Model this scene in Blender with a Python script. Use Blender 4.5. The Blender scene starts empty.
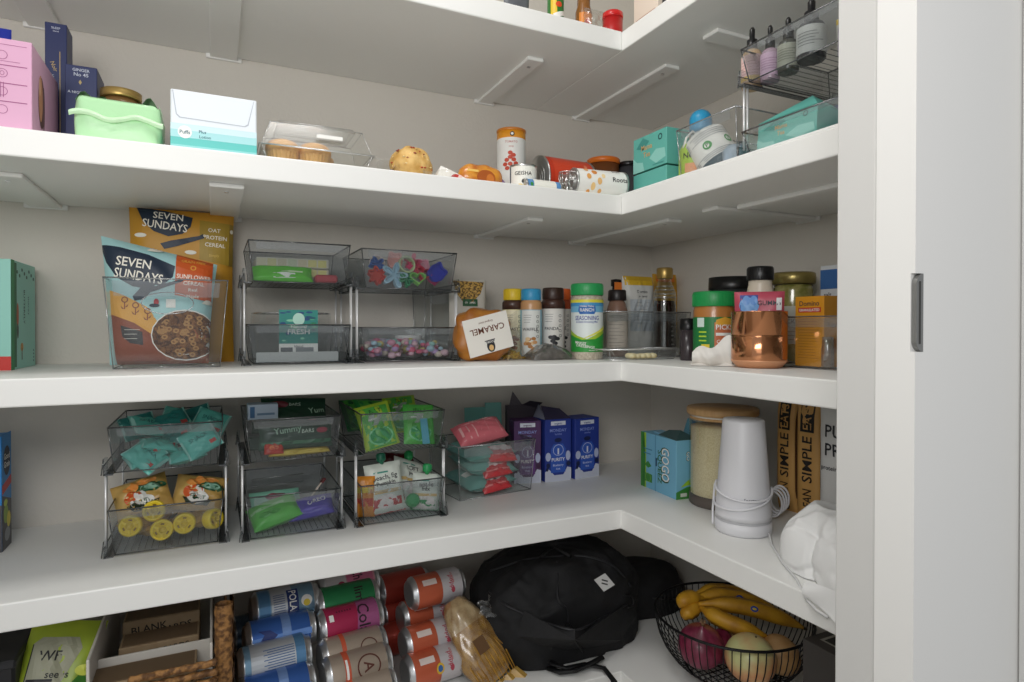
import bpy, bmesh, math, random
from mathutils import Vector, Matrix, Euler
sc = bpy.context.scene
PI = math.pi
# ---------------- camera ----------------
CAM = Vector((-0.7272, -1.0167, 1.300)); YAW, PITCH, ROLL, FPX, CY = 0.4460, -0.0072, 0.0012, 619.9, 331.9
_f = Vector((math.sin(YAW)*math.cos(PITCH), math.cos(YAW)*math.cos(PITCH), math.sin(PITCH)))
_r = Vector((math.cos(YAW), -math.sin(YAW), 0)); _u = _r.cross(_f)
_c, _s = math.cos(ROLL), math.sin(ROLL)
_r, _u = _c*_r+_s*_u, -_s*_r+_c*_u
cd = bpy.data.cameras.new('camera'); cam = bpy.data.objects.new('camera', cd); sc.collection.objects.link(cam)
cam.matrix_world = Matrix(((_r.x,_u.x,-_f.x,CAM.x),(_r.y,_u.y,-_f.y,CAM.y),(_r.z,_u.z,-_f.z,CAM.z),(0,0,0,1)))
cd.sensor_width = 36; cd.lens = FPX/1024*36; cd.shift_y = (CY-341)/1024; cd.clip_start = 0.02; sc.camera = cam
# ---------------- light and exposure ----------------
w = bpy.data.worlds.new('world'); sc.world = w; w.use_nodes = True
bg = w.node_tree.nodes['Background']; bg.inputs[0].default_value = (0.93, 0.96, 1.0, 1); bg.inputs[1].default_value = 0.50
def area(name, loc, target, sx, sy, power, col):
    l = bpy.data.lights.new(name, 'AREA'); l.shape = 'RECTANGLE'; l.size = sx; l.size_y = sy; l.energy = power; l.color = col
    o = bpy.data.objects.new(name, l); sc.collection.objects.link(o); o.location = loc
    o.rotation_euler = (Vector(target)-Vector(loc)).to_track_quat('-Z', 'Y').to_euler()
    return o
area('pantry_ceiling_light', (-0.62, -0.33, 2.43), (-0.62, -0.33, 0), 0.42, 0.30, 5.2, (1, 0.985, 0.96))
area('doorway_fill_light', (-1.0, -1.12, 1.66), (-0.45, 0.2, 1.95), 0.6, 0.3, 7, (1, 0.985, 0.965))  # added soft fill beside the camera, like a bounce flash; no lamp fitting stands here
area('hallway_fill_light', (-2.75, -3.3, 1.75), (-0.4, 0.1, 1.35), 2.2, 1.5, 9, (1, 0.99, 0.97))  # added broad fill from behind the camera, lifts undersides; an invented source, no known window
sc.view_settings.view_transform = 'Standard'; sc.view_settings.look = 'None'
sc.view_settings.exposure = 0.0; sc.view_settings.gamma = 1.0; sc.view_settings.use_curve_mapping = False
sc.cycles.transparent_max_bounces = 40; sc.cycles.max_bounces = 10; sc.cycles.diffuse_bounces = 5
sc.cycles.caustics_reflective = False; sc.cycles.caustics_refractive = False
sc.cycles.use_denoising = True
# ---------------- camera maths used to size things ----------------
def ray(px, py): return _r*((px-512)/FPX) + _u*((CY-py)/FPX) + _f
def on(px, py, z):
    d = ray(px, py); t = (z-CAM.z)/d.z; return CAM + d*t
def ax(px, Y):
    d = ray(px, 335); return CAM.x + d.x*(Y-CAM.y)/d.y
def by(px, X):
    d = ray(px, 335); return CAM.y + d.y*(X-CAM.x)/d.x
def zc(X, Y): return (Vector((X, Y, CAM.z))-CAM).dot(_f)
def zt(px, py, X, Y):
    d = ray(px, py); h = math.hypot(X-CAM.x, Y-CAM.y)/math.hypot(d.x, d.y); return CAM.z + d.z*h
def stand(px, pyb, z, pw):
    """centre and radius of a round thing whose near foot shows at pyb and which looks pw wide"""
    P = on(px, pyb, z); d = ray(px, pyb); h = Vector((d.x, d.y)).normalized(); R = .03
    for _ in range(6): R = rad(pw, P.x+h.x*R, P.y+h.y*R)
    return P.x+h.x*R, P.y+h.y*R, R
def rad(pw, X, Y): return pw/2*zc(X, Y)/FPX
# ---------------- materials ----------------
def lin(c): c = c/255; return c/12.92 if c <= .04045 else ((c+.055)/1.055)**2.4
def rgb(h):
    if isinstance(h, str): h = tuple(int(h[i:i+2], 16) for i in (0, 2, 4))
    return (lin(h[0]), lin(h[1]), lin(h[2]), 1)
_mats = {}
def mat(h, rough=0.5, metal=0.0, name=None, spec=None, noise=0, nscale=40, h2=None, bump=0, coat=0, sub=0, stretch=None, lo=.35, hi=.65):
    key = (h, rough, metal, spec, noise, nscale, h2, bump, coat, sub, stretch, lo, hi)
    if key in _mats: return _mats[key]
    m = bpy.data.materials.new(name or ('paint_%s' % (h if isinstance(h, str) else '%d_%d_%d' % tuple(h)))); m.use_nodes = True
    nt = m.node_tree; b = nt.nodes['Principled BSDF']
    b.inputs['Base Color'].default_value = rgb(h); b.inputs['Roughness'].default_value = rough; b.inputs['Metallic'].default_value = metal
    if spec is not None: b.inputs['Specular IOR Level'].default_value = spec
    if coat: b.inputs['Coat Weight'].default_value = coat; b.inputs['Coat Roughness'].default_value = .1
    if sub: b.inputs['Subsurface Weight'].default_value = sub; b.inputs['Subsurface Scale'].default_value = .01
    if h2 or bump:
        tc = nt.nodes.new('ShaderNodeTexCoord'); no = nt.nodes.new('ShaderNodeTexNoise'); no.inputs['Scale'].default_value = nscale; no.inputs['Detail'].default_value = 4
        src = tc.outputs['Object']
        if stretch:
            mp = nt.nodes.new('ShaderNodeMapping'); mp.inputs['Scale'].default_value = stretch; nt.links.new(src, mp.inputs[0]); src = mp.outputs[0]
        nt.links.new(src, no.inputs['Vector'])
        if h2:
            cr = nt.nodes.new('ShaderNodeValToRGB'); cr.color_ramp.elements[0].position = lo; cr.color_ramp.elements[1].position = hi
            cr.color_ramp.elements[0].color = rgb(h); cr.color_ramp.elements[1].color = rgb(h2)
            nt.links.new(no.outputs[0], cr.inputs[0]); nt.links.new(cr.outputs[0], b.inputs['Base Color'])
        if bump:
            bp = nt.nodes.new('ShaderNodeBump'); bp.inputs['Strength'].default_value = bump; bp.inputs['Distance'].default_value = .003
            nt.links.new(no.outputs[0], bp.inputs['Height']); nt.links.new(bp.outputs[0], b.inputs['Normal'])
    _mats[key] = m; return m
def clear(name, tint, refl=.06, rough=.08, body=None, bodyfac=0.0, edge=.35):
    """thin clear plastic or glass: tinted see-through with a glossy skin that grows at grazing angles"""
    m = bpy.data.materials.new(name); m.use_nodes = True; nt = m.node_tree; nt.nodes.clear()
    out = nt.nodes.new('ShaderNodeOutputMaterial'); tr = nt.nodes.new('ShaderNodeBsdfTransparent'); tr.inputs[0].default_value = rgb(tint)
    gl = nt.nodes.new('ShaderNodeBsdfGlossy'); gl.inputs['Roughness'].default_value = rough; gl.inputs[0].default_value = (1, 1, 1, 1)
    lw = nt.nodes.new('ShaderNodeLayerWeight'); lw.inputs[0].default_value = .25
    ml = nt.nodes.new('ShaderNodeMath'); ml.operation = 'MULTIPLY_ADD'; ml.inputs[1].default_value = edge; ml.inputs[2].default_value = refl
    nt.links.new(lw.outputs['Facing'], ml.inputs[0])
    mx = nt.nodes.new('ShaderNodeMixShader'); nt.links.new(ml.outputs[0], mx.inputs[0])
    src = tr.outputs[0]
    if body:
        df = nt.nodes.new('ShaderNodeBsdfDiffuse'); df.inputs[0].default_value = rgb(body)
        m2 = nt.nodes.new('ShaderNodeMixShader'); m2.inputs[0].default_value = bodyfac
        nt.links.new(src, m2.inputs[1]); nt.links.new(df.outputs[0], m2.inputs[2]); src = m2.outputs[0]
    nt.links.new(src, mx.inputs[1]); nt.links.new(gl.outputs[0], mx.inputs[2]); nt.links.new(mx.outputs[0], out.inputs[0])
    return m
WHITE = mat('ECECE9', .45, name='shelf_paint', bump=.05, nscale=25)
WALL = mat('D2CDC4', .85, name='wall_paint', bump=.25, nscale=160)
TRIM = mat('D0CFCC', .4, name='trim_paint')
CLEAR = clear('clear_plastic', 'FAFBFB', .025, .08, 'D8DCDC', .01, edge=.22)
SMOKE = clear('smoky_plastic', 'EEF0F1', .02, .1, 'A8ACB0', .02, edge=.2)
RIM = clear('plastic_edge', 'B4B8BA', .2, .15, 'C4C8CA', .25)
SMRIM = clear('smoky_plastic_edge', '7C8185', .12, .2, '50555A', .28)
FILM = clear('cellophane', 'F4F4F1', .05, .18, 'E8E8E4', .045, edge=.45)
GLASS = clear('jar_glass', 'EDF2EF', .06, .03, None, 0, edge=.6)
CHROME = mat('D8D8DA', .25, 1.0, 'brushed_metal')
POST = mat('E4E4E4', .3, .3, 'white_metal_wire')
K = mat('1A1A1C', .5); Wt = mat('F2F1EC', .5); BLK = mat('101012', .35)
# ---------------- mesh builder ----------------
_txt = {}
def text2d(s, font_sp=1.0):
    k = (s, font_sp)
    if k in _txt: return _txt[k]
    cu = bpy.data.curves.new('t', 'FONT'); cu.body = s; cu.size = 1; cu.resolution_u = 2; cu.space_character = font_sp; cu.offset = 0.012
    o = bpy.data.objects.new('t', cu); sc.collection.objects.link(o)
    dg = bpy.context.evaluated_depsgraph_get(); dg.update(); me = bpy.data.meshes.new_from_object(o.evaluated_get(dg))
    me.calc_loop_triangles()
    vs = [(v.co.x, v.co.y) for v in me.vertices]; ts = [tuple(t.vertices) for t in me.loop_triangles]
    bpy.data.objects.remove(o); bpy.data.curves.remove(cu); bpy.data.meshes.remove(me)
    if vs:
        x0 = min(v[0] for v in vs); x1 = max(v[0] for v in vs)
        vs = [(x-(x0+x1)/2, y-.35) for x, y in vs]; wd = x1-x0
    else: wd = 1
    _txt[k] = (vs, ts, wd); return _txt[k]
def subdiv(vs, ts, L):
    for _ in range(4):
        if not ts: break
        m = max(max(math.dist(vs[t[i]], vs[t[(i+1) % 3]]) for i in range(3)) for t in ts)
        if m < L or len(ts) > 1500: break
        vs = list(vs); mid = {}; nt = []
        def md(a, b):
            k = (min(a, b), max(a, b))
            if k not in mid: mid[k] = len(vs); vs.append(((vs[a][0]+vs[b][0])/2, (vs[a][1]+vs[b][1])/2))
            return mid[k]
        for a, b, c in ts:
            ab, bc, ca = md(a, b), md(b, c), md(c, a); nt += [(a, ab, ca), (ab, b, bc), (ca, bc, c), (ab, bc, ca)]
        ts = nt
    return vs, ts
class MB:
    def __init__(s): s.v = []; s.f = []; s.m = []; s.sm = []; s.mats = []; s.T = Matrix()
    def mi(s, m):
        if m not in s.mats: s.mats.append(m)
        return s.mats.index(m)
    def add(s, vs, fs, m, smooth=False):
        b = len(s.v); i = s.mi(m)
        s.v += [s.T @ Vector(v) for v in vs]
        for f in fs: s.f.append([b+k for k in f]); s.m.append(i); s.sm.append(smooth)
    def addbm(s, bm, m, smooth=False):
        bm.verts.index_update(); s.add([v.co.copy() for v in bm.verts], [[v.index for v in f.verts] for f in bm.faces], m, smooth); bm.free()
    def box(s, x0, x1, y0, y1, z0, z1, m, bev=0, seg=1, M=None, smooth=False):
        bm = bmesh.new(); bmesh.ops.create_cube(bm, size=1)
        bmesh.ops.scale(bm, vec=(x1-x0, y1-y0, z1-z0), verts=bm.verts); bmesh.ops.translate(bm, vec=((x0+x1)/2, (y0+y1)/2, (z0+z1)/2), verts=bm.verts)
        if bev: bmesh.ops.bevel(bm, geom=list(bm.edges), offset=bev, segments=seg, affect='EDGES', profile=.5)
        if M: bmesh.ops.transform(bm, matrix=M, verts=bm.verts)
        s.addbm(bm, m, smooth)
    def lathe(s, prof, m, n=32, c=(0, 0, 0), axis='z', smooth=True, caps=True, squash=(1, 1)):
        """prof: (r,z[,material]) from bottom to top"""
        rings = []; vs = []
        for p in prof:
            for i in range(n):
                a = 2*PI*i/n; x, y, z = p[0]*math.cos(a)*squash[0], p[0]*math.sin(a)*squash[1], p[1]
                if axis == 'x': x, y, z = z, x, y
                elif axis == 'y': x, y, z = y, z, x
                vs.append((x+c[0], y+c[1], z+c[2]))
        fl = {}
        for k in range(len(prof)-1):
            mm = prof[k+1][2] if len(prof[k+1]) > 2 else m
            for i in range(n):
                j = (i+1) % n; fl.setdefault(mm, []).append((k*n+i, k*n+j, (k+1)*n+j, (k+1)*n+i))
        b = len(s.v); s.v += [s.T @ Vector(v) for v in vs]
        for mm, fs in fl.items():
            i = s.mi(mm)
            for f in fs: s.f.append([b+q for q in f]); s.m.append(i); s.sm.append(smooth)
        if caps:
            mb = prof[0][2] if len(prof[0]) > 2 else m; mt = prof[-1][2] if len(prof[-1]) > 2 else m
            if prof[0][0] > 1e-5: s.f.append([b+i for i in range(n)][::-1]); s.m.append(s.mi(mb)); s.sm.append(False)
            if prof[-1][0] > 1e-5: s.f.append([b+(len(prof)-1)*n+i for i in range(n)]); s.m.append(s.mi(mt)); s.sm.append(False)
    def tube(s, pts, r, m, n=8, closed=False, smooth=True, flat=1.0):
        pts = [Vector(p) for p in pts]; N = len(pts); rr = r if isinstance(r, (list, tuple)) else [r]*N
        vs = []; up = None
        for i, p in enumerate(pts):
            if closed: t = (pts[(i+1) % N]-pts[i-1]).normalized()
            else: t = (pts[min(i+1, N-1)]-pts[max(i-1, 0)]).normalized()
            if up is None: up = Vector((0, 0, 1)) if abs(t.z) < .9 else Vector((1, 0, 0))
            a = t.cross(up)
            if a.length < 1e-6: a = t.cross(Vector((1, .3, .2)))
            a.normalize(); b = a.cross(t).normalized(); up = b
            for k in range(n):
                q = 2*PI*k/n; vs.append(p + a*math.cos(q)*rr[i] + b*math.sin(q)*rr[i]*flat)
        fs = []
        for i in range(N if closed else N-1):
            j = (i+1) % N
            for k in range(n):
                l = (k+1) % n; fs.append((i*n+k, i*n+l, j*n+l, j*n+k))
        if not closed: fs += [tuple(range(n))[::-1], tuple((N-1)*n+k for k in range(n))]
        s.add(vs, fs, m, smooth)
    def grid(s, fn, nu, nv, m, smooth=True):
        vs = [fn(i/nu, j/nv) for j in range(nv+1) for i in range(nu+1)]
        fs = [(j*(nu+1)+i, j*(nu+1)+i+1, (j+1)*(nu+1)+i+1, (j+1)*(nu+1)+i) for j in range(nv) for i in range(nu)]
        s.add(vs, fs, m, smooth)
    # ---- printed artwork laid on a surface: fr(u,v,d) gives the point ----
    def art(s, fr, items, L=.02):
        done = []
        for q, it in enumerate(items):
            k = it[0]
            if k == 'r':
                _, u0, v0, u1, v1, m = it; nu = min(60, max(1, math.ceil(abs(u1-u0)/(L*.8)))); nv = min(40, max(1, math.ceil(abs(v1-v0)/(L*1.6))))
                vs = [(u0+(u1-u0)*i/nu, v0+(v1-v0)*j/nv) for j in range(nv+1) for i in range(nu+1)]
                ts = [t for j in range(nv) for i in range(nu) for t in ((j*(nu+1)+i, j*(nu+1)+i+1, (j+1)*(nu+1)+i+1), (j*(nu+1)+i, (j+1)*(nu+1)+i+1, (j+1)*(nu+1)+i))]
            elif k == 'e':
                _, u, v, ru, rv, m = it; n = 20
                vs = [(u, v)]+[(u+ru*math.cos(2*PI*i/n), v+rv*math.sin(2*PI*i/n)) for i in range(n)]; ts = [(0, 1+i, 1+(i+1) % n) for i in range(n)]
            elif k == 'o':   # ring
                _, u, v, ru, rv, wd, m = it; n = 24
                vs = [(u+(ru-e)*math.cos(2*PI*i/n), v+(rv-e)*math.sin(2*PI*i/n)) for e in (0, wd) for i in range(n)]
                ts = []
                for i in range(n): j = (i+1) % n; ts += [(i, j, n+j), (i, n+j, n+i)]
            elif k == 'p':
                _, pts, m = it
                bm = bmesh.new(); f = bm.faces.new([bm.verts.new((p[0], p[1], 0)) for p in pts]); bmesh.ops.triangulate(bm, faces=[f]); bm.verts.index_update()
                vs = [(v.co.x, v.co.y) for v in bm.verts]; ts = [tuple(v.index for v in f.verts) for f in bm.faces]
                bm.normal_update()
                if bm.faces[:][0].normal.z < 0: ts = [t[::-1] for t in ts]
                bm.free()
            elif k == 't':   # text, centre u,v, height, material, rotation deg, max width
                _, tx, u, v, h, m = it[:6]; rot = math.radians(it[6]) if len(it) > 6 else 0; mw = it[7] if len(it) > 7 else None
                tv, ts, wd = text2d(tx); sx = h/.72; sy = sx
                if mw and wd*sx > mw: sx = mw/wd
                vs = [(u+x*sx*math.cos(rot)-y*sy*math.sin(rot), v+x*sx*math.sin(rot)+y*sy*math.cos(rot)) for x, y in tv]
            if not vs: continue
            if k != 'r': vs, ts = subdiv(vs, ts, L) if k != 't' or L > .1 else subdiv(vs, ts, .007)
            x0 = min(p[0] for p in vs); x1 = max(p[0] for p in vs); y0 = min(p[1] for p in vs); y1 = max(p[1] for p in vs)
            lv = 1+max([l for (a, b_, c, e, l) in done if a < x1 and b_ > x0 and c < y1 and e > y0], default=-1); lv = min(lv, 7)
            done.append((x0, x1, y0, y1, lv)); d = .0003+.00012*lv if L > .1 else .0005+.00028*lv
            s.add([fr(a, b, d) for a, b in vs], ts, m, False)
    def build(s, name, parent=None, loc=None, rot=None):
        me = bpy.data.meshes.new(name); me.from_pydata([tuple(v) for v in s.v], [], s.f)
        for m in s.mats: me.materials.append(m)
        me.polygons.foreach_set('material_index', s.m); me.polygons.foreach_set('use_smooth', s.sm); me.update()
        o = bpy.data.objects.new(name, me); sc.collection.objects.link(o)
        if parent: o.parent = parent
        if loc is not None: o.location = loc
        if rot is not None: o.rotation_euler = rot if isinstance(rot, (tuple, list, Euler)) else (0, 0, rot)
        return o
def tag(o, label, cat, group=None, kind=None):
    if label: o['label'] = label
    if cat: o['category'] = cat
    if group: o['group'] = group
    if kind: o['kind'] = kind
    return o
def root(name, loc, rot=0, label=None, cat=None, group=None):
    o = bpy.data.objects.new(name, None); sc.collection.objects.link(o); o.location = loc; o.empty_display_size = .02
    o.rotation_euler = rot if isinstance(rot, (tuple, list)) else (0, 0, rot)
    return tag(o, label, cat, group)
def dup(r, loc, rot, label, group=None):
    c = r.copy(); sc.collection.objects.link(c); c.location = loc; c.rotation_euler = rot if isinstance(rot, (tuple, list)) else (0, 0, rot)
    c['label'] = label
    if group: c['group'] = group
    for ch in [x for x in sc.objects if x.parent == r]:
        d = ch.copy(); sc.collection.objects.link(d); d.parent = c
        for g in [x for x in sc.objects if x.parent == ch]:
            e = g.copy(); sc.collection.objects.link(e); e.parent = d
    return c
def V(*a): return Vector(a)
def Fbox(W, D, H):
    """frames of a carton whose front-centre-bottom is the origin"""
    return {'front': lambda a, b, d: V(a-W/2, -d, b), 'left': lambda a, b, d: V(-W/2-d, D-a, b), 'right': lambda a, b, d: V(W/2+d, a, b),
            'top': lambda a, b, d: V(a-W/2, b, H+d)}
def Fcyl(rf, a0=-PI/2):
    """a = distance round the body from the front, b = height; rf radius or function of height"""
    g = rf if callable(rf) else (lambda z: rf)
    return lambda a, b, d: V((g(b)+d)*math.cos(a0+a/max(g(b), .004)), (g(b)+d)*math.sin(a0+a/max(g(b), .004)), b)
def carton_mesh(W, D, H, m, arts={}, side=None, bev=.0008):
    b = MB(); b.box(-W/2, W/2, 0, D, 0, H, m, bev)
    fr = Fbox(W, D, H)
    for k, it in arts.items(): b.art(fr[k], it, L=.2)
    return b
# zero heights of the shelf tops
ZT, ZU, ZM, ZL, ZF = 1.8860, 1.5617, 1.2318, 0.9371, 0.615
DA, DB, TH = 0.372, 0.3665, 0.038
BR = -PI/2     # things that stand on the right-hand arm face left
def inrow(px0, px1, Y, yaw=0):
    x0, x1 = ax(px0, Y), ax(px1, Y); return (x0+x1)/2, x1-x0
def incol(px0, px1, X):
    y0, y1 = by(px0, X), by(px1, X); return (y0+y1)/2, y0-y1
# =================== the room ===================
def struct(name, b, **k):
    o = b.build(name, **k); o['kind'] = 'structure'; return o
b = MB(); b.box(-1.42, .42, DA, DA+.1, 0, 2.45, WALL); struct('wall_back', b)
b = MB(); b.box(DB, DB+.1, -.62, DA, 0, 2.45, WALL); struct('wall_right', b)
b = MB(); b.box(-1.52, -1.42, -.62, DA+.1, 0, 2.45, WALL); struct('wall_left', b)
b = MB(); b.box(-3.2, 1.6, -3.9, DA+.1, -.05, 0, mat('E6E2DA', .45, h2='DCD6CC', nscale=6)); struct('floor', b)
b = MB(); b.box(-1.52, .47, -.62, DA+.1, 2.45, 2.5, mat('ECECEA', .8)); struct('ceiling', b)
# doorway: jamb, stop, groove and the sliding door with its finger pull
XJ = ax(836, -.60)
b = MB(); b.box(XJ, DB+.1, -.64, -.60, 0, 2.45, TRIM, .0015)
b.box(XJ, DB+.1, -.64-.0, -.60, 2.3, 2.45, TRIM); struct('trim_1', b)
y2 = by(874, XJ); y3 = by(904, XJ+.002)
b = MB(); b.box(XJ+.0022, ax(914, y3)-.004, y3, -.6402, 0, 2.45, TRIM, .0008); struct('trim_2', b)
yd = y3-.012
xd0 = ax(915, yd); xd1 = ax(1019, yd)
dz0, dz1 = zt(918, 352, xd0, yd), zt(918, 273, xd0, yd)
DM = mat('E8E7E4', .45, name='door_paint')
xa, xb = xd0, ax(922.5, yd)
b = MB(); b.box(xa, xd1+.1, yd+.004, yd+.036, 0, 2.3, DM)
b.box(xa, xd1+.1, yd, yd+.004, 0, dz0, DM); b.box(xa, xd1+.1, yd, yd+.004, dz1, 2.3, DM); b.box(xb, xd1+.1, yd, yd+.004, dz0, dz1, DM)
door = struct('door_1', b)
b = MB(); n = 9; hh = (dz1-dz0); ww = xb-xa; pts = []
for i in range(n): a = PI-PI/2*i/(n-1); pts.append((xb+math.cos(a)*ww*.9, dz1-hh*.14+math.sin(a)*hh*.14))
poly = pts[::-1]+[(x, dz0+dz1-z) for x, z in pts]
nn = len(poly)
b.add([(x, yd-.0006, z) for x, z in poly]+[(x, yd+.0038, z) for x, z in poly], [tuple(range(nn))]+[(i, (i+1) % nn, nn+(i+1) % nn, nn+i) for i in range(nn)], mat('8A8A88', .45, .6, 'pull_metal'))
b.box(xa+ww*.45, xa+ww*.6, yd-.0012, yd-.0004, dz0+hh*.1, dz1-hh*.1, mat('4A4A48', .5, .6))
b.build('door_pull', door)
b = MB(); b.box(xd1+.0005, DB+.1, yd-.02, yd-.001, 0, 2.45, TRIM, .001); struct('trim_4', b)

# =================== the shelves ===================
def shelf(z, label, brk=True, sub=()):
    r = root('wall_shelf', (0, 0, z), 0, label, 'shelf')
    b = MB(); b.box(-1.42, -.0004 if brk else .004, 0, DA, -TH, 0, WHITE, .0022, 2); b.build('shelf_board', r)
    b = MB(); b.box(.0, DB, -.598, DA, -TH, 0, WHITE, .0022, 2); b.build('shelf_board', r)
    if brk:
        for x0, x1, y0 in sub:
            b = MB(); b.box(x0, x1, y0, DA-.004, -TH-.007, -TH, WHITE, .0015)
            b.box(x0-.008, x1+.008, DA-.006, DA-.0002, -TH-.009, -TH, WHITE, .001); b.box((x0+x1)/2-.003, (x0+x1)/2+.003, y0+.03, y0+.036, -TH-.0085, -TH-.006, CHROME)
            b.build('shelf_bracket', r)
        for y0, y1, x0 in ((-.155, -.115, .10),):
            b = MB(); b.box(x0, DB-.004, y0, y1, -TH-.007, -TH, WHITE, .0015)
            b.box(DB-.006, DB-.0002, y0-.008, y1+.008, -TH-.009, -TH, WHITE, .001); b.build('shelf_bracket', r)
    return r
cols = ((-1.03, -.98, .105), (-.736, -.686, .045), (-.158, -.122, .10))
shelf(ZT, 'topmost white wall shelf seen from below, with bracket plates under it', sub=cols+((.115, .152, .008),))
s2 = shelf(ZU, 'white wall shelf carrying the tissue box, cans and dropper bottles', sub=cols+((.105, .142, -.012),))
b = MB(); b.box(.130, .150, -.52, -.172, -TH-.008, -TH, WHITE, .0015); b.build('shelf_bracket', s2)
shelf(ZM, 'white wall shelf at eye level carrying the cereal pouches and spice jars', brk=False)
shelf(ZL, 'white wall shelf carrying the lower snack bins, blue cartons and rice jar', brk=False)
shelf(ZF, 'lowest white wall shelf under the cans and black backpack', brk=False)
b = MB(); b.box(.004, .35, -.58, .02, 0, .005, mat('EDEDEB', .5), .0015)
tag(b.build('shelf_liner', loc=(0, 0, ZU)), 'thin white mat lying on the right arm of the shelf, under the teal boxes', 'shelf liner')
# =================== builders of goods ===================
rnd = random.Random(7)
def carton(name, label, cat, loc, rot, W, D, H, m, arts={}, group=None, bev=.0008, lid=None):
    b = carton_mesh(W, D, H, m, arts, bev=bev)
    if lid: lid(b)
    o = b.build(name, loc=loc, rot=rot); return tag(o, label, cat, group)
def pil(w, h, T, seed=0, wr=.0, ex=2.5, sag=0, sk=0, nw=0):
    """surface of a filled pouch standing on its lower seam; side -1 is the front"""
    ph = seed*1.7
    def th(u, v):
        e = max(0, 1-abs(u)**ex)**.5*max(0, 1-abs(v)**ex)**.5
        return T/2*e + wr*(math.sin(u*7+ph+v*3)*math.sin(v*9+ph*1.3) + .6*math.sin(u*13+v*11+ph*2.1))*max(0, 1-u**6)*max(0, 1-v**6)
    def P(side, u, v, d=0):
        x = u*w/2*(1-.03*math.cos(v*PI/2)); z = h/2+v*h/2
        bend = sag*(v*.5+.5)**2
        x *= 1-nw*(1-v)/2; z *= 1-sk*(x/w+.5)
        return V(x, side*(max(th(u, v), 0)+.0003+d)+bend, z)
    return P
def pouch_mesh(w, h, T, m, arts=[], seed=0, wr=.0012, ex=2.5, nu=14, nv=16, back=None, L=.012, sag=0, b=None, sk=0, nw=0):
    P = pil(w, h, T, seed, wr, ex, sag, sk, nw); b = b or MB()
    b.grid(lambda u, v: P(-1, 2*u-1, 2*v-1), nu, nv, m)
    b.grid(lambda u, v: P(1, 1-2*u, 2*v-1), nu, nv, back or m)
    def F(a, c, d):
        v = c*2/h/(1-sk*(a/w+.5))-1; u = a*2/w/(1-nw*(1-v)/2)
        return P(-1, max(-1, min(1, u)), max(-1, min(1, v)), d+.0003)
    b.art(F, arts, L)
    return b
def pouch(name, label, cat, loc, rot, w, h, T, m, arts=[], seed=0, wr=.0012, ex=2.5, group=None, cap=None, **k):
    b = pouch_mesh(w, h, T, m, arts, seed, wr, ex, **k); o = b.build(name, loc=loc, rot=rot); tag(o, label, cat, group)
    if cap:
        c = MB(); c.lathe([(.004, -.006), (.004, .002), (.0075, .003), (.0085, .006), (.0085, .016), (.007, .019), (0, .0195)], cap, 16, c=(0, 0, h))
        for q in range(10):
            a = 2*PI*q/10; c.box(-.0006, .0006, .0082, .0091, .005, .0165, cap, M=Matrix.Translation((0, 0, h)) @ Matrix.Rotation(a, 4, 'Z'))
        c.build('spout_cap', o)
    return o
def prof_mesh(prof, m, n=32): b = MB(); b.lathe(prof, m, n); return b
def rack(label, loc, rot, W=.186, D=.25, H=.135):
    r = root('drawer_rack', loc, rot, label, 'rack', 'stacking drawer racks')
    for z in (0, H):
        for s in (-1, 1):
            b = MB()
            x = s*W/2
            b.box(min(x, x-s*.002), max(x, x-s*.002), 0, D, z, z+.016, SMOKE)
            b.box(min(x, x-s*.012), max(x, x-s*.012), 0, D, z, z+.002, SMRIM)
            b.tube([(x, 0, z), (x, 0, z+.016), (x, D, z+.016), (x, D, z)], .0009, SMRIM, 6)
            for y in (.004, D-.02):      # flared corner sockets
                b.add([(x-s*.003, y, z), (x+s*.004, y, z), (x+s*.001, y, z+.026), (x-s*.003, y, z+.026), (x-s*.003, y+.016, z), (x+s*.004, y+.016, z), (x+s*.001, y+.016, z+.026), (x-s*.003, y+.016, z+.026)],
                      [(0, 1, 2, 3), (4, 5, 6, 7), (1, 5, 6, 2), (0, 4, 7, 3), (3, 2, 6, 7)], SMOKE)
                b.tube([(x+s*.004, y, z), (x+s*.001, y, z+.026)], .0009, SMRIM, 6)
            b.build('side_rail', r)
    for s in (-1, 1):
        for y in (.012, .019, D-.012):
            b = MB(); b.tube([(s*(W/2-.001), y, .012), (s*(W/2-.001), y, H+.004)], .0019, POST, 8); b.build('post', r)
    return r
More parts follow.
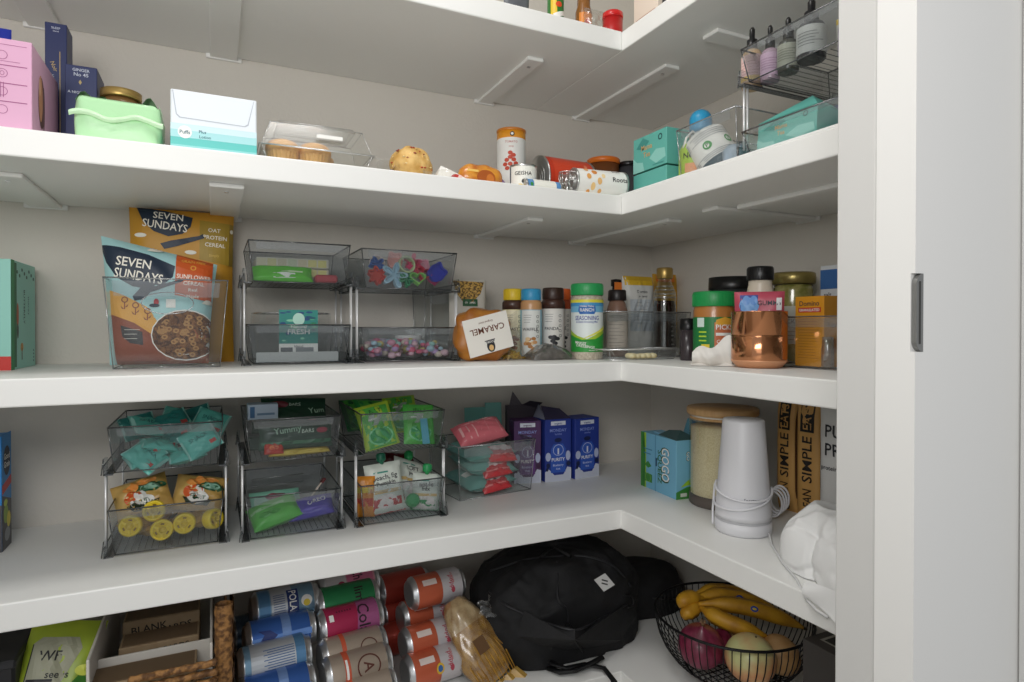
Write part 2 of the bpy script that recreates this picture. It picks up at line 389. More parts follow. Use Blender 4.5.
def tray_mesh(w, d, h, taper=.90, m=SMOKE, rm=SMRIM, rib=True, t=.0018, slope=.0):
    """open drawer bin: origin at the front-centre-bottom; walls lean outwards; raised lip band along the front"""
    b = MB(); wb = w*taper/2; wt = w/2; fy = -.008*1
    def ring(q, z):
        k = z/h; W2 = wb+(wt-wb)*k-q; y0 = .008*(1-k)+q; y1 = d-.008*(1-k)-q
        return [(-W2, y0, z), (W2, y0, z), (W2, y1, z), (-W2, y1, z)]
    o0, o1, i0, i1 = ring(0, 0), ring(0, h), ring(t, t), ring(t, h)
    vs = o0+o1+i0+i1
    fs = [(3, 2, 1, 0)]
    for i in range(4):
        j = (i+1) % 4; fs += [(i, j, 4+j, 4+i), (8+j, 8+i, 12+i, 12+j)]
    b.add(vs, fs, m)
    b.tube([Vector(p) for p in ring(.0, h)], .0014, rm, 6, closed=True)
    b.tube([Vector(p) for p in ring(.0, .001)], .0011, rm, 6, closed=True)
    for a, c in zip(ring(0, 0), ring(0, h)): b.tube([a, c], .0010, rm, 6)
    r1, r2 = ring(-.0004, h*.97), ring(-.0004, h*.80)
    b.add([(r1[0][0]+.012, r1[0][1]-.0008, r1[0][2]), (r1[1][0]-.012, r1[1][1]-.0008, r1[1][2]), (r2[1][0]-.012, r2[1][1]-.0008, r2[1][2]), (r2[0][0]+.012, r2[0][1]-.0008, r2[0][2])], [(0, 1, 2, 3)], LIP)
    if rib:
        n = 14
        for i in range(n):
            x = -wb*.85+2*wb*.85*i/(n-1); b.box(x-.0005, x+.0005, .02, d-.02, .0002, .0010, RIB)
    return b
RIB = clear('bin_rib', 'C4C8CA', .05, .2, 'C8CCCE', .1)
LIP = clear('frosted_lip', 'E0E4E6', .05, .25, 'DDE1E4', .10, edge=.2)
def tray(name, label, loc, rot, w, d, h, group=None, **k):
    o = tray_mesh(w, d, h, **k).build(name, loc=loc, rot=rot); return tag(o, label, 'bin', group)
def inr(loc, rot, x, y, z):
    c, s = math.cos(rot), math.sin(rot); return (loc[0]+x*c-y*s, loc[1]+x*s+y*c, loc[2]+z)
def can_prof(r, h, m, e):
    return [(r*.72, 0, e), (r*.8, .001, e), (r*.82, .003, e), (r*.97, h*.06, e), (r, h*.085, e), (r, h*.088, m), (r, h*.90, m), (r*.97, h*.915, e), (r*.80, h*.975, e), (r*.82, h*.985, e), (r*.82, h, e), (r*.77, h, e), (r*.76, h*.985, e), (0, h*.983, e)]
def soup_prof(r, h, m, e):
    return [(r*.98, 0, e), (r*1.01, .001, e), (r*1.01, .003, e), (r*.985, .004, e), (r*.985, .0045, m), (r*.985, h-.0045, m), (r*.985, h-.004, e), (r*1.01, h-.003, e), (r*1.01, h, e), (r*.95, h, e), (r*.94, h-.003, e), (0, h-.003, e)]
STEEL = mat('C8C8C6', .28, 1.0, 'tin_steel'); ALU = mat('D0D2D4', .3, .9, 'aluminium')
GOLD = mat('B89A5A', .35, .7, 'gold_lid')
def lines(u0, u1, v0, v1, n, m, th=.0007, jag=.25, seed=1):
    """rows of unreadably small print"""
    r = random.Random(seed); o = []
    for i in range(n):
        v = v1-(v1-v0)*i/max(1, n-1); o.append(('r', u0, v-th/2, u1-(u1-u0)*r.random()*jag, v+th/2, m))
    return o

# =================== topmost shelf: what peeks over its edge ===================
def put(px, py, z, Y): return ax(px, Y), Y
x, y = ax(555, .16), .16
r_ = root('sauce_bottle', (x, y, ZT), 0, 'small green and yellow bottle peeking over the topmost shelf edge', 'bottle')
b = MB(); hh = zt(555, -22, x, y)-ZT; b.lathe([(.016, 0), (.018, .004), (.018, hh*.8), (.016, hh*.88), (.009, hh), (.008, hh+.01)], mat('2F7A34', .3), 24)
b.art(Fcyl(lambda z: .0182), [('p', [(-.02, .002), (.0, .002), (-.008, hh*.75), (-.02, hh*.75)], mat('E8C22C', .4)), ('e', -.002, hh*.62, .007, .006, mat('D8481E', .4)), ('p', [(-.014, hh*.44), (.014, hh*.5), (.014, hh*.56), (-.014, hh*.5)], Wt)], .006); b.build('bottle_body', r_)
b = MB(); b.lathe([(.009, hh+.01), (.010, hh+.011), (.010, hh+.03), (0, hh+.031)], mat('C8362A', .4), 20); b.build('bottle_cap', r_)
x, y = ax(516, .17), .17
b = pouch_mesh(.06, zt(516, -6, x, y)-ZT, .02, mat('5C6066', .35), [('r', -.02, .01, .0, .05, mat('C9CDD2', .4)), ('r', .004, .01, .02, .05, mat('2A2E34', .4))], 3)
tag(b.build('foil_packet', loc=(x, y, ZT)), 'grey foil packet at the left of the things peeking over the topmost shelf', 'packet')
x, y = ax(583, .14), .14
r_ = root('spice_jar', (x, y, ZT), 0, 'small glass jar with orange label beside the red lidded jar on the topmost shelf', 'jar')
hh = zt(583, -6, x, y)-ZT
b = MB(); b.lathe([(.017, 0), (.018, .003), (.018, hh*.7), (.014, hh*.8), (.014, hh)], mat('8A5A28', .25), 24); b.art(Fcyl(.0182), [('r', -.02, hh*.34, .02, hh*.66, mat('E0862A', .4)), ('e', 0, hh*.5, .008, .008, mat('C8302A', .4))], .006); b.build('jar_body', r_)
b = MB(); b.lathe([(.0155, hh), (.0158, hh+.012), (0, hh+.013)], mat('3A2A1C', .4), 20); b.build('lid', r_)
x, y = ax(594, .07), .07
b = pouch_mesh(.05, zt(594, 10, x, y)-ZT, .03, FILM, [('r', -.02, .004, .01, .016, mat('B0A48C', .5)), ('r', -.01, .012, .02, .03, mat('6E6656', .5))], 5, .003)
tag(b.build('snack_bag', loc=(x, y, ZT)), 'crumpled clear bag standing left of the round red lid on the topmost shelf', 'bag')
x, y = ax(612, .05), .05
hh = zt(612, 13, x, y)-ZT; R_ = .021
r_ = root('red_tub', (x, y, ZT), 0, 'small tub with glossy red lid at the corner of the topmost shelf', 'tub')
b = MB(); b.lathe([(R_*.9, 0), (R_*.95, .003), (R_*.97, hh-.014)], mat('B01818', .35), 28); b.build('tub_body', r_)
b = MB(); b.lathe([(R_, hh-.014), (R_*1.02, hh-.010), (R_, hh-.003), (R_*.8, hh), (0, hh+.0005)], mat('C81E1E', .22), 28); b.build('lid', r_)
yc_, W_ = incol(633, 657, .07)
pk = mat('F0E2D2', .5); arts_ = {'front': [('e', W_*.3, .02, W_*.2, .012, mat('E8B078', .5)), ('e', W_*.7, .03, W_*.16, .012, mat('E2A06C', .5)), ('e', W_*.45, .045, W_*.2, .01, mat('E6B888', .5)), ('r', W_*.1, .052, W_*.9, .056, mat('B07048', .5))], 'left': [('e', .02, .03, .012, .02, mat('E8B078', .5))]}
carton('food_carton', 'white carton with peach coloured pictures on the right arm of the topmost shelf', 'box', (.07, yc_, ZT), BR, W_, .05, .13, pk, arts_)
x, y = .06, by(662, .06)
r_ = root('dropper_bottle', (x+.012, y-.005, ZT), 0, 'dark bottle cut off by the frame beside the peach carton', 'bottle')
b = MB(); b.lathe([(.013, 0), (.0145, .003), (.0145, .06), (.007, .072), (.007, .08)], mat('2A2A30', .2), 24); b.build('bottle_body', r_)
b = MB(); b.lathe([(.009, .08), (.009, .10), (0, .101)], BLK, 20); b.build('cap', r_)

# =================== second shelf from the top, long run ===================
PINK = mat('D9A6C4', .5, name='pink_card'); Yf = .02
x1 = ax(33, Yf); x0 = x1-.15; hh = zt(33, 43, x1, Yf)-ZU
pl = mat('9A4E7E', .5)
it = []
for k, vv in enumerate((.125, .10, .075, .05)):
    it += [('r', .03, hh-.012-.024*k, .145, hh-.0108-.024*k, pl)] if k else []
    it += [('o', .118, hh-.022-.024*k, .006, .006, .0007, pl)]
it += [('o', .118, hh-.046, .0025, .003, .0006, pl), ('r', .116, hh-.078, .1168, hh-.058, pl), ('r', .119, hh-.078, .1198, hh-.058, pl)]
it += lines(.105, .146, hh-.03, hh-.008, 2, pl, .0006)
skin = mat('B98264', .6); dark = mat('5A3A3A', .6)
sd = [('e', .05, hh*.46, .017, hh*.30, dark), ('e', .045, hh*.5, .011, hh*.27, skin), ('e', .062, hh*.42, .006, hh*.26, mat('6A4A4E', .6)), ('e', .04, hh*.62, .004, hh*.1, mat('D8A88C', .6))]
carton('hair_dryer_carton', 'pink carton with line drawings at the left end of the upper shelf', 'box', ((x0+x1)/2, Yf, ZU), 0, .15, .155, hh, PINK, {'front': it, 'right': sd})
x0, x1 = ax(-18, .245), ax(12, .245)
b = pouch_mesh(x1-x0, zt(4, 27, x1, .245)-ZU, .02, mat('2C3FB8', .4), [], 2)
tag(b.build('foil_packet', loc=((x0+x1)/2, .25, ZU)), 'bright blue packet corner showing behind the pink carton', 'packet')
NAVY = mat('1E2A5C', .45, name='navy_card'); NG = mat('B8A06A', .4); NW = mat('C8CEDC', .5)
Yn = .20; xm, W_ = inrow(46, 68, Yn); hh = zt(60, 24, xm, Yn)-ZU
carton('tall_navy_carton', 'tall narrow navy carton with a thin gold line, standing behind the pink carton', 'box', (xm, Yn, ZU), 0, W_, .045, hh, NAVY,
       {'front': [('t', 'SLEEP', W_*.5, hh-.008, .0035, NW), ('t', 'blend', W_*.5, hh-.013, .0025, NW), ('r', W_*.2, hh-.034, W_*.62, hh-.020, NAVY), ('r', W_*.66, .05, W_*.7, hh-.045, NG), ('t', 'Noir', W_*.42, hh-.07, .006, NG, -70), ('t', 'No 45', W_*.4, hh-.09, .004, NW, -70)]})
Yn = .15; xm, W_ = inrow(66, 98, Yn); hh = zt(82, 66, xm, Yn)-ZU
carton('navy_carton', 'short navy carton with small gold diamond, behind the green packet', 'box', (xm, Yn, ZU), 0, W_, .07, hh, NAVY,
       {'front': [('t', 'GINGER', W_*.5, hh-.007, .0045, NW), ('t', 'No 45', W_*.5, hh-.014, .0055, NW), ('p', [(W_*.42, hh-.026), (W_*.47, hh-.022), (W_*.52, hh-.026), (W_*.47, hh-.030)], NG), ('t', 'A NIGHT', W_*.35, hh-.042, .004, NW)]})
x, y = ax(122, .16), .16; hh = zt(124, 93, x, y)-ZU; R_ = rad(36, x, y)
r_ = root('glass_jar', (x, y, ZU), 0, 'jar with a flat gold lid half hidden behind the green packet', 'jar')
b = MB(); b.lathe([(R_*.9, .001), (R_, .006), (R_, hh-.022), (R_*.85, hh-.013)], mat('7A5A34', .2), 32); b.build('jar_body', r_)
b = MB(); b.lathe([(R_*.98, hh-.013), (R_, hh-.011), (R_, hh-.001), (R_*.94, hh), (R_*.9, hh-.0015), (0, hh-.0015)], GOLD, 32); b.build('lid', r_)
# pale green wrapped packet
Yf = .03; xm, W_ = inrow(71, 163, Yf); hh = zt(110, 97, xm, Yf)-ZU
GRN = mat('B4E2B0', .3, name='pale_green_film', bump=.5, nscale=30)
b = MB()
def gp(u, v):
    # rounded bag wrapped round a block of napkins
    a = u*2*PI; ex = .22; c, s_ = math.cos(a), math.sin(a); sx = math.copysign(abs(c)**ex, c); sy = math.copysign(abs(s_)**ex, s_)
    k = 1-.06*v+.012*math.sin(a*5+v*6)-.02*(v > .9)
    z = hh*(v**.9)*(1+.035*math.sin(a*3+1)*v) if v < .97 else hh*(.93+.03*math.sin(a*4))
    return V(sx*W_/2*k*(1-.12*(1-v)**2*.4), .06+sy*.06*k, z)
b.grid(gp, 64, 20, GRN)
b.grid(lambda u, v: V((u-.5)*W_*.9, .008+v*.104, hh*.93+.010*math.sin(u*9)*math.sin(v*7+1)+.006*math.sin(u*23+v*5)), 20, 12, GRN)
b.grid(lambda u, v: V((u-.5)*W_*1.02, -.002-.004*math.sin(v*PI)-.001*math.sin(u*30), hh*(.50+.12*v)+.004*math.sin(u*11)), 30, 4, mat('CFF0C8', .22))
for s_ in (-1, 1): b.add([(s_*W_*.46, .01, hh*.92), (s_*W_*.5, .05, hh*.86), (s_*W_*.44, .03, hh*1.12)], [(0, 1, 2)], GRN)
tag(b.build('napkin_packet', loc=(xm, Yf, ZU)), 'pale green plastic wrapped packet left of the white tissue box', 'packet')
# tissue box
Yf = .035; xm, W_ = inrow(171, 257, Yf); hh = zt(172, 86, xm-W_/2, Yf)-ZU; h2 = zt(257, 103, xm+W_/2, Yf)-ZU; hh = (hh+h2)/2
TW = mat('E6ECF2', .45, name='tissue_card'); TQ = mat('5FC2BC', .45); TQ2 = mat('A9DDE0', .45); TQ3 = mat('CFE8EE', .45); TXT = mat('16606E', .5)
fr_ = [('r', 0, hh*.36, W_, hh*.46, TQ3), ('r', 0, hh*.26, W_, hh*.36, TQ2), ('r', 0, hh*.0, W_, hh*.26, TQ), ('p', [(0, hh*.30), (W_*.3, hh*.36), (W_*.62, hh*.27), (W_, hh*.37), (W_, hh*.24), (0, hh*.24)], TQ2), ('r', 0, .001, W_, hh*.12, mat('8FD3D2', .45)),
       ('p', [(W_*.02, hh*.985), (W_*.06, hh*.60), (W_*.10, hh*.55), (W_*.86, hh*.53), (W_*.9, hh*.56), (W_*.97, hh*.985), (W_*.965, hh*.985), (W_*.89, hh*.58), (W_*.85, hh*.545), (W_*.11, hh*.565), (W_*.07, hh*.61), (W_*.03, hh*.985)], mat('B8BEC8', .6)),
       ('e', W_*.16, hh*.33, .0095, .0095, Wt), ('t', 'Puffs', W_*.16, hh*.33, .0055, TXT), ('t', 'Plus', W_*.36, hh*.36, .0045, TXT), ('t', 'Lotion', W_*.39, hh*.28, .0045, TXT)]
carton('tissue_box', 'white and turquoise tissue box beside the muffin container', 'tissue box', (xm, Yf, ZU), 0, W_, .11, hh, TW, {'front': fr_, 'left': [('r', 0, 0, .11, hh*.3, TQ)], 'right': [('r', 0, 0, .11, hh*.28, TQ)]}, bev=.0015)
# clamshell of muffins
Yf = .06; xm, W_ = inrow(262, 372, Yf); hh = zt(300, 128, xm-.03, Yf+.05)-ZU-.006
r_ = root('clamshell_box', (xm, Yf, ZU), 0, 'clear plastic clamshell box with muffins inside, right of the tissue box', 'food container')
def frust(b, x0, x1, y0, y1, z0, z1, ins, m, rm, cap=True):
    lo = [(x0, y0, z0), (x1, y0, z0), (x1, y1, z0), (x0, y1, z0)]; hi = [(x0+ins, y0+ins, z1), (x1-ins, y0+ins, z1), (x1-ins, y1-ins, z1), (x0+ins, y1-ins, z1)]
    fs = [(i, (i+1) % 4, 4+(i+1) % 4, 4+i) for i in range(4)]+([(4, 5, 6, 7)] if cap else [])
    b.add(lo+hi, fs, m); b.tube(lo, .0007, rm, 5, closed=True); b.tube(hi, .0009, rm, 5, closed=True)
    for p, q in zip(lo, hi): b.tube([p, q], .0006, rm, 5)
CR = clear('clamshell_edge', 'E4E8E8', .45, .15, 'FFFFFF', .3)
hm = hh*.45
b = MB(); frust(b, -W_/2, W_/2, 0, .13, hm, .001, .012, FILM, CR); b.tube([(-W_/2-.004, -.004, hm), (W_/2+.004, -.004, hm), (W_/2+.004, .134, hm), (-W_/2-.004, .134, hm)], .0013, CR, 6, closed=True); b.build('tray', r_)
b = MB(); frust(b, -W_/2, W_/2, 0, .13, hm+.001, hh, .014, FILM, CR); frust(b, -W_*.36, W_*.36, .02, .11, hh, hh+.006, .004, FILM, CR)
b.add([(W_/2, .0, hm), (W_/2+.016, .002, hm-.004), (W_/2+.020, .02, hm+.004), (W_/2, .03, hm+.002)], [(0, 1, 2, 3)], CR)
b.box(-W_*.02, W_*.22, -.0, .001, hh*.72, hh*.80, Wt); b.build('lid', r_)
MUF = mat('E8B468', .7, h2='C88A3C', nscale=60, bump=.3); CUP = mat('E4B262', .6, h2='D09A4A', nscale=120, stretch=(1, 1, .05))
def muffin_mesh():
    b = MB(); n = 48; R0 = .026
    pts = []
    def cup(u, v):
        a = u*2*PI; r = R0*(.78+.22*v)*(1+.035*math.sin(a*24)); return V(r*math.cos(a), r*math.sin(a), .001+.028*v)
    b.grid(cup, 96, 4, CUP)
    b.lathe([(R0*1.0, .028), (R0*1.08, .033), (R0*1.05, .040), (R0*.8, .047), (R0*.4, .051), (0, .052)], MUF, 32, caps=False); return b
def muff(loc, label, g='muffins in the clamshell box'):
    o = muffin_mesh().build('muffin', loc=loc); o.scale = (1, 1, min(1, (hh-.003)/.054)); return tag(o, label, 'muffin', g)
muff((xm-W_*.30, Yf+.038, ZU+.003), 'left front muffin in the clear clamshell box')
muff((xm-W_*.01, Yf+.038, ZU+.003), 'front muffin near the middle of the clear clamshell box')
muff((xm-W_*.25, Yf+.095, ZU+.003), 'back muffin at the left of the clear clamshell box')
muff((xm+W_*.07, Yf+.095, ZU+.003), 'back muffin near the middle of the clear clamshell box')
# cookie bag
x, y = ax(411, .10), .10; R_ = rad(41, x, y)
r_ = root('berry_muffin', (x, y, ZU), 0, 'golden berry muffin wrapped in a clear bag, left of the white paper packet', 'muffin')
b = MB()
def bun(u, v):
    a = u*2*PI; p = v*PI-PI/2; k = 1+.05*math.sin(a*4+v*5)+.04*math.sin(a*7-v*9); return V(R_*k*math.cos(p)*math.cos(a), R_*.8*k*math.cos(p)*math.sin(a), R_*.95+R_*.9*k*math.sin(p))
b.grid(bun, 32, 18, mat('E6C07A', .7, h2='C99A4E', nscale=55, bump=.4))
for i in range(26):
    a = rnd.uniform(-PI, 0.3); p = rnd.uniform(-.3, 1.2); c = V(R_*1.0*math.cos(p)*math.cos(a), R_*.82*math.cos(p)*math.sin(a), R_*.95+R_*.92*math.sin(p))
    q = rnd.uniform(.0018, .0036); b.lathe([(0, -q*.6), (q, 0), (0, q*.6)], mat(rnd.choice(['F0D9A0', 'B4381E', 'E8C888', '8A2018']), .6), 7, c=c)
b.build('muffin_top', r_)
b = MB(); b.grid(lambda u, v: V((u-.4)*.105, -.036+.03*math.sin(u*5)-.004*math.sin(v*9), .001+v*R_*(.9-.5*u)+.003*math.sin(u*17+v*6)), 18, 8, FILM)
b.grid(lambda u, v: V((u-.55)*.10, .036, .001+v*R_*1.6*(1-.5*abs(u-.5))+.003*math.sin(u*15)), 14, 8, FILM); b.build('bag_film', r_)
b = MB(); b.grid(lambda u, v: V(-R_*1.02+.004*math.sin(v*8), -.02+u*.02, v*R_*.8), 4, 8, mat('8C1F22', .4, h2='D8C8B8', nscale=120)); b.build('bag_print', r_)
x, y = ax(449, .075), .075
b = MB(); W2 = .07
b.add([(-.03, 0, 0), (.036, -.004, 0), (.034, 0, .012), (.006, .01, .022), (-.012, .012, .026), (-.03, .04, .002), (.03, .05, .002), (.0, .05, .02)], [(0, 1, 2, 3, 4), (4, 3, 7), (3, 2, 6, 7), (0, 4, 5), (4, 7, 5)], mat('F2F0EA', .6))
b.art(lambda a, c, d: V(-.03+a*.98, -.002-.0004-d, c), [('e', .044, .010, .011, .0055, mat('C23A34', .5)), ('r', .030, .001, .058, .0045, mat('2E8A5A', .5)), ('e', .052, .012, .004, .003, mat('F4D0C8', .5))])
pk_ = b.build('paper_packet', loc=(x, y, ZU)); pk_.scale = (1, 1, 1.55); tag(pk_, 'folded white paper packet with red and green print, left of the orange bread bag', 'packet')
x, y = ax(480, .09), .09; hh = zt(480, 165, x, y)-ZU
b = MB()
def loaf(u, v):
    a = u*2*PI; s_ = 2*v-1; e = max(0, 1-abs(s_)**3.2)**.45; return V(s_*.046, .020*e*math.cos(a), hh*.5+hh*.5*e*math.sin(a)*(1+.05*math.sin(s_*9)))
b.grid(loaf, 24, 24, mat('E09A2E', .35, h2='B8641C', nscale=45, bump=.2, coat=.4))
b.art(lambda a, c, d: V(a, -.0205-d, c), [('e', .004, hh*.45, .019, hh*.28, mat('A85418', .5)), ('e', .012, hh*.4, .008, hh*.2, mat('C8742A', .5)), ('r', -.035, hh*.62, -.012, hh*.7, mat('F2C86A', .4))])
b.add([(.044, -.004, 0), (.058, -.006, .003), (.060, .004, .02), (.044, .006, hh*.7)], [(0, 1, 2, 3)], mat('8A6A9A', .3))
tag(b.build('snack_bag', loc=(x, y, ZU)), 'orange brown snack bag lying left of the fish tins', 'bag')
# cans
x, y = ax(511, .17), .17; R_ = rad(28.5, x, y); hh = zt(511, 131, x, y)-ZU
r_ = root('tall_canister', (x, y, ZU), 0, 'tall white canister with orange top band and red dots', 'canister')
b = MB(); OR = mat('E89A24', .4); RD = mat('CC4A30', .5)
b.lathe([(R_*.97, 0, STEEL), (R_, .003, STEEL), (R_, hh*.86, Wt), (R_, hh*.862, OR), (R_, hh-.006, OR)], Wt, 40)
it = [('e', .002, hh*.905, .0048, .0048, BLK), ('e', .002, hh*.905, .0028, .0028, Wt)]
for dx, dz in ((0, .0), (-.008, .008), (.008, .009), (0, .014), (-.007, -.009), (.008, -.008), (-.012, -.001), (.013, .001), (.0, .023), (.007, .018)): it.append(('e', -.002+dx*.9, hh*.50+dz, .0050, .0042, RD))
it += [('t', 'TOMATO', 0, hh*.80, .0045, mat('C89088', .5)), ('t', 'soup', 0, hh*.74, .004, mat('C89088', .5))]
b.art(Fcyl(R_*1.001, math.atan2(CAM.y-y, CAM.x-x)), it, .006); b.build('canister_body', r_)
b = MB(); b.lathe([(R_*1.0, hh-.006), (R_*1.03, hh-.005), (R_*1.03, hh-.001), (R_*.96, hh), (R_*.94, hh-.003), (0, hh-.003)], mat('C87A2A', .35), 40); b.build('rim', r_)
def tin(label, x, y, z, R, h, rot, m, arts, name='food_tin', group=None, rings=False):
    b = MB(); b.lathe(soup_prof(R, h, m, STEEL), m, 40); b.art(Fcyl(R*.987, -PI/2 if rot else math.atan2(CAM.y-y, CAM.x-x)), arts, .006)
    for k in (1, 2, 3):
        if rings: b.tube([(R*.8*(1-.2*k)*math.cos(q*PI/12), R*.8*(1-.2*k)*math.sin(q*PI/12), -.0002) for q in range(24)], .0005, STEEL, 5, closed=True)
    o = b.build(name, loc=(x, y, z), rot=rot); return tag(o, label, 'tin', group)
GB = mat('1C2A4A', .4); GW = mat('ECEBE2', .45)
x, y = ax(523, .085), .085; R_ = rad(27, x, y); hh = zt(523, 167, x, y)-ZU
ga = [('r', -R_*1.08, hh*.12, R_*1.35, hh*.93, GW), ('t', 'GEISHA', 0, hh*.68, .0075, BLK, 0, R_*1.7), ('r', -R_*3, .002, R_*3, hh*.10, mat('2C6AA8', .4)), ('e', 0, hh*.4, .003, .004, BLK), ('e', -.006, hh*.24, .006, .004, mat('E8C43A', .4)), ('e', .005, hh*.22, .006, .003, mat('3A8A4A', .4))]
tin('upright fish tin with dark blue band and white front, before the tall white canister', x, y, ZU, R_, hh, 0, GB, ga)
x, y = ax(545, .045), .045; hh = .062*zc(x, y)/1.2; R_ = (zt(545, 179, x, y)-ZU)/2; L_ = (ax(563, y)-ax(527, y))
tin('small fish tin lying on its side at the shelf edge before the upright tin', x-L_/2, y+R_, ZU+R_, R_, L_, (0, PI/2, 0), mat('5A90C4', .4), [('r', -R_*1.3, L_*.2, R_*1.3, L_*.82, GW), ('t', 'GEISHA', R_*.45, L_*.5, .0055, BLK, 90), ('e', -R_*.1, L_*.14, .004, .003, mat('3A8A4A', .4))])
# fix label direction: the tin lies along +x, its front is at local -y
x0, x1 = ax(541, .13), ax(590, .13); y = .13; R_ = (zt(560, 157, (x0+x1)/2, y)-ZU)/2; y = .10
RDC = mat('CC3A1E', .35)
aa = [('r', -R_*1.2, .014, R_*1.2, (x1-x0)-.006, mat('D8482A', .35)), ('t', 'Rosa', R_*.1, (x1-x0)*.40, .011, Wt, 0), ('e', -R_*.3, (x1-x0)*.62, .007, .004, mat('E88A6A', .4)), ('e', R_*.5, (x1-x0)*.66, .006, .004, mat('E8A080', .4)), ('e', -R_*.6, (x1-x0)*.8, .006, .004, mat('E88A6A', .4))]
tin('red food can lying on its side with its dark steel end to the left', x0, y+R_, ZU+R_+.0005, R_, x1-x0, (0, PI/2, .06), RDC, aa, rings=True)
x, y = ax(567, .065), .065; R_ = rad(17, x, y)
r_ = root('drinking_glass', (x, y, ZU), 0, 'small clear ribbed glass between the red can and the fallen white can', 'glass')
hh = zt(571, 173, x, y)-ZU; b = MB(); b.lathe([(R_*.8, .001), (R_*.85, .002), (R_, hh), (R_*.92, hh), (R_*.78, .004), (0, .004)], GLASS, 28, caps=False)
for k in range(14): a = 2*PI*k/14; b.tube([(R_*.87*math.cos(a), R_*.87*math.sin(a), .004), (R_*1.0*math.cos(a), R_*1.0*math.sin(a), hh*.93)], .0006, CR, 5)
b.tube([(R_*math.cos(2*PI*k/24), R_*math.sin(2*PI*k/24), hh) for k in range(24)], .0009, CR, 6, closed=True); b.build('glass_body', r_)
x, y = ax(603, .20), .20; R_ = rad(33, x, y); hh = zt(603, 160, x, y)-ZU
r_ = root('lidded_jar', (x, y, ZU), 0, 'jar with an orange lid behind the fallen white can', 'jar')
b = MB(); b.lathe([(R_*.9, 0), (R_*.94, .004), (R_*.94, hh-.013)], mat('7A4A2A', .3), 32); b.build('jar_body', r_)
b = MB(); b.lathe([(R_, hh-.013), (R_*1.0, hh-.002), (R_*.95, hh), (0, hh)], mat('E2741E', .35), 32); b.build('lid', r_)
x, y = ax(628, .17), .17; R_ = rad(20, x, y); hh = zt(628, 163, x, y)-ZU
r_ = root('lidded_jar', (x, y, ZU), 0, 'small jar with a black lid between the orange lid and the teal carton', 'jar')
b = MB(); b.lathe([(R_*.9, 0), (R_*.94, .004), (R_*.94, hh-.012)], mat('4A4A4E', .2), 32); b.build('jar_body', r_)
b = MB(); b.lathe([(R_, hh-.012), (R_*1.0, hh-.002), (R_*.93, hh), (0, hh)], BLK, 32); b.build('lid', r_)
# fallen white can of nuts
y = .022; x0, x1 = ax(579, y), ax(627, y); R_ = (zt(592, 167.5, x0, y+.03)-ZU)/2; L_ = x1-x0
bt = MB(); NT = [('e', -R_*.3, L_*.22, .006, .005, mat('E2A45A', .5)), ('e', R_*.4, L_*.30, .008, .005, mat('F0C98A', .5)), ('e', -R_*.7, L_*.34, .006, .006, mat('D88A3E', .5)), ('e', R_*.0, L_*.42, .007, .005, mat('E8B878', .5)), ('e', -R_*.4, L_*.5, .005, .004, mat('F3D6A4', .5)), ('e', R_*.8, L_*.22, .005, .004, mat('E6A04E', .5)), ('e', R_*.7, L_*.44, .005, .004, mat('E8B070', .5)), ('e', -R_*.95, L_*.2, .006, .005, mat('E0A468', .5)),
      ('t', 'Roots', -R_*.2, L_*.82, .010, BLK, 90), ('t', 'Simple', -R_*.95, L_*.78, .005, BLK, 90)]
tin('white can with nut pictures fallen on its side at the shelf corner', x0, y+R_, ZU+R_, R_, L_, (0, PI/2, -.10), mat('EFEDE8', .4), NT, rings=True)

# =================== second shelf, right arm ===================
TEAL = mat('5FB0A4', .5, name='teal_card'); TL2 = mat('8CCBC0', .5); TL3 = mat('3F8E86', .5); ORN = mat('C9A26A', .5)
def teal_art(W, H, big=True):
    a = [('p', [(W*.0, 0), (W*.35, 0), (W*.3, H*.25), (W*.12, H*.3), (W*.0, H*.45)], TL2), ('p', [(W*.5, H*.3), (W*.7, H*.5), (W*.95, H*.45), (W*.98, H*.2), (W*.7, H*.1)], TL2), ('p', [(W*.1, H*.7), (W*.3, H*.95), (W*.5, H*.8), (W*.3, H*.6)], TL3)]
    a += [('t', 'Mama', W*.42, H*.66, H*.15, ORN), ('t', 'Tea', W*.42, H*.45, H*.15, ORN), ('o', W*.82, H*.80, H*.09, H*.09, H*.035, mat('1D4A4E', .5)), ('r', W*.6, H*.06, W*.92, H*.09, TL3)]
    return a
X_ = .045; yc_, W_ = incol(633, 666, X_)
z0 = zt(634, 174, X_, yc_+W_/2)-ZU; hh = zt(650, 133, X_, yc_)-ZU
carton('teal_carton', 'teal carton under the other at the shelf corner, mostly hidden', 'box', (X_, yc_, ZU+.0052), BR, W_, .05, max(.012, z0-.010), TEAL, {'front': [('r', 0, .001, W_, .004, BLK)]}, group='stacked teal cartons')
carton('teal_carton', 'upper teal carton with a dark ring mark, stacked at the shelf corner', 'box', (X_, yc_, ZU+z0-.0015), BR, W_, .055, hh-z0, TEAL, {'front': teal_art(W_, hh-z0)}, group='stacked teal cartons')
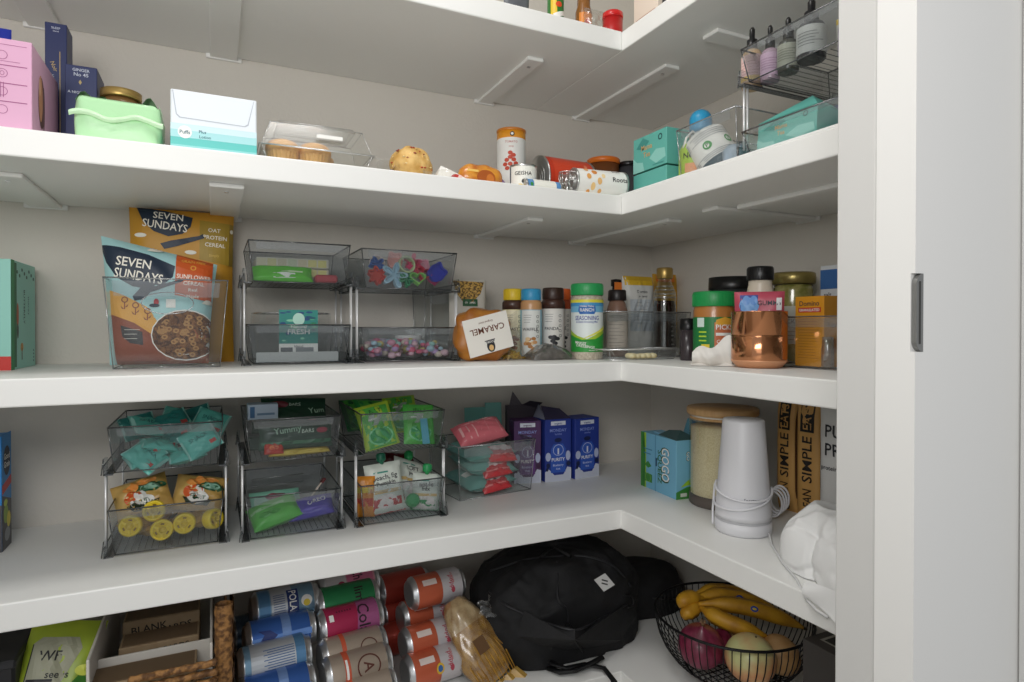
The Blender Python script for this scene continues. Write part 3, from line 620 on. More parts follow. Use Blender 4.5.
# clear bin with the bottles
X_ = .022; yc_, W_ = incol(676, 735, X_); hh = zt(735, 105, X_, yc_-W_/2)-ZU
tray('clear_bin', 'clear deep bin holding the green and white bottles, beside the teal cartons', (X_, yc_, ZU+.0052), BR, W_, .2, hh*.93, m=CLEAR, rm=RIM, taper=.94)
x, y = .055, by(692, .055); R_ = rad(27, x, y); z00 = ZU+.0085; hh = zt(692, 141, x, y)-z00
r_ = root('nasal_rinse_bottle', (x, y, z00), 0, 'bright green and white bottle in the clear bin, left of the tilted white tub', 'bottle')
LG = mat('A8C83A', .35)
b = MB(); b.lathe([(R_*.9, 0), (R_, .004), (R_, hh*.72, ), (R_*.75, hh*.88), (R_*.4, hh*.95, Wt), (R_*.36, hh, Wt)], LG, 28)
b.art(Fcyl(lambda z: R_*1.005, -PI*.78), [('t', 'Neil', -.002, hh*.55, .010, BLK), ('r', -.01, hh*.1, .012, hh*.34, mat('E8A070', .5)), ('r', .013, .002, .03, hh*.7, Wt)], .005); b.build('bottle_body', r_)
b = MB(); b.tube([(R_*.4, 0, hh*.9), (R_*.5, 0, hh*1.15), (0, 0, hh*1.25), (-R_*.6, 0, hh*1.05), (-R_*.9, 0, hh*.7)], .0022, Wt, 8); b.build('spout_tube', r_)
x, y = .13, by(700, .13); R_ = rad(22, x, y); zz = zt(700, 121, x, y)-z00
r_ = root('bottle', (x, y, z00), 0, 'bottle with a bright blue domed cap behind the tilted white tub', 'bottle')
b = MB(); b.lathe([(R_*.9, 0), (R_, .004), (R_, zz*.72), (R_*.7, zz*.84)], mat('D8DEE2', .35), 28); b.build('bottle_body', r_)
b = MB(); b.lathe([(R_*.9, zz-R_*1.1), (R_, zz-R_*.8)]+[(R_*math.cos(PI/2*k/10), zz+R_*math.sin(PI/2*k/10)) for k in range(11)], mat('2E9CCB', .35), 28); b.build('domed_cap', r_)
x, y = .07, by(712, .07); R_ = rad(42, x, y); hh = .075
r_ = root('supplement_tub', (x, y-.004, z00+.036), (math.radians(0), math.radians(0), 0), 'white tub with green leaf mark and dark lid, tilted upside down in the clear bin', 'tub')
r_.rotation_euler = Euler((0.15, math.radians(150), -.95))
b = MB(); b.lathe([(R_*.95, -hh*.5), (R_, -hh*.47), (R_, hh*.30), (R_*.96, hh*.34), (R_*.9, hh*.36)], Wt, 36)
r0 = R_*1.003
it = [('e', 0, -.004, .008, .008, mat('3E9C4E', .4)), ('e', .001, -.004, .0045, .0045, Wt), ('t', 'P', 0, -.004, .008, mat('2C7A40', .4), 180)]+lines(-.03, .03, .012, .022, 4, mat('8A9096', .5), .001)+lines(-.028, .028, -.03, -.018, 4, mat('8A9096', .5), .001)
for a0 in (-PI/2, -PI*.85, PI*.8, 0.4*PI, 0): b.art(Fcyl(r0, a0), it if a0 == PI*.8 or a0 == -PI*.85 else it, .006)
b.build('tub_body', r_)
b = MB(); b.lathe([(R_*.98, hh*.30), (R_*1.06, hh*.31), (R_*1.06, hh*.50), (R_*1.0, hh*.52), (0, hh*.52)], mat('3C5460', .4), 36); b.build('lid', r_)
x, y = .05, by(731, .05); R_ = rad(26, x, y)
b = MB(); b.lathe([(R_*.9, 0), (R_, .004), (R_, .022), (R_*.7, .03), (0, .031)], mat('9AAAB8', .4), 28)
tag(b.build('grey_cup', loc=(x, y-.01, z00)), 'pale grey round cup standing at the right end of the clear bin', 'cap')
# rack of stacked drawers at the right end
X_ = .012; yc_, W_ = incol(737, 838, X_); Yr = by(838, X_)-.03
yc_ = (by(737, X_)+Yr)/2; W_ = by(737, X_)-Yr
Hr = zt(741, 82, X_, by(741, X_))-ZU
rk = rack('smoky stacking drawer rack at the right end of the upper shelf', (X_, yc_, ZU+.0052), BR, W_, .24, Hr-.01)
hb = .055
tray('lower_drawer', 'lower clear drawer holding the open teal carton, at the right end', (X_+.004, yc_, ZU+.0085), BR, W_-.010, .2, zt(800, 112, X_, by(800, X_))-ZU-.005, 'drawer bins of the stacking racks', m=CLEAR)
tray('upper_drawer', 'upper smoky drawer holding the four dropper bottles', (X_+.004, yc_, ZU+Hr), BR, W_-.004, .2, zt(741, 48, X_, by(741, X_))-ZU-Hr, 'drawer bins of the stacking racks')
y0_ = by(756, X_+.03); y1_ = by(815, X_+.03); W2 = y0_-y1_
hh = zt(800, 106, X_+.04, (y0_+y1_)/2)-ZU-.012
o = carton('open_teal_carton', 'teal carton tilted in the lower clear drawer at the right end', 'box', (X_+.03, (y0_+y1_)/2, ZU+.0125), BR, W2, .055, hh*.8, TEAL, {'front': teal_art(W2, hh*.8)})
o.rotation_euler = (math.radians(-4), math.radians(0), BR)
b = MB(); b.add([(-W2/2, 0, hh*.8), (W2/2, 0, hh*.8), (W2*.2, .028, hh*1.28), (W2/2, .055, hh*.8), (-W2/2, .055, hh*.8)], [(0, 1, 2), (1, 3, 2), (3, 4, 2), (4, 0, 2)], TEAL); b.build('flap', o)
yy = by(826, .07)
carton('dark_blue_box', 'dark blue box behind the tilted teal carton at the right end', 'box', (.09, yy-.01, ZU+.0125), BR, .05, .04, zt(826, 103, .07, yy)-ZU-.012, mat('24305E', .4))
def dropper(px, Xp, w, ytop, ybody, label, body, lab, labt, cap=BLK, zoff=0):
    x, y = Xp, by(px, Xp); R = rad(w, x, y); z0 = ZU+Hr+.0032; zb = zt(px, ybody, x, y)-z0; zt_ = zt(px, ytop, x, y)-z0
    r = root('dropper_bottle', (x, y, z0), 0, label, 'bottle', 'dropper bottles in the upper drawer')
    b = MB(); b.lathe([(R*.92, 0), (R, .003), (R, zb*.80), (R*.8, zb*.93), (R*.42, zb)], body, 28)
    it = [('r', -R*1.7, zb*.12, R*1.7, zb*.80, lab)]+lines(-R*1.0, R*1.0, zb*.32, zb*.62, 5, labt, .0008, .4, int(px))+[('r', -R*1.7, zb*.14, R*1.7, zb*.26, mat('E8C870', .4) if px < 760 else lab)]
    b.art(Fcyl(R*1.004, -PI*.80), it, .005); b.build('bottle_body', r)
    c = MB(); c.lathe([(R*.5, zb), (R*.52, zb+.001), (R*.50, zb+(zt_-zb)*.42), (R*.26, zb+(zt_-zb)*.45), (R*.27, zt_-.004), (R*.15, zt_), (0, zt_)], cap, 20); c.build('dropper_cap', r)
dropper(751, .055, 20, 28, 50, 'dropper bottle with peach and yellow label, first from the left in the upper drawer', mat('D8B48A', .2), mat('EBC9C4', .4), mat('B88080', .5))
dropper(769, .058, 18, 26, 49, 'dropper bottle with pink label, second from the left in the upper drawer', mat('C8A8B8', .2), mat('E4C0D8', .4), mat('B080A0', .5))
dropper(787, .055, 20, 18, 40, 'dropper bottle with grey green label, third from the left in the upper drawer', mat('4A4A42', .2), mat('B8B8A6', .4), mat('70705E', .5))
dropper(810, .05, 27, 0, 22, 'largest dropper bottle with white label, rightmost in the upper drawer', mat('26262A', .2), mat('D8D8D2', .4), mat('60605E', .5))
yy = by(830, .07); hh = zt(828, 14, .07, yy)-ZU-Hr
carton('yellow_topped_carton', 'slim white carton with a yellow top behind the largest dropper bottle', 'box', (.10, yy, ZU+Hr+.0032), BR, .03, .03, hh, mat('D8D4C8', .5), {'front': [('r', 0, hh-.008, .03, hh, mat('E2C02C', .4)), ('r', .003, hh*.2, .018, hh*.8, mat('8A6AA8', .5))]})
# =================== eye-level shelf, long run ===================
# teal and green box at the left end
X1 = ax(11, .20); hh = zt(11, 259, X1, .20)-ZM
TG = mat('93CFC2', .5, name='mint_card'); DG = mat('1F8A54', .5); DG2 = mat('156A44', .5)
sd = [('r', 0, 0, .018, hh, DG), ('r', .017, hh*.02, .03, hh*.98, DG2), ('t', 'BUTTERFLY', .075, hh*.58, .008, mat('1E4A4A', .5), -90, hh*.5), ('t', 'SNACKS', .10, hh*.60, .006, mat('1E4A4A', .5), -90, hh*.4), ('e', .035, hh*.5, .006, .02, mat('B4603A', .5)), ('e', .035, hh*.35, .005, .012, mat('3A4A3A', .5)), ('e', .06, hh*.2, .008, .007, mat('C8923A', .5)), ('r', .058, hh*.08, .062, hh*.19, mat('5A4A2A', .5))]
for k in range(9): sd.append(('e', .02+.014*k, hh*(.93-.03*(k % 3)), .004, .003, mat('1E5A48', .5)))
for k in range(4): sd.append(('r', .13, .008+.006*k, .134, .011+.006*k, mat('2A3A3A', .5)))
carton('snack_carton', 'mint green carton with dark green edge and red corner at the left end', 'box', (X1-.05, .20, ZM), 0, .10, .145, hh, TG, {'front': [('r', .0, 0, .1, hh*.125, mat('C8322A', .5)), ('t', 'r', .094, hh*.06, .008, Wt), ('r', .092, 0, .1, hh, mat('93CFC2', .5)), ('r', .04, 0, .1, hh*.125, mat('C8322A', .5))], 'right': sd})
# deep clear bin with the cereal pouch
Yb = .15; xm, W_ = inrow(103, 228, Yb); HB = zt(103, 277, xm-W_/2, Yb)-ZM
b = tray_mesh(W_, .19, HB, .86, CLEAR, RIM, rib=False, t=.0025)
b.tube([(W_*.21*math.cos(2*PI*k/28)-.0, .003-.0007*HB*0, HB*.73+.018*math.sin(2*PI*k/28)) for k in range(28)], .0009, RIM, 6, closed=True)
for x_ in (-.01, W_*.37, -W_*.37): b.lathe([(.003, 0), (.003, .002), (0, .003)], CR, 10, c=(x_, .014, .002))
o = b.build('clear_bin', loc=(xm, Yb, ZM)); tag(o, 'deep clear bin holding the light blue cereal pouch', 'bin')
NV = mat('1C2C40', .5); CRM = mat('F2EEE2', .5); BRN = mat('8C4428', .5, name='rust_print'); YLW = mat('E4A848', .5); LB = mat('A9D6D8', .42, name='pale_blue_film', bump=.25, nscale=25); ORG = mat('CC5A22', .5)
xl, yl = ax(160, .20), .20
W2 = ax(222, .20)-ax(106, .20); H2 = zt(100, 232, ax(100, .20), .20)-ZM-.006
def cz(px, py): # artwork coordinates on the pouch from the photograph, read once
    return ((px-161)*W2/118, (357-py)*H2/118)
def P_(pts): return [cz(*p) for p in pts]
CER = mat('8A5C34', .7, h2='4A2A16', nscale=180, bump=.6, lo=.4, hi=.6)
arts = [('p', P_([(100, 248), (122, 251), (150, 257), (177, 267), (175, 277), (165, 285), (150, 289), (134, 287), (118, 279), (107, 265)]), NV),
        ('t', 'SEVEN', *cz(135, 265), .0155, CRM, -8, W2*.30), ('t', 'SUNDAYS', *cz(140, 277), .0165, CRM, -9, W2*.42),
        ('p', P_([(178, 250), (217, 260), (216, 300), (177, 294)]), ORG), ('t', 'GRAIN FREE', *cz(196, 262), .005, YLW, -4), ('o', *cz(196, 268), .0045, .0045, .0016, YLW),
        ('t', 'SUNFLOWER', *cz(197, 277), .0078, CRM, -4, W2*.31), ('t', 'CEREAL', *cz(197, 283), .0070, CRM, -3, W2*.22), ('t', 'Real', *cz(196, 289), .006, CRM), ('t', 'Maple', *cz(196, 295), .006, CRM),
        ('p', P_([(110, 290), (125, 295), (150, 306), (160, 320), (160, 335), (136, 320), (112, 314)]), YLW),
        ('p', P_([(112, 312), (136, 320), (160, 334), (170, 357), (118, 357)]), BRN), ('p', P_([(170, 357), (160, 340), (158, 330), (222, 320), (222, 357)]), mat('9C5636', .5)),
        ('p', P_([(134, 296), (142, 288), (150, 288), (185, 279), (186, 281), (152, 292), (146, 298), (136, 300)]), NV),
        ('p', P_([(122, 322), (144, 328), (145, 340), (132, 338), (124, 332)]), mat('2C2A2C', .5)),
        ('r', *cz(168, 306), *cz(178, 298), Wt), ('e', *cz(158, 301), .004, .006, mat('B8303A', .5)), ('e', *cz(156, 304), .008, .003, NV),
        ('e', *cz(188, 331), W2*.30, H2*.20, Wt), ('e', *cz(188, 331), W2*.29, H2*.19, CER)]
for cx_, cy_ in ((126, 299), (137, 304), (149, 309)):
    arts += [('o', *cz(cx_, cy_), .0052, .0052, .0018, BRN), ('r', *[q for q in (cz(cx_, cy_)[0]-.0008, cz(cx_, cy_)[1]-.016, cz(cx_, cy_)[0]+.0008, cz(cx_, cy_)[1]-.005)], BRN), ('p', [(cz(cx_, cy_)[0]+p, cz(cx_, cy_)[1]+q) for p, q in ((0, -.013), (.006, -.007), (.004, -.012))], BRN), ('p', [(cz(cx_, cy_)[0]+p, cz(cx_, cy_)[1]+q) for p, q in ((0, -.016), (-.006, -.010), (-.004, -.015))], BRN)]
r2 = random.Random(3)
CE1, CE2 = mat('B08452', .7), mat('6E4626', .7)
for k in range(60):
    a = r2.uniform(0, 2*PI); q = math.sqrt(r2.random())*.88; c_ = cz(188, 331)
    arts.append(('o', c_[0]+W2*.28*q*math.cos(a), c_[1]+H2*.18*q*math.sin(a), .0048, .0042, .0026, r2.choice([CE1, CE1, CE2])))
arts += lines(cz(126, 0)[0], cz(142, 0)[0], cz(0, 334)[1], cz(0, 326)[1], 3, CRM, .0006)
for cx_, cy_ in ((156, 252), (214, 301)): arts += [('e', *cz(cx_, cy_), .012, .0026, CRM), ('e', cz(cx_, cy_)[0]-.003, cz(cx_, cy_)[1]+.002, .006, .0035, CRM)]
pouch('cereal_pouch', 'light blue cereal pouch with an orange panel, standing in the deep clear bin', 'pouch', (xl, yl+.015, ZM+.004), (math.radians(-4), math.radians(0), 0), W2*1.02, H2, .07, LB, arts, 4, .0012, 5, L=.014, sk=.19, nw=.16)
# mustard pouch behind
Ym = .33; xm, W_ = inrow(130, 234, Ym); zb_ = ZM+.001; hh = zt(130, 208, xm-W_/2, Ym)-ZM
MU = mat('C8922E', .5, name='mustard_film', bump=.2, nscale=25)
def cm(px, py): return ((px-182)*W_/104, hh-(py-210)*hh*.36/52)
arts = [('p', [cm(*p) for p in [(137, 209), (165, 212), (192, 217), (190, 226), (182, 233), (168, 236), (154, 232), (144, 224)]], NV), ('t', 'SEVEN', *cm(168, 217), .013, CRM, -4, W_*.3), ('t', 'SUNDAYS', *cm(165, 226), .015, CRM, -6, W_*.42),
        ('p', [cm(*p) for p in [(199, 219), (234, 221), (234, 262), (199, 256)]], mat('A88A2E', .5)), ('t', 'OAT', *cm(214, 228), .0075, CRM, -3), ('t', 'PROTEIN', *cm(215, 235), .0075, CRM, -3, W_*.27), ('t', 'CEREAL', *cm(215, 242), .0075, CRM, -3, W_*.25), ('t', 'Simply', *cm(214, 252), .005, mat('D8B85A', .5)),
        ('p', [cm(*p) for p in [(160, 243), (170, 240), (199, 234), (202, 232), (204, 236), (176, 245), (164, 248)]], NV), ('e', *cm(141, 236), .010, .004, CRM), ('e', *cm(190, 250), .010, .004, CRM), ('e', *cm(232, 228), .003, .004, CRM)]
pouch('cereal_pouch', 'mustard yellow cereal pouch standing at the wall behind the deep clear bin', 'pouch', (xm, Ym-.004, ZM), (math.radians(1), 0, 0), W_, hh, .05, MU, arts, 6, .0008, 5, L=.014)

# ---- two drawer racks ----
YR = .165
def mk_rack(pxl, pxr, Y, z, rot, D, H, lab): 
    x, w_ = inrow(pxl, pxr, Y); loc = (x, Y, z); rack(lab, loc, rot, w_, D, H); return loc, w_
DG_ = 'drawer bins of the stacking racks'
c1, w1 = mk_rack(244, 353, YR, ZM, 0, .192, .146, 'stacking drawer rack on the eye-level shelf right of the cereal pouches')
c2, w2 = mk_rack(358, 459, YR, ZM, 0, .192, .140, 'stacking drawer rack on the eye-level shelf holding colourful cookie cutters')
T1 = w1-.012; T2 = w2-.012
tray('upper_drawer', 'upper drawer with the bright green packet and stacked wafers inside', (c1[0]+.001, YR, ZM+.1485), 0, T1, .188, .073, DG_)
tray('lower_drawer', 'lower drawer holding the round clear container with a teal card', (c1[0]+.001, YR, ZM+.0025), 0, T1, .188, .07, DG_)
tray('upper_drawer', 'upper drawer full of colourful cookie cutters', (c2[0]+.001, YR, ZM+.1425), 0, T2, .188, .075, DG_)
tray('lower_drawer', 'lower drawer full of pastel beads and hearts', (c2[0]+.001, YR, ZM+.0025), 0, T2, .188, .065, DG_)
# C1 upper
BG = mat('62C832', .3, name='bright_green_film', bump=.3, nscale=40)
b = pouch_mesh(T1*.60, .034, .020, BG, [('r', -T1*.1, .002, T1*.12, .012, mat('F0F4EA', .4)), ('r', -T1*.02, .014, T1*.2, .017, mat('D8F0C0', .4))], 3, .001, 4)
tag(b.build('snack_packet', loc=(c1[0]-T1*.15, YR+.030, ZM+.1530), rot=(math.radians(-38), 0, 0)), 'bright green packet at the front of the upper drawer', 'packet')
for k in range(2):
    zz = ZM+.179+k*.0195
    b = MB(); b.box(-T1*.38, T1*.38, 0, .10, 0, .018, mat('DCD8CA' if k else 'D2C8B0', .6), .002)
    for q in range(7): b.box(-T1*.37+q*T1*.105, -T1*.37+q*T1*.105+T1*.09, -.0008, .0, .002, .016, mat(['DAD4B8', 'D8D2A0', 'CFC7AE', 'C9D0B4', 'D9CDB0', 'E0D890', 'E2D98A'][q], .6), .0)
    tag(b.build('wafer_tray', loc=(c1[0]-T1*.02, YR+.080, zz-.0155)), ('lower' if not k else 'upper')+' pale wafer pack of the stack inside the upper drawer', 'packet', 'pale wafer packs')
b = MB(); b.box(-.02, .02, 0, .03, 0, .014, mat('B43A40', .5), .003); tag(b.build('red_packet', loc=(c1[0]+T1*.28, YR+.018, ZM+.1525)), 'small dark red packet at the right front of the upper drawer', 'packet')
# C1 lower: round clear container with card
xq, yq = c1[0]-.004, YR+.105; RQ = .072
r_ = root('round_container', (xq, yq, ZM+.0048), 0, 'round clear plastic container with a teal card on its front, in the lower drawer', 'food container')
b = MB(); b.lathe([(RQ*.9, .001), (RQ*.98, .066), (RQ*1.03, .068)], CLEAR, 40, caps=False); b.lathe([(RQ*.9, .0005), (0, .0005)], CLEAR, 40, caps=False); b.tube([(RQ*1.02*math.cos(2*PI*k/32), RQ*1.02*math.sin(2*PI*k/32), .068) for k in range(32)], .0018, CR, 6, closed=True); b.build('bowl', r_)
b = MB(); b.lathe([(RQ*1.04, .071), (RQ*1.03, .087), (RQ*.96, .092), (0, .092)], CLEAR, 40, caps=False); b.tube([(RQ*1.0*math.cos(2*PI*k/32), RQ*1.0*math.sin(2*PI*k/32), .090) for k in range(32)], .0014, CR, 6, closed=True); b.build('lid', r_)
TC = mat('2E8A80', .5)
b = MB(); b.box(-.026, .026, -.0006, .0006, 0, .079, Wt)
it = [('r', -.026, .025, .026, .079, TC)]
for k in range(26): it.append(('e', rnd.uniform(-.022, .022), rnd.uniform(.030, .076), rnd.uniform(.002, .006), rnd.uniform(.001, .003), mat(rnd.choice(['5FB88A', '1D5A6A', '8CD0B0', '2A7A50', '1E4A7A']), .5)))
it += [('e', 0, .064, .008, .010, mat('B8E0D0', .5)), ('t', 'Natural', 0, .052, .005, Wt), ('t', 'FRESH', 0, .044, .008, Wt), ('r', -.024, .012, -.008, .019, mat('6E7276', .5)), ('r', -.004, .012, .02, .019, mat('8A8E92', .5)), ('t', 'blend', 0, .021, .004, mat('5A5E62', .5))]
b.art(lambda a, c, d: V(a, -.0006-d, c), it, .2); o = b.build('label_card', r_, loc=(.004, -RQ*1.08, .004)); o.scale = (1.32, 1, 1.16)
b = MB(); b.box(-RQ*1.0, RQ*1.0, -.001, .001, 0, .018, mat('C4C6C4', .5), .0005); tag(b.build('paper_strip', loc=(c1[0]-.002, YR+.016, ZM+.0048)), 'grey white paper strip along the bottom front of the lower drawer', 'paper strip')
# C2 upper: cookie cutters
def cutter(kind, R, col, label, loc, rot, grp='cookie cutters in the upper drawer'):
    b = MB(); m = mat(col, .35); pts = []; n = 60
    for k in range(n):
        a = 2*PI*k/n
        if kind == 'star': q = R*(.62+.38*math.cos(5*a))
        elif kind == 'heart': q = R*(.55+.45*abs(math.cos(a/1.0-PI/4))**.7) if False else None
        elif kind == 'flower': q = R*(.8+.2*math.cos(6*a))
        elif kind == 'bear': q = R*(.72+.28*max(math.exp(-((a-1.0)/.3)**2), math.exp(-((a-2.14)/.3)**2), .5*math.exp(-((a-4.2)/.4)**2), .5*math.exp(-((a-5.2)/.4)**2)))
        else: q = R
        if kind == 'heart': x_ = R*.9*math.sin(a)**3; y_ = R*.8*(13*math.cos(a)-5*math.cos(2*a)-2*math.cos(3*a)-math.cos(4*a))/16
        else: x_, y_ = q*math.cos(a), q*math.sin(a)
        pts.append((x_, y_))
    N = len(pts); H = .012
    vs = []; 
    for s_, z_ in ((1, 0), (1, H), (.90, H), (.90, 0)): vs += [(p[0]*s_, p[1]*s_, z_) for p in pts]
    fs = [(L*N+i, L*N+(i+1) % N, ((L+1) % 4)*N+(i+1) % N, ((L+1) % 4)*N+i) for L in range(4) for i in range(N)]
    b.add(vs, fs, m)
    if kind in ('bear', 'flower', 'star'): b.add([(p[0]*.92, p[1]*.92, H*.5) for p in pts]+[(0, 0, H*.5)], [(i, (i+1) % N, N) for i in range(N)], m)
    b.tube([(p[0]*1.05, p[1]*1.05, H) for p in pts], .0012, m, 5, closed=True)
    return tag(b.build('cookie_cutter', loc=loc, rot=rot), label, 'cookie cutter', grp)
zb_ = ZM+.148; cc = [('bear', .019, 'E8A8A0', 'peach bear shaped cookie cutter at the top', (-.018, .055, .052), (1.35, .1, 0)),
 ('star', .026, 'A8C8D8', 'pale blue star shaped cookie cutter at the front', (-.028, .022, .020), (1.3, 0, .1)),
 ('round', .016, 'C8D8A8', 'round pale green cookie cutter ring standing in the middle', (-.002, .03, .044), (1.4, 0, .2)),
 ('flower', .020, 'E84A7A', 'hot pink flower shaped cookie cutter', (.020, .042, .038), (1.0, .2, .5)),
 ('star', .018, 'F07A98', 'light pink star cutter above the hot pink one', (.022, .065, .052), (1.2, 0, 0)),
 ('heart', .018, 'D8304A', 'red heart cookie cutter low at the centre', (.034, .030, .026), (1.2, .3, 0)),
 ('bear', .022, '2C3CB8', 'dark blue animal cookie cutter at the right', (.060, .026, .030), (1.4, .9, 0)),
 ('heart', .017, '8CD06A', 'green heart cookie cutter low at the front', (.020, .020, .014), (1.1, 0, 0)),
 ('flower', .018, 'C8402E', 'red flower cutter at the left front', (-.062, .024, .018), (1.2, .4, 0)),
 ('star', .017, '3A6AB8', 'blue star cutter at the left above the red one', (-.058, .040, .040), (1.0, .5, 0)),
 ('round', .014, 'E8D8D0', 'cream ring cutter at the left back', (-.052, .07, .048), (1.2, 0, .4)),
 ('heart', .015, 'E8408A', 'pink heart cutter leaning at the far right', (.066, .05, .016), (1.0, 0, 0)),
 ('star', .016, '3A9A6A', 'dark green star cutter at the bottom centre', (-.004, .022, .012), (1.1, .2, 0)),
 ('bear', .017, 'F2B8C8', 'pale pink bear cutter at the back right', (.048, .075, .045), (1.3, 0, 0))]
for k, R, col, lab, p, rt in cc: cutter(k, R, col, lab, (c2[0]+p[0], YR+p[1]+.004, zb_+p[2]), rt)
# C2 lower: pastel beads (countless) + clear pot
b = MB(); r3 = random.Random(11); cols_ = ['E8A0B8', 'F2C8D4', 'A8D8D0', 'E8D88A', 'C8A8D8', 'E86A8A', 'B8D8E8', 'F0E0D0', 'D87A9A']
for k in range(110):
    px_ = r3.uniform(-T2*.41, T2*.41); py_ = r3.uniform(.018, .10); pz_ = r3.uniform(.005, .036-.012*abs(px_)/T2); q = r3.uniform(.0055, .0095)
    b.lathe([(0, -q*.7), (q*.7, -q*.55), (q, 0), (q*.7, q*.55), (0, q*.7)], mat(r3.choice(cols_), .35), 8, c=(px_, py_, pz_+.004))
o = b.build('pastel_beads', loc=(c2[0]+.001, YR+.004, ZM+.003)); tag(o, 'pile of pastel pink, blue and yellow sugar beads in the lower drawer', 'sweets', None, 'stuff')
x, y = c2[0]-.028, YR+.10
b = MB(); b.lathe([(.026, .0), (.028, .052), (.0295, .053), (.0295, .060), (0, .060)], CLEAR, 28); b.lathe([(.024, .002), (.026, .038), (0, .04)], mat('B8A8C8', .5, h2='E8E0EC', nscale=200), 20)
tag(b.build('clear_pot', loc=(x, y+.02, ZM+.005)), 'clear lidded pot with lilac sprinkles behind the pastel beads', 'pot')
x = c2[0]+.030
b = MB(); b.lathe([(.026, .0), (.028, .040), (.0285, .046), (0, .047)], mat('E8E8E8', .4), 28); tag(b.build('white_pot', loc=(x, y+.02, ZM+.005)), 'white pot behind the pastel beads at the right', 'pot')
# clear bin behind the right rack, and grain bag
xm, W_ = inrow(424, 478, .28)
tray('clear_bin', 'clear ribbed bin standing at the wall behind the cookie cutter rack', (xm, .275, ZM), 0, W_, .09, zt(440, 290, xm, .27)-ZM, m=CLEAR, rm=RIM, taper=.95)
xm, W_ = inrow(455, 489, .345); xm, W_ = inrow(452, 490, .24); hh = zt(470, 279, xm, .24)-ZM
arts = [('p', [(-W_*.42, hh*.98), (W_*.40, hh*.97), (W_*.28, hh*.82), (W_*.05, hh*.70), (-W_*.2, hh*.72), (-W_*.36, hh*.82)], mat('5A4426', .6, h2='C8A050', nscale=260, lo=.45, hi=.55)), ('t', 'organic', 0, hh*.70, .006, mat('2A5A3A', .5)), ('t', 'GRAIN', 0, hh*.56, .010, mat('C8A86A', .5)), ('r', -W_*.2, hh*.66, W_*.2, hh*.75, mat('2A5A3A', .5)), ('t', 'ORGANIC', 0, hh*.705, .004, Wt)]
pouch('grain_bag', 'pale grey bag with a window of dark grains, behind the caramel bag', 'bag', (xm, .262, ZM), 0, W_, hh, .03, mat('C6C2B8', .5, bump=.3, nscale=30), arts, 9, .001, 5)
# caramel bag
x, y = ax(482, .155), .155; W2 = .082*zc(x, y)/1.2; hh = zt(482, 308, x, y)-ZM; CM = mat('C0802E', .35, name='caramel_bag', h2='A05E1C', nscale=30, bump=.25, coat=.3)
W2 = (ax(510, y)-ax(456, y))
r_ = root('caramel_bag', (x, y, ZM), 0, 'amber bag with a white CARAMEL sticker turned upside down', 'bag')
b = MB()
def cb(u, v):
    a = u*2*PI; s_ = v*2-1; e = max(0, 1-abs(s_)**3)**.42; ex = .7; c_, q_ = math.cos(a), math.sin(a)
    r_h = 1+.05*math.sin(a*8+s_*3)
    return V(W2/2*e*math.copysign(abs(c_)**ex, c_)*r_h*(1-.04*s_), .028*s_*.95+.0, hh*.49+hh*.5*e*math.copysign(abs(q_)**ex, q_)*r_h)
b.grid(lambda u, v: cb(1-u, v), 40, 14, CM); b.build('bag_body', r_)
b = MB(); Ms = Matrix.Translation((0.002, -.0285, hh*.50)) @ Matrix.Rotation(math.radians(-14), 4, 'Y')
fs_ = W2*.41
b.box(-fs_, fs_, -.0006, .0004, -hh*.34, hh*.36, mat('F0ECE4', .5), M=Ms)
def cst(a, c, d): return Ms @ V(a, -.0006-d, c)
b.art(cst, [('t', 'CARAMEL', .000, hh*.10, .0125, mat('6E3A22', .5), 180, fs_*1.65), ('t', 'Original blend', 0, hh*.24, .0040, mat('8A6A5A', .5), 180), ('e', 0, -hh*.22, .009, .012, mat('2A2A30', .5)), ('p', [(-.012, -hh*.10), (.012, -hh*.10), (.005, -hh*.2), (-.005, -hh*.2)], mat('2A2A30', .5)), ('e', 0, -hh*.25, .005, .006, mat('E0B87A', .5)), ('t', 'COOKIE', 0, -hh*.14, .0045, Wt, 180)], .2); b.build('sticker', r_)
b = MB()
for k in range(10): b.add([(W2*.42, -.01, hh*(.3+.05*k)), (W2*.62, -.014+.003*(k % 2), hh*(.28+.07*k)), (W2*.62, -.012+.003*((k+1) % 2), hh*(.35+.07*k)), (W2*.42, -.01, hh*(.35+.05*k))], [(0, 1, 2, 3)], FILM)
b.build('gathered_end', r_)
# pasta bag
x, y = ax(512, .175), .175
r_ = root('pasta_bag', (x, y, ZM), 0, 'clear crumpled bag with yellow pasta between caramel bag and yellow capped bottle', 'bag')
b = MB(); 
for k in range(90):
    a = rnd.uniform(0, 2*PI); q = rnd.uniform(0, .024); c = V(q*math.cos(a)*1.1, q*math.sin(a)*.6, .003+rnd.uniform(0, .016)*(1-q/.03)); d = V(rnd.uniform(-1, 1), rnd.uniform(-1, 1), rnd.uniform(-.5, .5)).normalized()*.006
    b.tube([c-d, c+d], .0016, mat(rnd.choice(['D8B43A', 'E0C050', 'C89A2A']), .5), 6)
b.build('pasta', r_)
b = MB(); b.grid(lambda u, v: V((.030*(1-v*.65)+.003*math.sin(u*40))*math.cos(u*2*PI), (.019*(1-v*.75)+.002*math.sin(u*31))*math.sin(u*2*PI), v*(.062+.004*math.sin(u*13))), 36, 12, FILM); b.build('bag_film', r_)
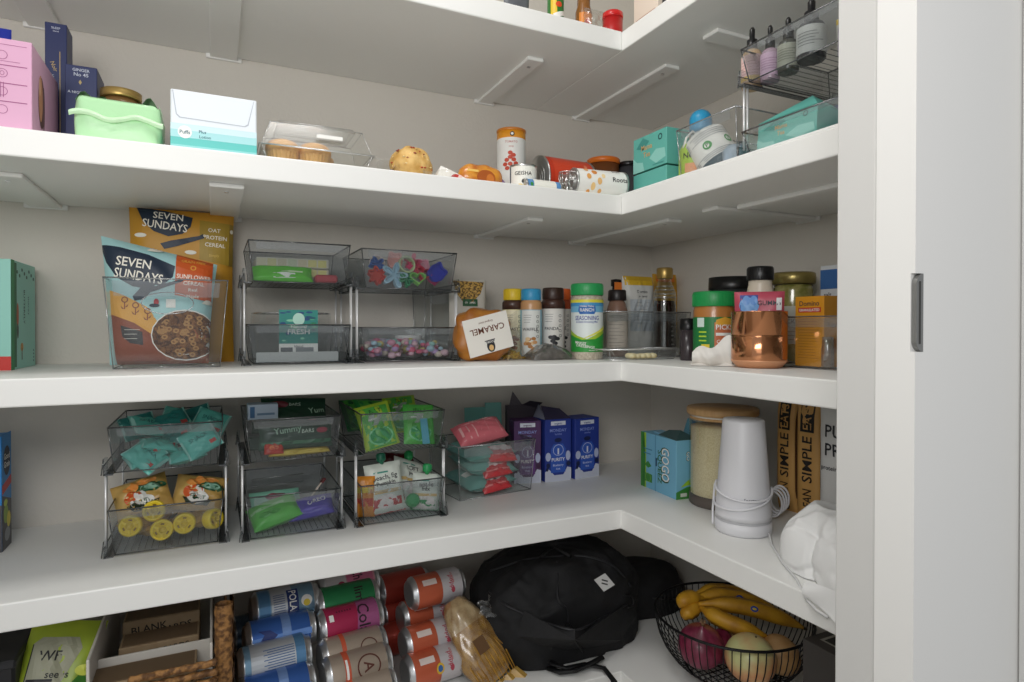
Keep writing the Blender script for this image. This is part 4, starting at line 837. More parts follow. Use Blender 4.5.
# shakers
def shaker(px, Y, w, ytop, label, cap, body, arts_f, grp='spice shakers in a row', basepy=None, capm2=None, shoulder=None, z=None):
    x = ax(px, Y); R = rad(w, x, Y); H = zt(px, ytop, x, Y)-ZM
    r = root('spice_shaker', (x, Y, ZM), 0, label, 'bottle', grp); R2 = R*.90
    b = MB(); b.lathe([(R*.93, 0), (R, .003), (R, H*.78), (R*.97, H*.80), (R*.85, H*.835), (R*.85, H*.84)], body, 32)
    b.art(Fcyl(R*1.004, math.atan2(CAM.y-Y, CAM.x-x)), arts_f(R, H), .006); b.build('bottle_body', r)
    if shoulder: c = MB(); c.lathe([(R*1.03, H*.70), (R*1.03, H*.795), (R*.9, H*.83), (R*.8, H*.84)], shoulder, 32); c.build('shrink_band', r)
    c = MB(); c.lathe([(R2, H*.835), (R2*1.02, H*.84), (R2*1.02, H*.985), (R2*.92, H), (0, H)], cap, 32)
    for q in range(20): a = 2*PI*q/20; c.box(-.0004, .0004, R2*1.015, R2*1.04, H*.845, H*.975, cap, M=Matrix.Rotation(a, 4, 'Z'))
    c.build('cap', r); return r
INK = mat('2A2A2E', .5)
def lab1(m, m2, food, txt):
    def f(R, H):
        W = R*1.5; r4 = random.Random(len(txt))
        it = [('r', -R*3.1, H*.04, R*3.1, H*.70, m), ('r', -R*.95, H*.05, R*.95, H*.69, m2), ('t', txt, -R*.1, H*.42, H*.045, INK, 0, R*1.5)]
        for k in range(10): it.append(('e', -R*.05+r4.uniform(-.5, .5)*R, H*(.14+.18*r4.random()), R*.22, R*.16, mat(r4.choice(food), .5)))
        for k in range(5): it.append(('o', R*(.62+.0*k), H*(.60-.07*k), R*.13, R*.13, R*.035, INK))
        it += lines(-R*.7, R*.3, H*.52, H*.62, 4, INK, .0006, .4, 5); return it
    return f
shaker(513, .225, 21, 289, 'spice shaker with a yellow cap, leftmost of the row', mat('E2C22E', .4), mat('3A2A20', .3), lab1(mat('E8DCA8', .45), mat('EAE2C2', .45), ['8A3A1E', '5A2A16', 'B86A2E'], 'ROAST'), shoulder=mat('4A3228', .3))
shaker(531, .195, 21.5, 289, 'spice shaker with a light blue cap and pale blue label', mat('3A9AC8', .4), mat('C8986A', .3), lab1(mat('8CBCD0', .45), mat('E6E8E4', .45), ['D8A06A', 'B87A3A', 'E8C898'], 'WAFFLE'))
shaker(553, .205, 23, 288, 'spice shaker with a dark brown cap and black printed label', mat('3E2A22', .4), mat('3A2620', .3), lab1(mat('E4DCD4', .45), mat('EAE6E0', .45), ['2A2A2E', '3A3A3E'], 'PANDA'), shoulder=mat('4A3028', .3))
shaker(562, .26, 19, 289, 'spice shaker with an orange cap, behind the brown capped one', mat('E0662A', .4), mat('A84A2A', .3), lab1(mat('E4DCD4', .45), mat('EAE6E0', .45), ['2A2A2E'], 'SPICE'))
# dark zip bag lying before the shakers
x, y = ax(549, .145), .145
b = MB(); r5 = random.Random(4)
def zb(u, v):
    s_ = 2*u-1; t_ = 2*v-1; e = max(0, 1-s_*s_)**.5*max(0, 1-t_*t_)**.5
    return V(s_*.052, t_*.030, e*.032+.0025*math.sin(u*11+v*7)*e+.0012*math.sin(u*23-v*16)*e+.0008)
b.grid(zb, 34, 18, clear('zip_bag_film', 'D8D6D4', .14, .2, '8A8682', .2, edge=.6)); b.grid(lambda u, v: V(1, 1, .5)*0+Vector((zb(u, v).x*.86, zb(u, v).y*.8, zb(u, v).z*.72)), 24, 14, mat('5E5A58', .5, h2='A09C98', nscale=70, bump=.4))
b.add([(.045, -.01, .002), (.062, -.012, .010), (.064, .01, .028), (.045, .012, .02)], [(0, 1, 2, 3)], FILM)
tag(b.build('zip_bag', loc=(x, y, ZM)), 'crumpled dark see-through zip bag lying before the shakers', 'bag')
# ranch seasoning
x, y = ax(587, .125), .125; R = rad(31.5, x, y); H = zt(587, 284, x, y)-ZM
r = root('seasoning_shaker', (x, y, ZM), 0, 'large seasoning shaker with green cap and blue, white and green label', 'bottle')
GC = mat('2FA45C', .4); RBL = mat('2C6CB8', .4); RGR = mat('2E9A3E', .4)
b = MB(); b.lathe([(R*.95, 0), (R, .003), (R, H*.79), (R*.96, H*.82), (R*.94, H*.84)], mat('D8CFBE', .35, h2='B8AC98', nscale=260), 36)
it = [('r', -R*3, H*.10, R*3, H*.78, mat('E8F0EE', .4)), ('r', -R*3, H*.62, R*3, H*.76, mat('7ABCE0', .4)), ('r', -R*3, H*.70, R*3, H*.76, mat('4A9AD0', .4)), ('r', -R*3, H*.745, R*3, H*.785, mat('E8E04A', .4)),
      ('r', -R*3, H*.10, R*3, H*.26, RGR), ('p', [(-R*1.4, H*.24), (-R*1.4, H*.40), (-R*.6, H*.31), (0, H*.27), (R*.6, H*.33), (R*1.4, H*.45), (R*1.4, H*.24)], mat('A8C83A', .4)), ('p', [(-R*1.4, H*.24), (-R*1.4, H*.34), (-R*.3, H*.26), (R*.5, H*.27), (R*1.4, H*.36), (R*1.4, H*.24)], RGR), ('p', [(-R*.4, H*.26), (0, H*.29), (R*.9, H*.40), (R*1.4, H*.45), (R*1.4, H*.40)], mat('E8E860', .4)),
      ('p', [(-R*.5, H*.71), (-R*.55, H*.64), (-R*.45, H*.595), (R*.45, H*.595), (R*.55, H*.64), (R*.5, H*.71)], RBL), ('t', 'RANCH', 0, H*.65, H*.045, Wt, 0, R*.85), ('t', 'Hidden Valley', 0, H*.70, H*.024, Wt, 0, R*.9),
      ('t', 'SEASONING', 0, H*.545, H*.058, mat('2C3E9A', .5), 0, R*1.55), ('t', '& Salad Dressing Mix', 0, H*.495, H*.026, mat('2C3E9A', .5), 0, R*1.4), ('t', 'MAKES', -R*.4, H*.22, H*.035, Wt, -8), ('t', 'DRESSINGS', -R*.1, H*.175, H*.035, Wt, -8), ('t', 'net wt 8 oz', R*.4, H*.125, H*.018, Wt)]
b.art(Fcyl(R*1.003, math.atan2(CAM.y-y, CAM.x-x)), it, .006); b.build('bottle_body', r)
c = MB(); c.lathe([(R*1.0, H*.845), (R*1.02, H*.85), (R*1.02, H*.985), (R*.97, H), (0, H)], GC, 36)
for q in range(36): a = 2*PI*q/36; c.box(-.0005, .0005, R*1.015, R*1.032, H*.855, H*.975, GC, M=Matrix.Rotation(a, 4, 'Z'))
c.build('cap', r)

# =================== eye-level shelf, the corner and right arm ===================
# wide clear bin across the corner with bottles
xm, W_ = inrow(603, 690, .10)
bx_, by_ = ax(648, .115), .115
Wb = ax(692, .115)-ax(604, .115)
tray('clear_bin', 'clear bin at the inner corner holding the syrup bottle and spice bottles', (bx_, by_, ZM), 0, Wb, .17, zt(640, 312, bx_, .12)-ZM, m=CLEAR, rm=RIM, taper=.96)
zbn = ZM+.0032
x, y = ax(617, .150), .150; R = rad(21, x, y); H = zt(617, 290, x, y)-zbn
r = root('spice_bottle', (x, y, zbn), 0, 'small bottle with dark cap and cream label at the left of the corner bin', 'bottle')
b = MB(); b.lathe([(R*.93, 0), (R, .003), (R, H*.68), (R*.8, H*.80), (R*.62, H*.84), (R*.62, H*.86)], mat('8A6A5A', .25), 28)
b.art(Fcyl(R*1.004, math.atan2(CAM.y-y, CAM.x-x)), [('r', -R*2.6, H*.10, R*2.6, H*.66, mat('DCCFC2', .5))]+lines(-R*.8, R*.8, H*.16, H*.58, 9, mat('6A5A52', .5), .0007, .5, 8)+[('r', -R*.8, H*.60, R*.8, H*.61, INK)], .005); b.build('bottle_body', r)
c = MB(); c.lathe([(R*.85, H*.84), (R*.88, H*.85), (R*.85, H*.98), (R*.75, H), (0, H)], mat('241E1E', .4), 28); c.build('cap', r)
x, y = ax(616, .235), .235; R = rad(14, x, y); H = zt(616, 279, x, y)-zbn
r = root('extract_bottle', (x, y, zbn), 0, 'slim dark bottle with an orange neck tag at the back of the corner bin', 'bottle')
b = MB(); b.lathe([(R*.95, 0), (R, .003), (R, H*.7), (R*.6, H*.86), (R*.55, H*.9), (R*.75, H*.905), (R*.75, H*.99), (0, H)], mat('221C1A', .25), 24); b.build('bottle_body', r)
c = MB(); c.box(-R*1.0, R*.9, -R*1.1, -R*1.0, H*.83, H*.95, mat('E07A2A', .5), .0005); c.build('tag', r)
xm, W_ = inrow(626, 655, .20); hh = zt(640, 276, xm, .20)-zbn
pouch('sugar_bag', 'white bag with a yellow top and dark lettering in the corner bin', 'bag', (xm, .215, zbn), 0, W_*1.05, hh, .045, mat('D6D6D2', .5, bump=.3, nscale=30), [('r', -W_*.5, hh*.88, W_*.5, hh, mat('D8B02C', .5)), ('t', 'Domino', 0, hh*.80, .007, INK, 0, W_*.7), ('t', 'powdered', 0, hh*.74, .0045, INK, 0, W_*.6), ('r', -W_*.4, hh*.30, W_*.4, hh*.70, mat('BFC6CC', .5))]+lines(-W_*.3, W_*.3, hh*.4, hh*.66, 7, mat('8A8E92', .5), .0008), 2, .002, 4)
xm2, W3 = inrow(655, 681, .26); hh3 = zt(668, 274, xm2, .26)-zbn
pouch('yellow_bag', 'mustard yellow bag behind the gold capped syrup bottle', 'bag', (xm2, .272, zbn), 0, W3, hh3, .02, mat('C8962C', .5, bump=.3, nscale=30), [('r', -W3*.4, hh3*.9, W3*.3, hh3*.97, mat('E07A2A', .5))], 5)
x, y = ax(664.5, .165), .165; R = rad(25, x, y); H = zt(664, 268, x, y)-zbn
r = root('syrup_bottle', (x, y, zbn), 0, 'ribbed clear bottle of dark syrup with a gold cap', 'bottle')
SY = mat('2E1A14', .12, coat=.6); pr = [(R*.85, 0), (R*.95, .004)]
for k in range(12): pr += [(R*(1.0-.10*k/12), H*(.06+.046*k)), (R*(.95-.10*k/12), H*(.083+.046*k))]
zs = H*.62
b = MB(); b.lathe([(p[0]*.95, p[1]+.001) for p in pr]+[(R*.80, zs)], SY, 28); b.build('syrup', r)
b = MB(); b.lathe(pr+[(R*.90, H*.64), (R*.86, H*.72), (R*.60, H*.80), (R*.5, H*.86), (R*.5, H*.88)], GLASS, 32, caps=False)
for k in range(4): b.tube([(R*(.90-.07*k)*math.cos(2*PI*q/24), R*(.90-.07*k)*math.sin(2*PI*q/24), H*(.66+.042*k)) for q in range(24)], .0008, CR, 5, closed=True)
for k in range(9): b.box(-.004, .004, -R*1.0+.001*k*.6, -R*.97+.001*k*.6, H*(.12+.05*k), H*(.13+.05*k), CR)
b.build('bottle_glass', r)
b = MB(); b.lathe([(R*.62, H*.875), (R*.64, H*.88), (R*.64, H*.985), (R*.58, H), (0, H)], GOLD, 28); b.build('cap', r)
# small clamshell of white nuggets at the corner edge
xm, y = ax(643, .045), .045; W_ = ax(682, y)-ax(612, y); hh = .020
r_ = root('clamshell_box', (xm, .035, ZM), 0, 'small open clear box with white chocolate nuggets at the shelf corner', 'food container')
b = MB(); frust(b, -W_/2+.0, W_/2, 0, .07, .022, .001, .010, CLEAR, CR); b.tube([(-W_/2-.002, -.002, .023), (W_/2+.002, -.002, .023), (W_/2+.002, .072, .023), (-W_/2-.002, .072, .023)], .0014, CR, 6, closed=True)
b.add([(-W_/2, 0, .023), (-W_/2-.004, -.006, .026), (-W_/2+.018, -.006, .002), (-W_/2+.022, .0, .002)], [(0, 1, 2, 3)], CR); b.build('tray', r_)
for k in range(9):
    q = rnd.uniform(.0085, .011); b = MB()
    b.grid(lambda u, v: V(q*math.cos(u*2*PI)*math.cos(v*PI-PI/2)*(1+.12*math.sin(u*9)), q*.9*math.sin(u*2*PI)*math.cos(v*PI-PI/2), q*.62+q*.6*math.sin(v*PI-PI/2)), 14, 8, mat('EADFB8', .6, h2='D8C48A', nscale=90))
    tag(b.build('chocolate_nugget', loc=(xm-W_*.14+.0135*(k % 5)+(.006 if k > 4 else 0), .050+.016*(k//5), ZM+.0018)), 'pale nugget in the small clear box at the shelf corner', 'sweet', 'white chocolate nuggets')
# dark small jar
x = .16; y = by(688, x); R = rad(16, x, y); H = zt(688, 318, x, y)-ZM
r = root('small_jar', (x, y, ZM), 0, 'small dark jar between the syrup bottle and peanut butter', 'jar')
b = MB(); b.lathe([(R*.9, 0), (R, .003), (R, H*.72)], mat('3A3236', .25), 24); b.build('jar_body', r)
b = MB(); b.lathe([(R*1.0, H*.72), (R*1.03, H*.74), (R*1.0, H*.98), (0, H)], BLK, 24); b.build('lid', r)
# peanut butter
x = .165; y = by(714, x); R = rad(41, x, y); H = zt(714, 292, x, y)-ZM
r = root('peanut_butter_jar', (x, y, ZM), 0, 'peanut butter jar with a bright green lid and green label', 'jar')
b = MB(); b.lathe([(R*.9, 0), (R*.97, .004), (R*.97, H*.74), (R*.92, H*.79), (R*.92, H*.80)], mat('B8783A', .35, coat=.4), 36)
aC = math.atan2(CAM.y-y, CAM.x-x)
it = [('r', -R*2.2, H*.14, R*2.2, H*.64, mat('1E7A3E', .4)), ('r', -R*.86, H*.50, -R*.46, H*.63, mat('D8E8E0', .4)), ('p', [(R*.02, H*.20), (R*.02, H*.56), (R*.5, H*.62), (R*1.1, H*.58), (R*1.1, H*.20)], mat('C8704A', .4)), ('p', [(R*.05, H*.52), (R*.1, H*.60), (R*.5, H*.64), (R*1.0, H*.60), (R*1.1, H*.54)], mat('E2A83A', .4)), ('t', 'PICKS', R*.5, H*.50, H*.07, Wt, 0, R*.9), ('r', R*.08, H*.38, R*1.05, H*.42, Wt), ('t', 'Creamy', R*.5, H*.30, H*.05, Wt, 0, R*.8), ('r', -R*.6, H*.17, -R*.2, H*.26, mat('E2C83A', .4))]
for k in range(3): it.append(('r', -R*.75, H*(.30+.06*k), -R*.35, H*(.32+.06*k), mat('B8D83A', .4)))
b.art(Fcyl(R*.974, aC), it, .006); b.build('jar_body', r)
b = MB(); b.lathe([(R*1.0, H*.79), (R*1.02, H*.80), (R*1.02, H*.975), (R*.97, H), (0, H)], mat('1F9A50', .4), 40)
for q in range(44): a = 2*PI*q/44; b.box(-.0005, .0005, R*1.015, R*1.03, H*.81, H*.965, mat('1F9A50', .4), M=Matrix.Rotation(a, 4, 'Z'))
b.build('lid', r)
# big black lidded jar behind
x = .285; y = by(732, x); R = rad(44, x, y); H = zt(730, 277, x, y)-ZM
r = root('storage_jar', (x, y, ZM), 0, 'large clear jar with a black lid behind the peanut butter', 'jar')
b = MB(); b.lathe([(R*.9, .0), (R*.95, .004), (R*.95, H*.84)], clear('grey_jar', 'B8BABA', .1, .05, '8A8E8E', .25), 32); b.build('jar_body', r)
b = MB(); b.lathe([(R*1.02, H*.84), (R*1.04, H*.85), (R*1.02, H*.99), (0, H)], BLK, 32); b.build('lid', r)
# crumpled tissue
x = .075; y = by(712, x); xx = x
b = MB()
def ts(u, v):
    s_ = 2*u-1; k = math.sin(u*11)*.006+math.sin(u*23+v*7)*.003
    return V(s_*.034, -.012*math.sin(v*PI)+k*.5-.004*v, v*(.038+.014*s_+.006*math.sin(u*9)))
b.grid(ts, 30, 12, mat('E2DED8', .8, bump=.3, nscale=60)); b.grid(lambda u, v: ts(u, v)*.8+V(0, .012, 0), 24, 10, mat('E2DED8', .8, bump=.3, nscale=60))
b.grid(lambda u, v: V((u-.5)*.075, -.022+v*.03, .001+.004*math.sin(u*9)*v+.003*v), 20, 5, mat('E2DED8', .8, bump=.3, nscale=60))
tag(b.build('crumpled_tissue', loc=(x, y, ZM), rot=-.75), 'crumpled white tissue lying before the peanut butter jar', 'tissue')
# copper canister
x = .115; y = by(759, x); R = rad(53, x, y); hb_ = zt(759, 311, x-R*.6, y-R*.6)-ZM
aC = math.atan2(CAM.y-y, CAM.x-x)
r = root('copper_canister', (x, y, ZM), 0, 'shiny copper canister with ring lines and a tan foot, at the shelf edge', 'canister')
CU = mat('C88A62', .14, 1.0, 'polished_copper'); CU2 = mat('D49A72', .45, .3)
b = MB(); b.lathe([(R*.97, .012), (R, .016), (R, hb_*.55), (R*.99, hb_*.555), (R*1.012, hb_*.57), (R*.99, hb_*.585), (R, hb_*.59), (R, hb_-.001), (R*1.01, hb_), (R*.985, hb_), (R*.975, hb_-.004), (R*.97, .02), (0, .02)], CU, 56, caps=False); b.build('canister_body', r)
b = MB(); b.lathe([(R*.72, .0), (R*.80, .0015), (R*.99, .011), (R*1.0, .0135), (R*.9, .0138), (0, .0139)], CU2, 48); b.build('foot', r)
# pouch inside the copper canister and white sauce bottle
FACE = math.atan2(CAM.y-y, CAM.x-x)+PI/2
Wp = 2*rad(50, x, y); Hp = zt(759, 289, x, y)-ZM-.030
aa = [('r', -Wp*.36, Hp*.55, -Wp*.02, Hp*.97, mat('2C3A8A', .4)), ('e', -Wp*.19, Hp*.80, Wp*.19, Hp*.13, mat('6A9AD0', .4)), ('e', -Wp*.24, Hp*.88, Wp*.07, Hp*.08, mat('5A8AC8', .4)), ('e', -Wp*.10, Hp*.88, Wp*.07, Hp*.08, mat('5A8AC8', .4)), ('r', -Wp*.36, Hp*.52, Wp*.3, Hp*.66, mat('8A3A4A', .4)), ('t', 'GUMMY', Wp*.2, Hp*.84, .008, mat('2A1A2A', .5), 0), ('r', Wp*.32, Hp*.72, Wp*.42, Hp*.92, mat('E8E8E8', .4)), ('t', 'mix', Wp*.18, Hp*.70, .006, Wt)]
pouch('snack_pouch', 'rose red pouch with a blue picture sticking out of the copper canister', 'pouch', (x, y, ZM+.0225), (0, 0, FACE), Wp*.94, Hp*.97+.006, .022, mat('B84A5E', .4, bump=.2), aa, 3, .0008, 5)
x2 = .185; y2_ = by(760, x2); R2 = rad(27, x2, y2_); H = zt(758, 267, x2, y2_)-ZM
r = root('sauce_bottle', (x2, y2_, ZM), 0, 'cream sauce bottle with black cap behind the copper canister', 'bottle')
b = MB(); b.lathe([(R2*1.0, 0), (R2*1.08, .004), (R2*1.08, H*.55), (R2*1.0, H*.70), (R2*.82, H*.82), (R2*.82, H*.86)], mat('DED2C0', .35), 32); b.build('bottle_body', r)
b = MB(); b.lathe([(R2*.92, H*.86), (R2*.94, H*.865), (R2*.92, H*.99), (R2*.85, H), (0, H)], BLK, 32)
for q in range(30): a = 2*PI*q/30; b.box(-.0004, .0004, R2*.93, R2*.95, H*.87, H*.98, BLK, M=Matrix.Rotation(a, 4, 'Z'))
b.build('cap', r)
# clear bin at the right end, pickle jar, sugar box, jars
Xb = .155; yA, yB = by(776, Xb), -.575
tray('clear_bin', 'clear bin at the right end of the eye-level shelf holding the yellow sugar carton', (Xb, (yA+yB)/2, ZM), BR, yA-yB, .19, zt(800, 316, Xb, (yA+yB)/2)-ZM, m=CLEAR, rm=RIM, taper=.97)
x = .285; y = by(793, x); R = rad(40, x, y); H = zt(793, 273, x, y)-zbn
r = root('pickle_jar', (x, y, zbn), 0, 'glass jar of green pickles with a wide gold lid', 'jar')
b = MB(); b.lathe([(R*.88, .001), (R*.93, .004), (R*.93, H*.80), (R*.88, H*.86)], mat('7A7A3A', .15, h2='A8A062', nscale=70, coat=.8), 32)
b.art(Fcyl(R*.935, math.atan2(CAM.y-y, CAM.x-x)), [('r', -R*1.1, H*.2, R*1.1, H*.62, mat('C8C8BC', .5)), ('t', 'PICKLES', 0, H*.45, .008, INK, 0, R*1.4)]+lines(-R*.8, R*.8, H*.25, H*.38, 4, INK), .008); b.build('jar_body', r)
b = MB(); b.lathe([(R*.98, H*.87), (R*1.03, H*.885), (R*1.05, H*.94), (R*1.02, H*.985), (R*.95, H), (R*.93, H*.992), (0, H*.992)], mat('9A8A52', .3, .6), 40); b.build('lid', r)
Xs = .175; yc_, W_ = incol(795, 824, Xs); hh = zt(797, 297, Xs, yc_+W_/2)-zbn
SB = mat('E29A1E', .5, name='sugar_card')
ar = [('t', 'Domino', W_*.5, hh*.90, .0085, mat('2A2A3E', .5), 0, W_*.7), ('r', W_*.12, hh*.77, W_*.9, hh*.84, mat('C8402A', .5)), ('t', 'GRANULATED', W_*.5, hh*.805, .0045, Wt, 0, W_*.7)]+lines(W_*.12, W_*.85, hh*.12, hh*.72, 16, mat('A8641A', .5), .0007, .3, 3)
carton('sugar_carton', 'orange yellow sugar carton standing in the right end bin', 'box', (Xs, yc_, zbn), BR, W_, .042, hh, SB, {'front': ar, 'right': [('r', 0, 0, .042, hh, mat('C88A2A', .5)), ('t', 'Sugar', .02, hh*.6, .008, mat('7A4A1A', .5)), ('r', .004, hh*.2, .03, hh*.4, mat('A8641A', .5))]})
x = .30; y = by(829, x)
carton('blue_white_carton', 'white carton with a blue top half at the right edge behind the sugar', 'box', (.27, y-.022, zbn), BR, .034, .05, zt(829, 266, .27, y)-zbn, mat('D8DCE0', .5), {'front': [('r', 0, .135, .034, .17, mat('3A6AA8', .5)), ('t', 'salt', .015, .125, .008, INK)]})
x = .19; y = by(831, x); R = rad(12, x, y)
b = MB(); b.lathe([(R, 0), (R, .03), (R*.9, .035), (R*.9, .05), (0, .05)], clear('small_jar_glass', 'D0C8C0', .2, .1, 'A89888', .3), 20)
tag(b.build('glass_jar', loc=(x-.008, y, zbn)), 'tiny glass jar at the right foot of the sugar carton', 'jar')
# =================== shelf of the lower snack bins ===================
# cereal carton at the left end
X1 = ax(14.5, .30); Yc = .29; hh = zt(13, 430, ax(14, Yc), Yc)-ZL; W_ = .10
CB = mat('2E86C8', .5, name='blue_card')
sd = [('r', 0, 0, .05, hh, mat('2E86C8', .5)), ('p', [(0, 0), (.05, 0), (.05, hh*.40), (0, hh*.48)], mat('4A4A4E', .5)), ('e', .026, hh*.76, .018, hh*.13, mat('1A2438', .5)), ('t', 'Good', .026, hh*.80, .010, Wt, 0, .03), ('t', 'Grain', .026, hh*.73, .010, Wt, 0, .03), ('p', [(0, hh*.48), (.05, hh*.54), (.05, hh*.62), (0, hh*.56)], mat('C23A3E', .5)), ('e', .02, hh*.30, .012, hh*.08, mat('8AA83A', .5)), ('e', .034, hh*.24, .010, hh*.07, mat('D8C83A', .5)), ('e', .026, hh*.12, .014, hh*.06, mat('8A8E92', .5)), ('e', .018, hh*.40, .010, hh*.03, mat('B8C84A', .5))]
x1 = ax(1, .235)
carton('cereal_carton', 'blue cereal carton with a red band at the left end of the lower shelf', 'box', (x1-.05, .235, ZL), 0, .10, .052, hh*.985, CB, {'right': sd, 'front': [('r', 0, 0, .1, hh*.4, mat('4A4A4E', .5))]})
# three drawer racks
racks = []
for (pa, pb, lab) in (((105, 557), (227, 546), 'stacking drawer rack with teal packets above and fruit pouches below'), ((242, 542), (345, 531), 'middle stacking drawer rack on the lower shelf with dark green bars on top'), ((357, 528), (448, 517), 'stacking drawer rack with bright green pouches above and white pouches below')):
    A, B = on(*pa, ZL), on(*pb, ZL); rot = 0; m = (A+B)/2; wd = (B-A).x
    loc = (m.x, m.y+.004, ZL); rack(lab, loc, rot, wd, .225, .130); racks.append((loc, rot, wd))
R1, R2_, R3 = racks
labs = [('upper drawer full of teal snack packets', 'lower drawer holding yellow capped fruit pouches'), ('upper drawer of dark green and yellow packets', 'lower drawer with one green and one purple packet'), ('upper drawer of bright green jelly pouches', 'lower drawer of white baby food pouches')]
for (l, rt, wd), (la, lb) in zip(racks, labs):
    T = wd-.012; H = .073
    tray('upper_drawer', la, inr(l, rt, 0, -.005, .1325), rt, T, .222, H, DG_); tray('lower_drawer', lb, inr(l, rt, 0, -.005, .0025), rt, T, .222, H, DG_)
d2 = math.radians
# R1 upper: teal packets
TP = mat('66C6B8', .35, name='teal_film', bump=.35, nscale=40); TPD = mat('2E7A78', .4)
l, rt, wd = R1
TP2 = mat('2F8F88', .35, name='deep_teal_film', bump=.35, nscale=40)
tp = [(-.048, .020, .003, 60, 35, -.5, 'light teal packet at the lower left front of the upper drawer', 0), (-.026, .024, .006, 72, -20, .3, 'light teal packet beside the lowest left one', 0), (-.012, .038, .022, 80, 12, .2, 'long teal packet lying at the left of centre', 0), (.030, .024, .004, 76, -10, .15, 'teal packet with a red mark, lying flat at the front right', 0), (.012, .060, .026, 60, -28, -.1, 'deep teal packet in the middle of the drawer', 1), (.058, .026, .014, 18, -28, .1, 'light teal packet standing on its edge at the right front', 0), (-.028, .080, .040, 55, 15, .6, 'teal packet raised at the left of the heap', 0), (.010, .100, .040, 45, -18, .3, 'deep teal packet at the middle back of the heap', 1), (.052, .095, .034, 30, 20, -.3, 'teal packet leaning at the back right', 0), (-.045, .130, .030, 35, -10, .4, 'deep teal packet against the rear wall, left', 1), (.000, .150, .034, 30, 14, -.2, 'light teal packet against the rear wall, middle', 0), (.045, .150, .034, 25, -16, .2, 'deep teal packet against the rear wall, right', 1)]
for k, (x, y, z, rx, ry, rz, lab, dk) in enumerate(tp):
    w_, h_ = .058, .046
    b = pouch_mesh(w_, h_, .017, TP2 if dk else TP, [('r', -w_*.5, 0, -w_*.44, h_, mat('A4DCD2', .4)), ('r', w_*.44, 0, w_*.5, h_, mat('A4DCD2', .4)), ('t', 'SNACK', 0, h_*.62, .007, TPD), ('r', w_*.2, h_*.2, w_*.38, h_*.34, mat('C8504A', .4))], k, .0022, 2.6)
    tag(b.build('teal_packet', loc=inr(l, rt, x, y, .1365+z), rot=(d2(-rx), d2(ry), rt+rz)), lab, 'packet', 'teal snack packets')
# R1 lower: fruit pouches with yellow caps
FP = mat('D2AE66', .3, name='fruit_pouch_film', h2='B89048', nscale=20, bump=.3); YC = mat('F0D22A', .35)
def fruit(x, y, z, rx, ry, rz, lab, seed, w_=.084, h_=.066, arts=True):
    it = [('r', -w_*.5, h_*.0, w_*.5, h_*.06, mat('C8A860', .4)), ('e', -w_*.12, h_*.45, .016, .012, mat('D8602A', .4)), ('e', -w_*.02, h_*.42, .010, .012, Wt), ('e', w_*.2, h_*.62, .024, .008, mat('1E5A38', .4)), ('e', w_*.2, h_*.62, .016, .005, mat('8AB8A0', .4)), ('p', [(-w_*.3, h_*.3), (w_*.3, h_*.25), (w_*.2, h_*.1), (-w_*.2, h_*.12)], mat('2A3A2A', .4)), ('e', 0, h_*.3, .018, .010, Wt), ('t', 'FRUIT', 0, h_*.3, .007, mat('1E5A38', .4)), ('e', w_*.1, h_*.8, .02, .006, mat('E89A4A', .4)), ('e', -w_*.15, h_*.7, .012, .006, mat('E89A4A', .4))]
    b = pouch_mesh(w_, h_, .036, FP, it, seed, .0042, 2.2); return tag(b.build('fruit_pouch', loc=inr(l, rt, x, y, z), rot=(d2(rx), d2(ry), rt+rz)), lab, 'pouch', 'fruit pouches with yellow caps')
fruit(-.034, .060, .046, -34, -14, .1, 'fruit pouch leaning up at the left of the yellow caps', 1)
fruit(.038, .070, .040, -36, 10, -.1, 'fruit pouch leaning up at the right behind the caps', 2)
fruit(-.01, .050, .022, -80, 0, .15, 'fruit pouch lying flat at the bottom of the drawer', 3)
def ycap(x, y, z, rx, rz, lab):
    b = MB(); b.lathe([(.0155, 0), (.0165, .002), (.0170, .014), (.0150, .0175), (.013, .0175), (.0125, .0155), (0, .0155)], YC, 28)
    b.lathe([(.006, .0155), (.0062, .0178), (.0045, .0178), (.004, .016), (0, .016)], mat('D8B81E', .35), 18)
    for q in range(3): a = 2*PI*q/3+.5; b.box(.006, .0128, -.0016, .0016, .0150, .0176, YC, M=Matrix.Rotation(a, 4, 'Z'))
    for q in range(3): a = 2*PI*q/3+1.5; b.tube([(.0092*math.cos(a+t*.28), .0092*math.sin(a+t*.28), .0157) for t in (-1, -.5, 0, .5, 1)], .0014, mat('8A6A14', .5), 5)
    p = pouch_mesh(.050, .060, .020, FP, [], int(abs(x)*700), .002, 3)
    p.v = [Vector((v.x, v.y, -v.z-.002)) for v in p.v]; p.f = [f[::-1] for f in p.f]; p.tube([(0, 0, -.006), (0, 0, .012)], .006, FP, 10)
    o = p.build('fruit_pouch', loc=inr(l, rt, x, y, z), rot=(d2(rx), 0, rt+rz)); tag(o, lab, 'pouch', 'fruit pouches with yellow caps')
    b.build('spout_cap', o)
ycap(-.052, .030, .040, 80, -.15, 'fruit pouch pointing its yellow cap forward, leftmost in the drawer'); ycap(-.021, .034, .056, 65, 0, 'fruit pouch with its yellow cap raised above the other caps'); ycap(-.010, .022, .030, 80, .1, 'fruit pouch with its yellow cap below the raised one, lowest of the row'); ycap(.025, .024, .036, 82, -.1, 'fruit pouch with its yellow cap right of the lowest one'); ycap(.060, .026, .036, 80, .8, 'fruit pouch with its yellow cap turned sideways, rightmost in the drawer')
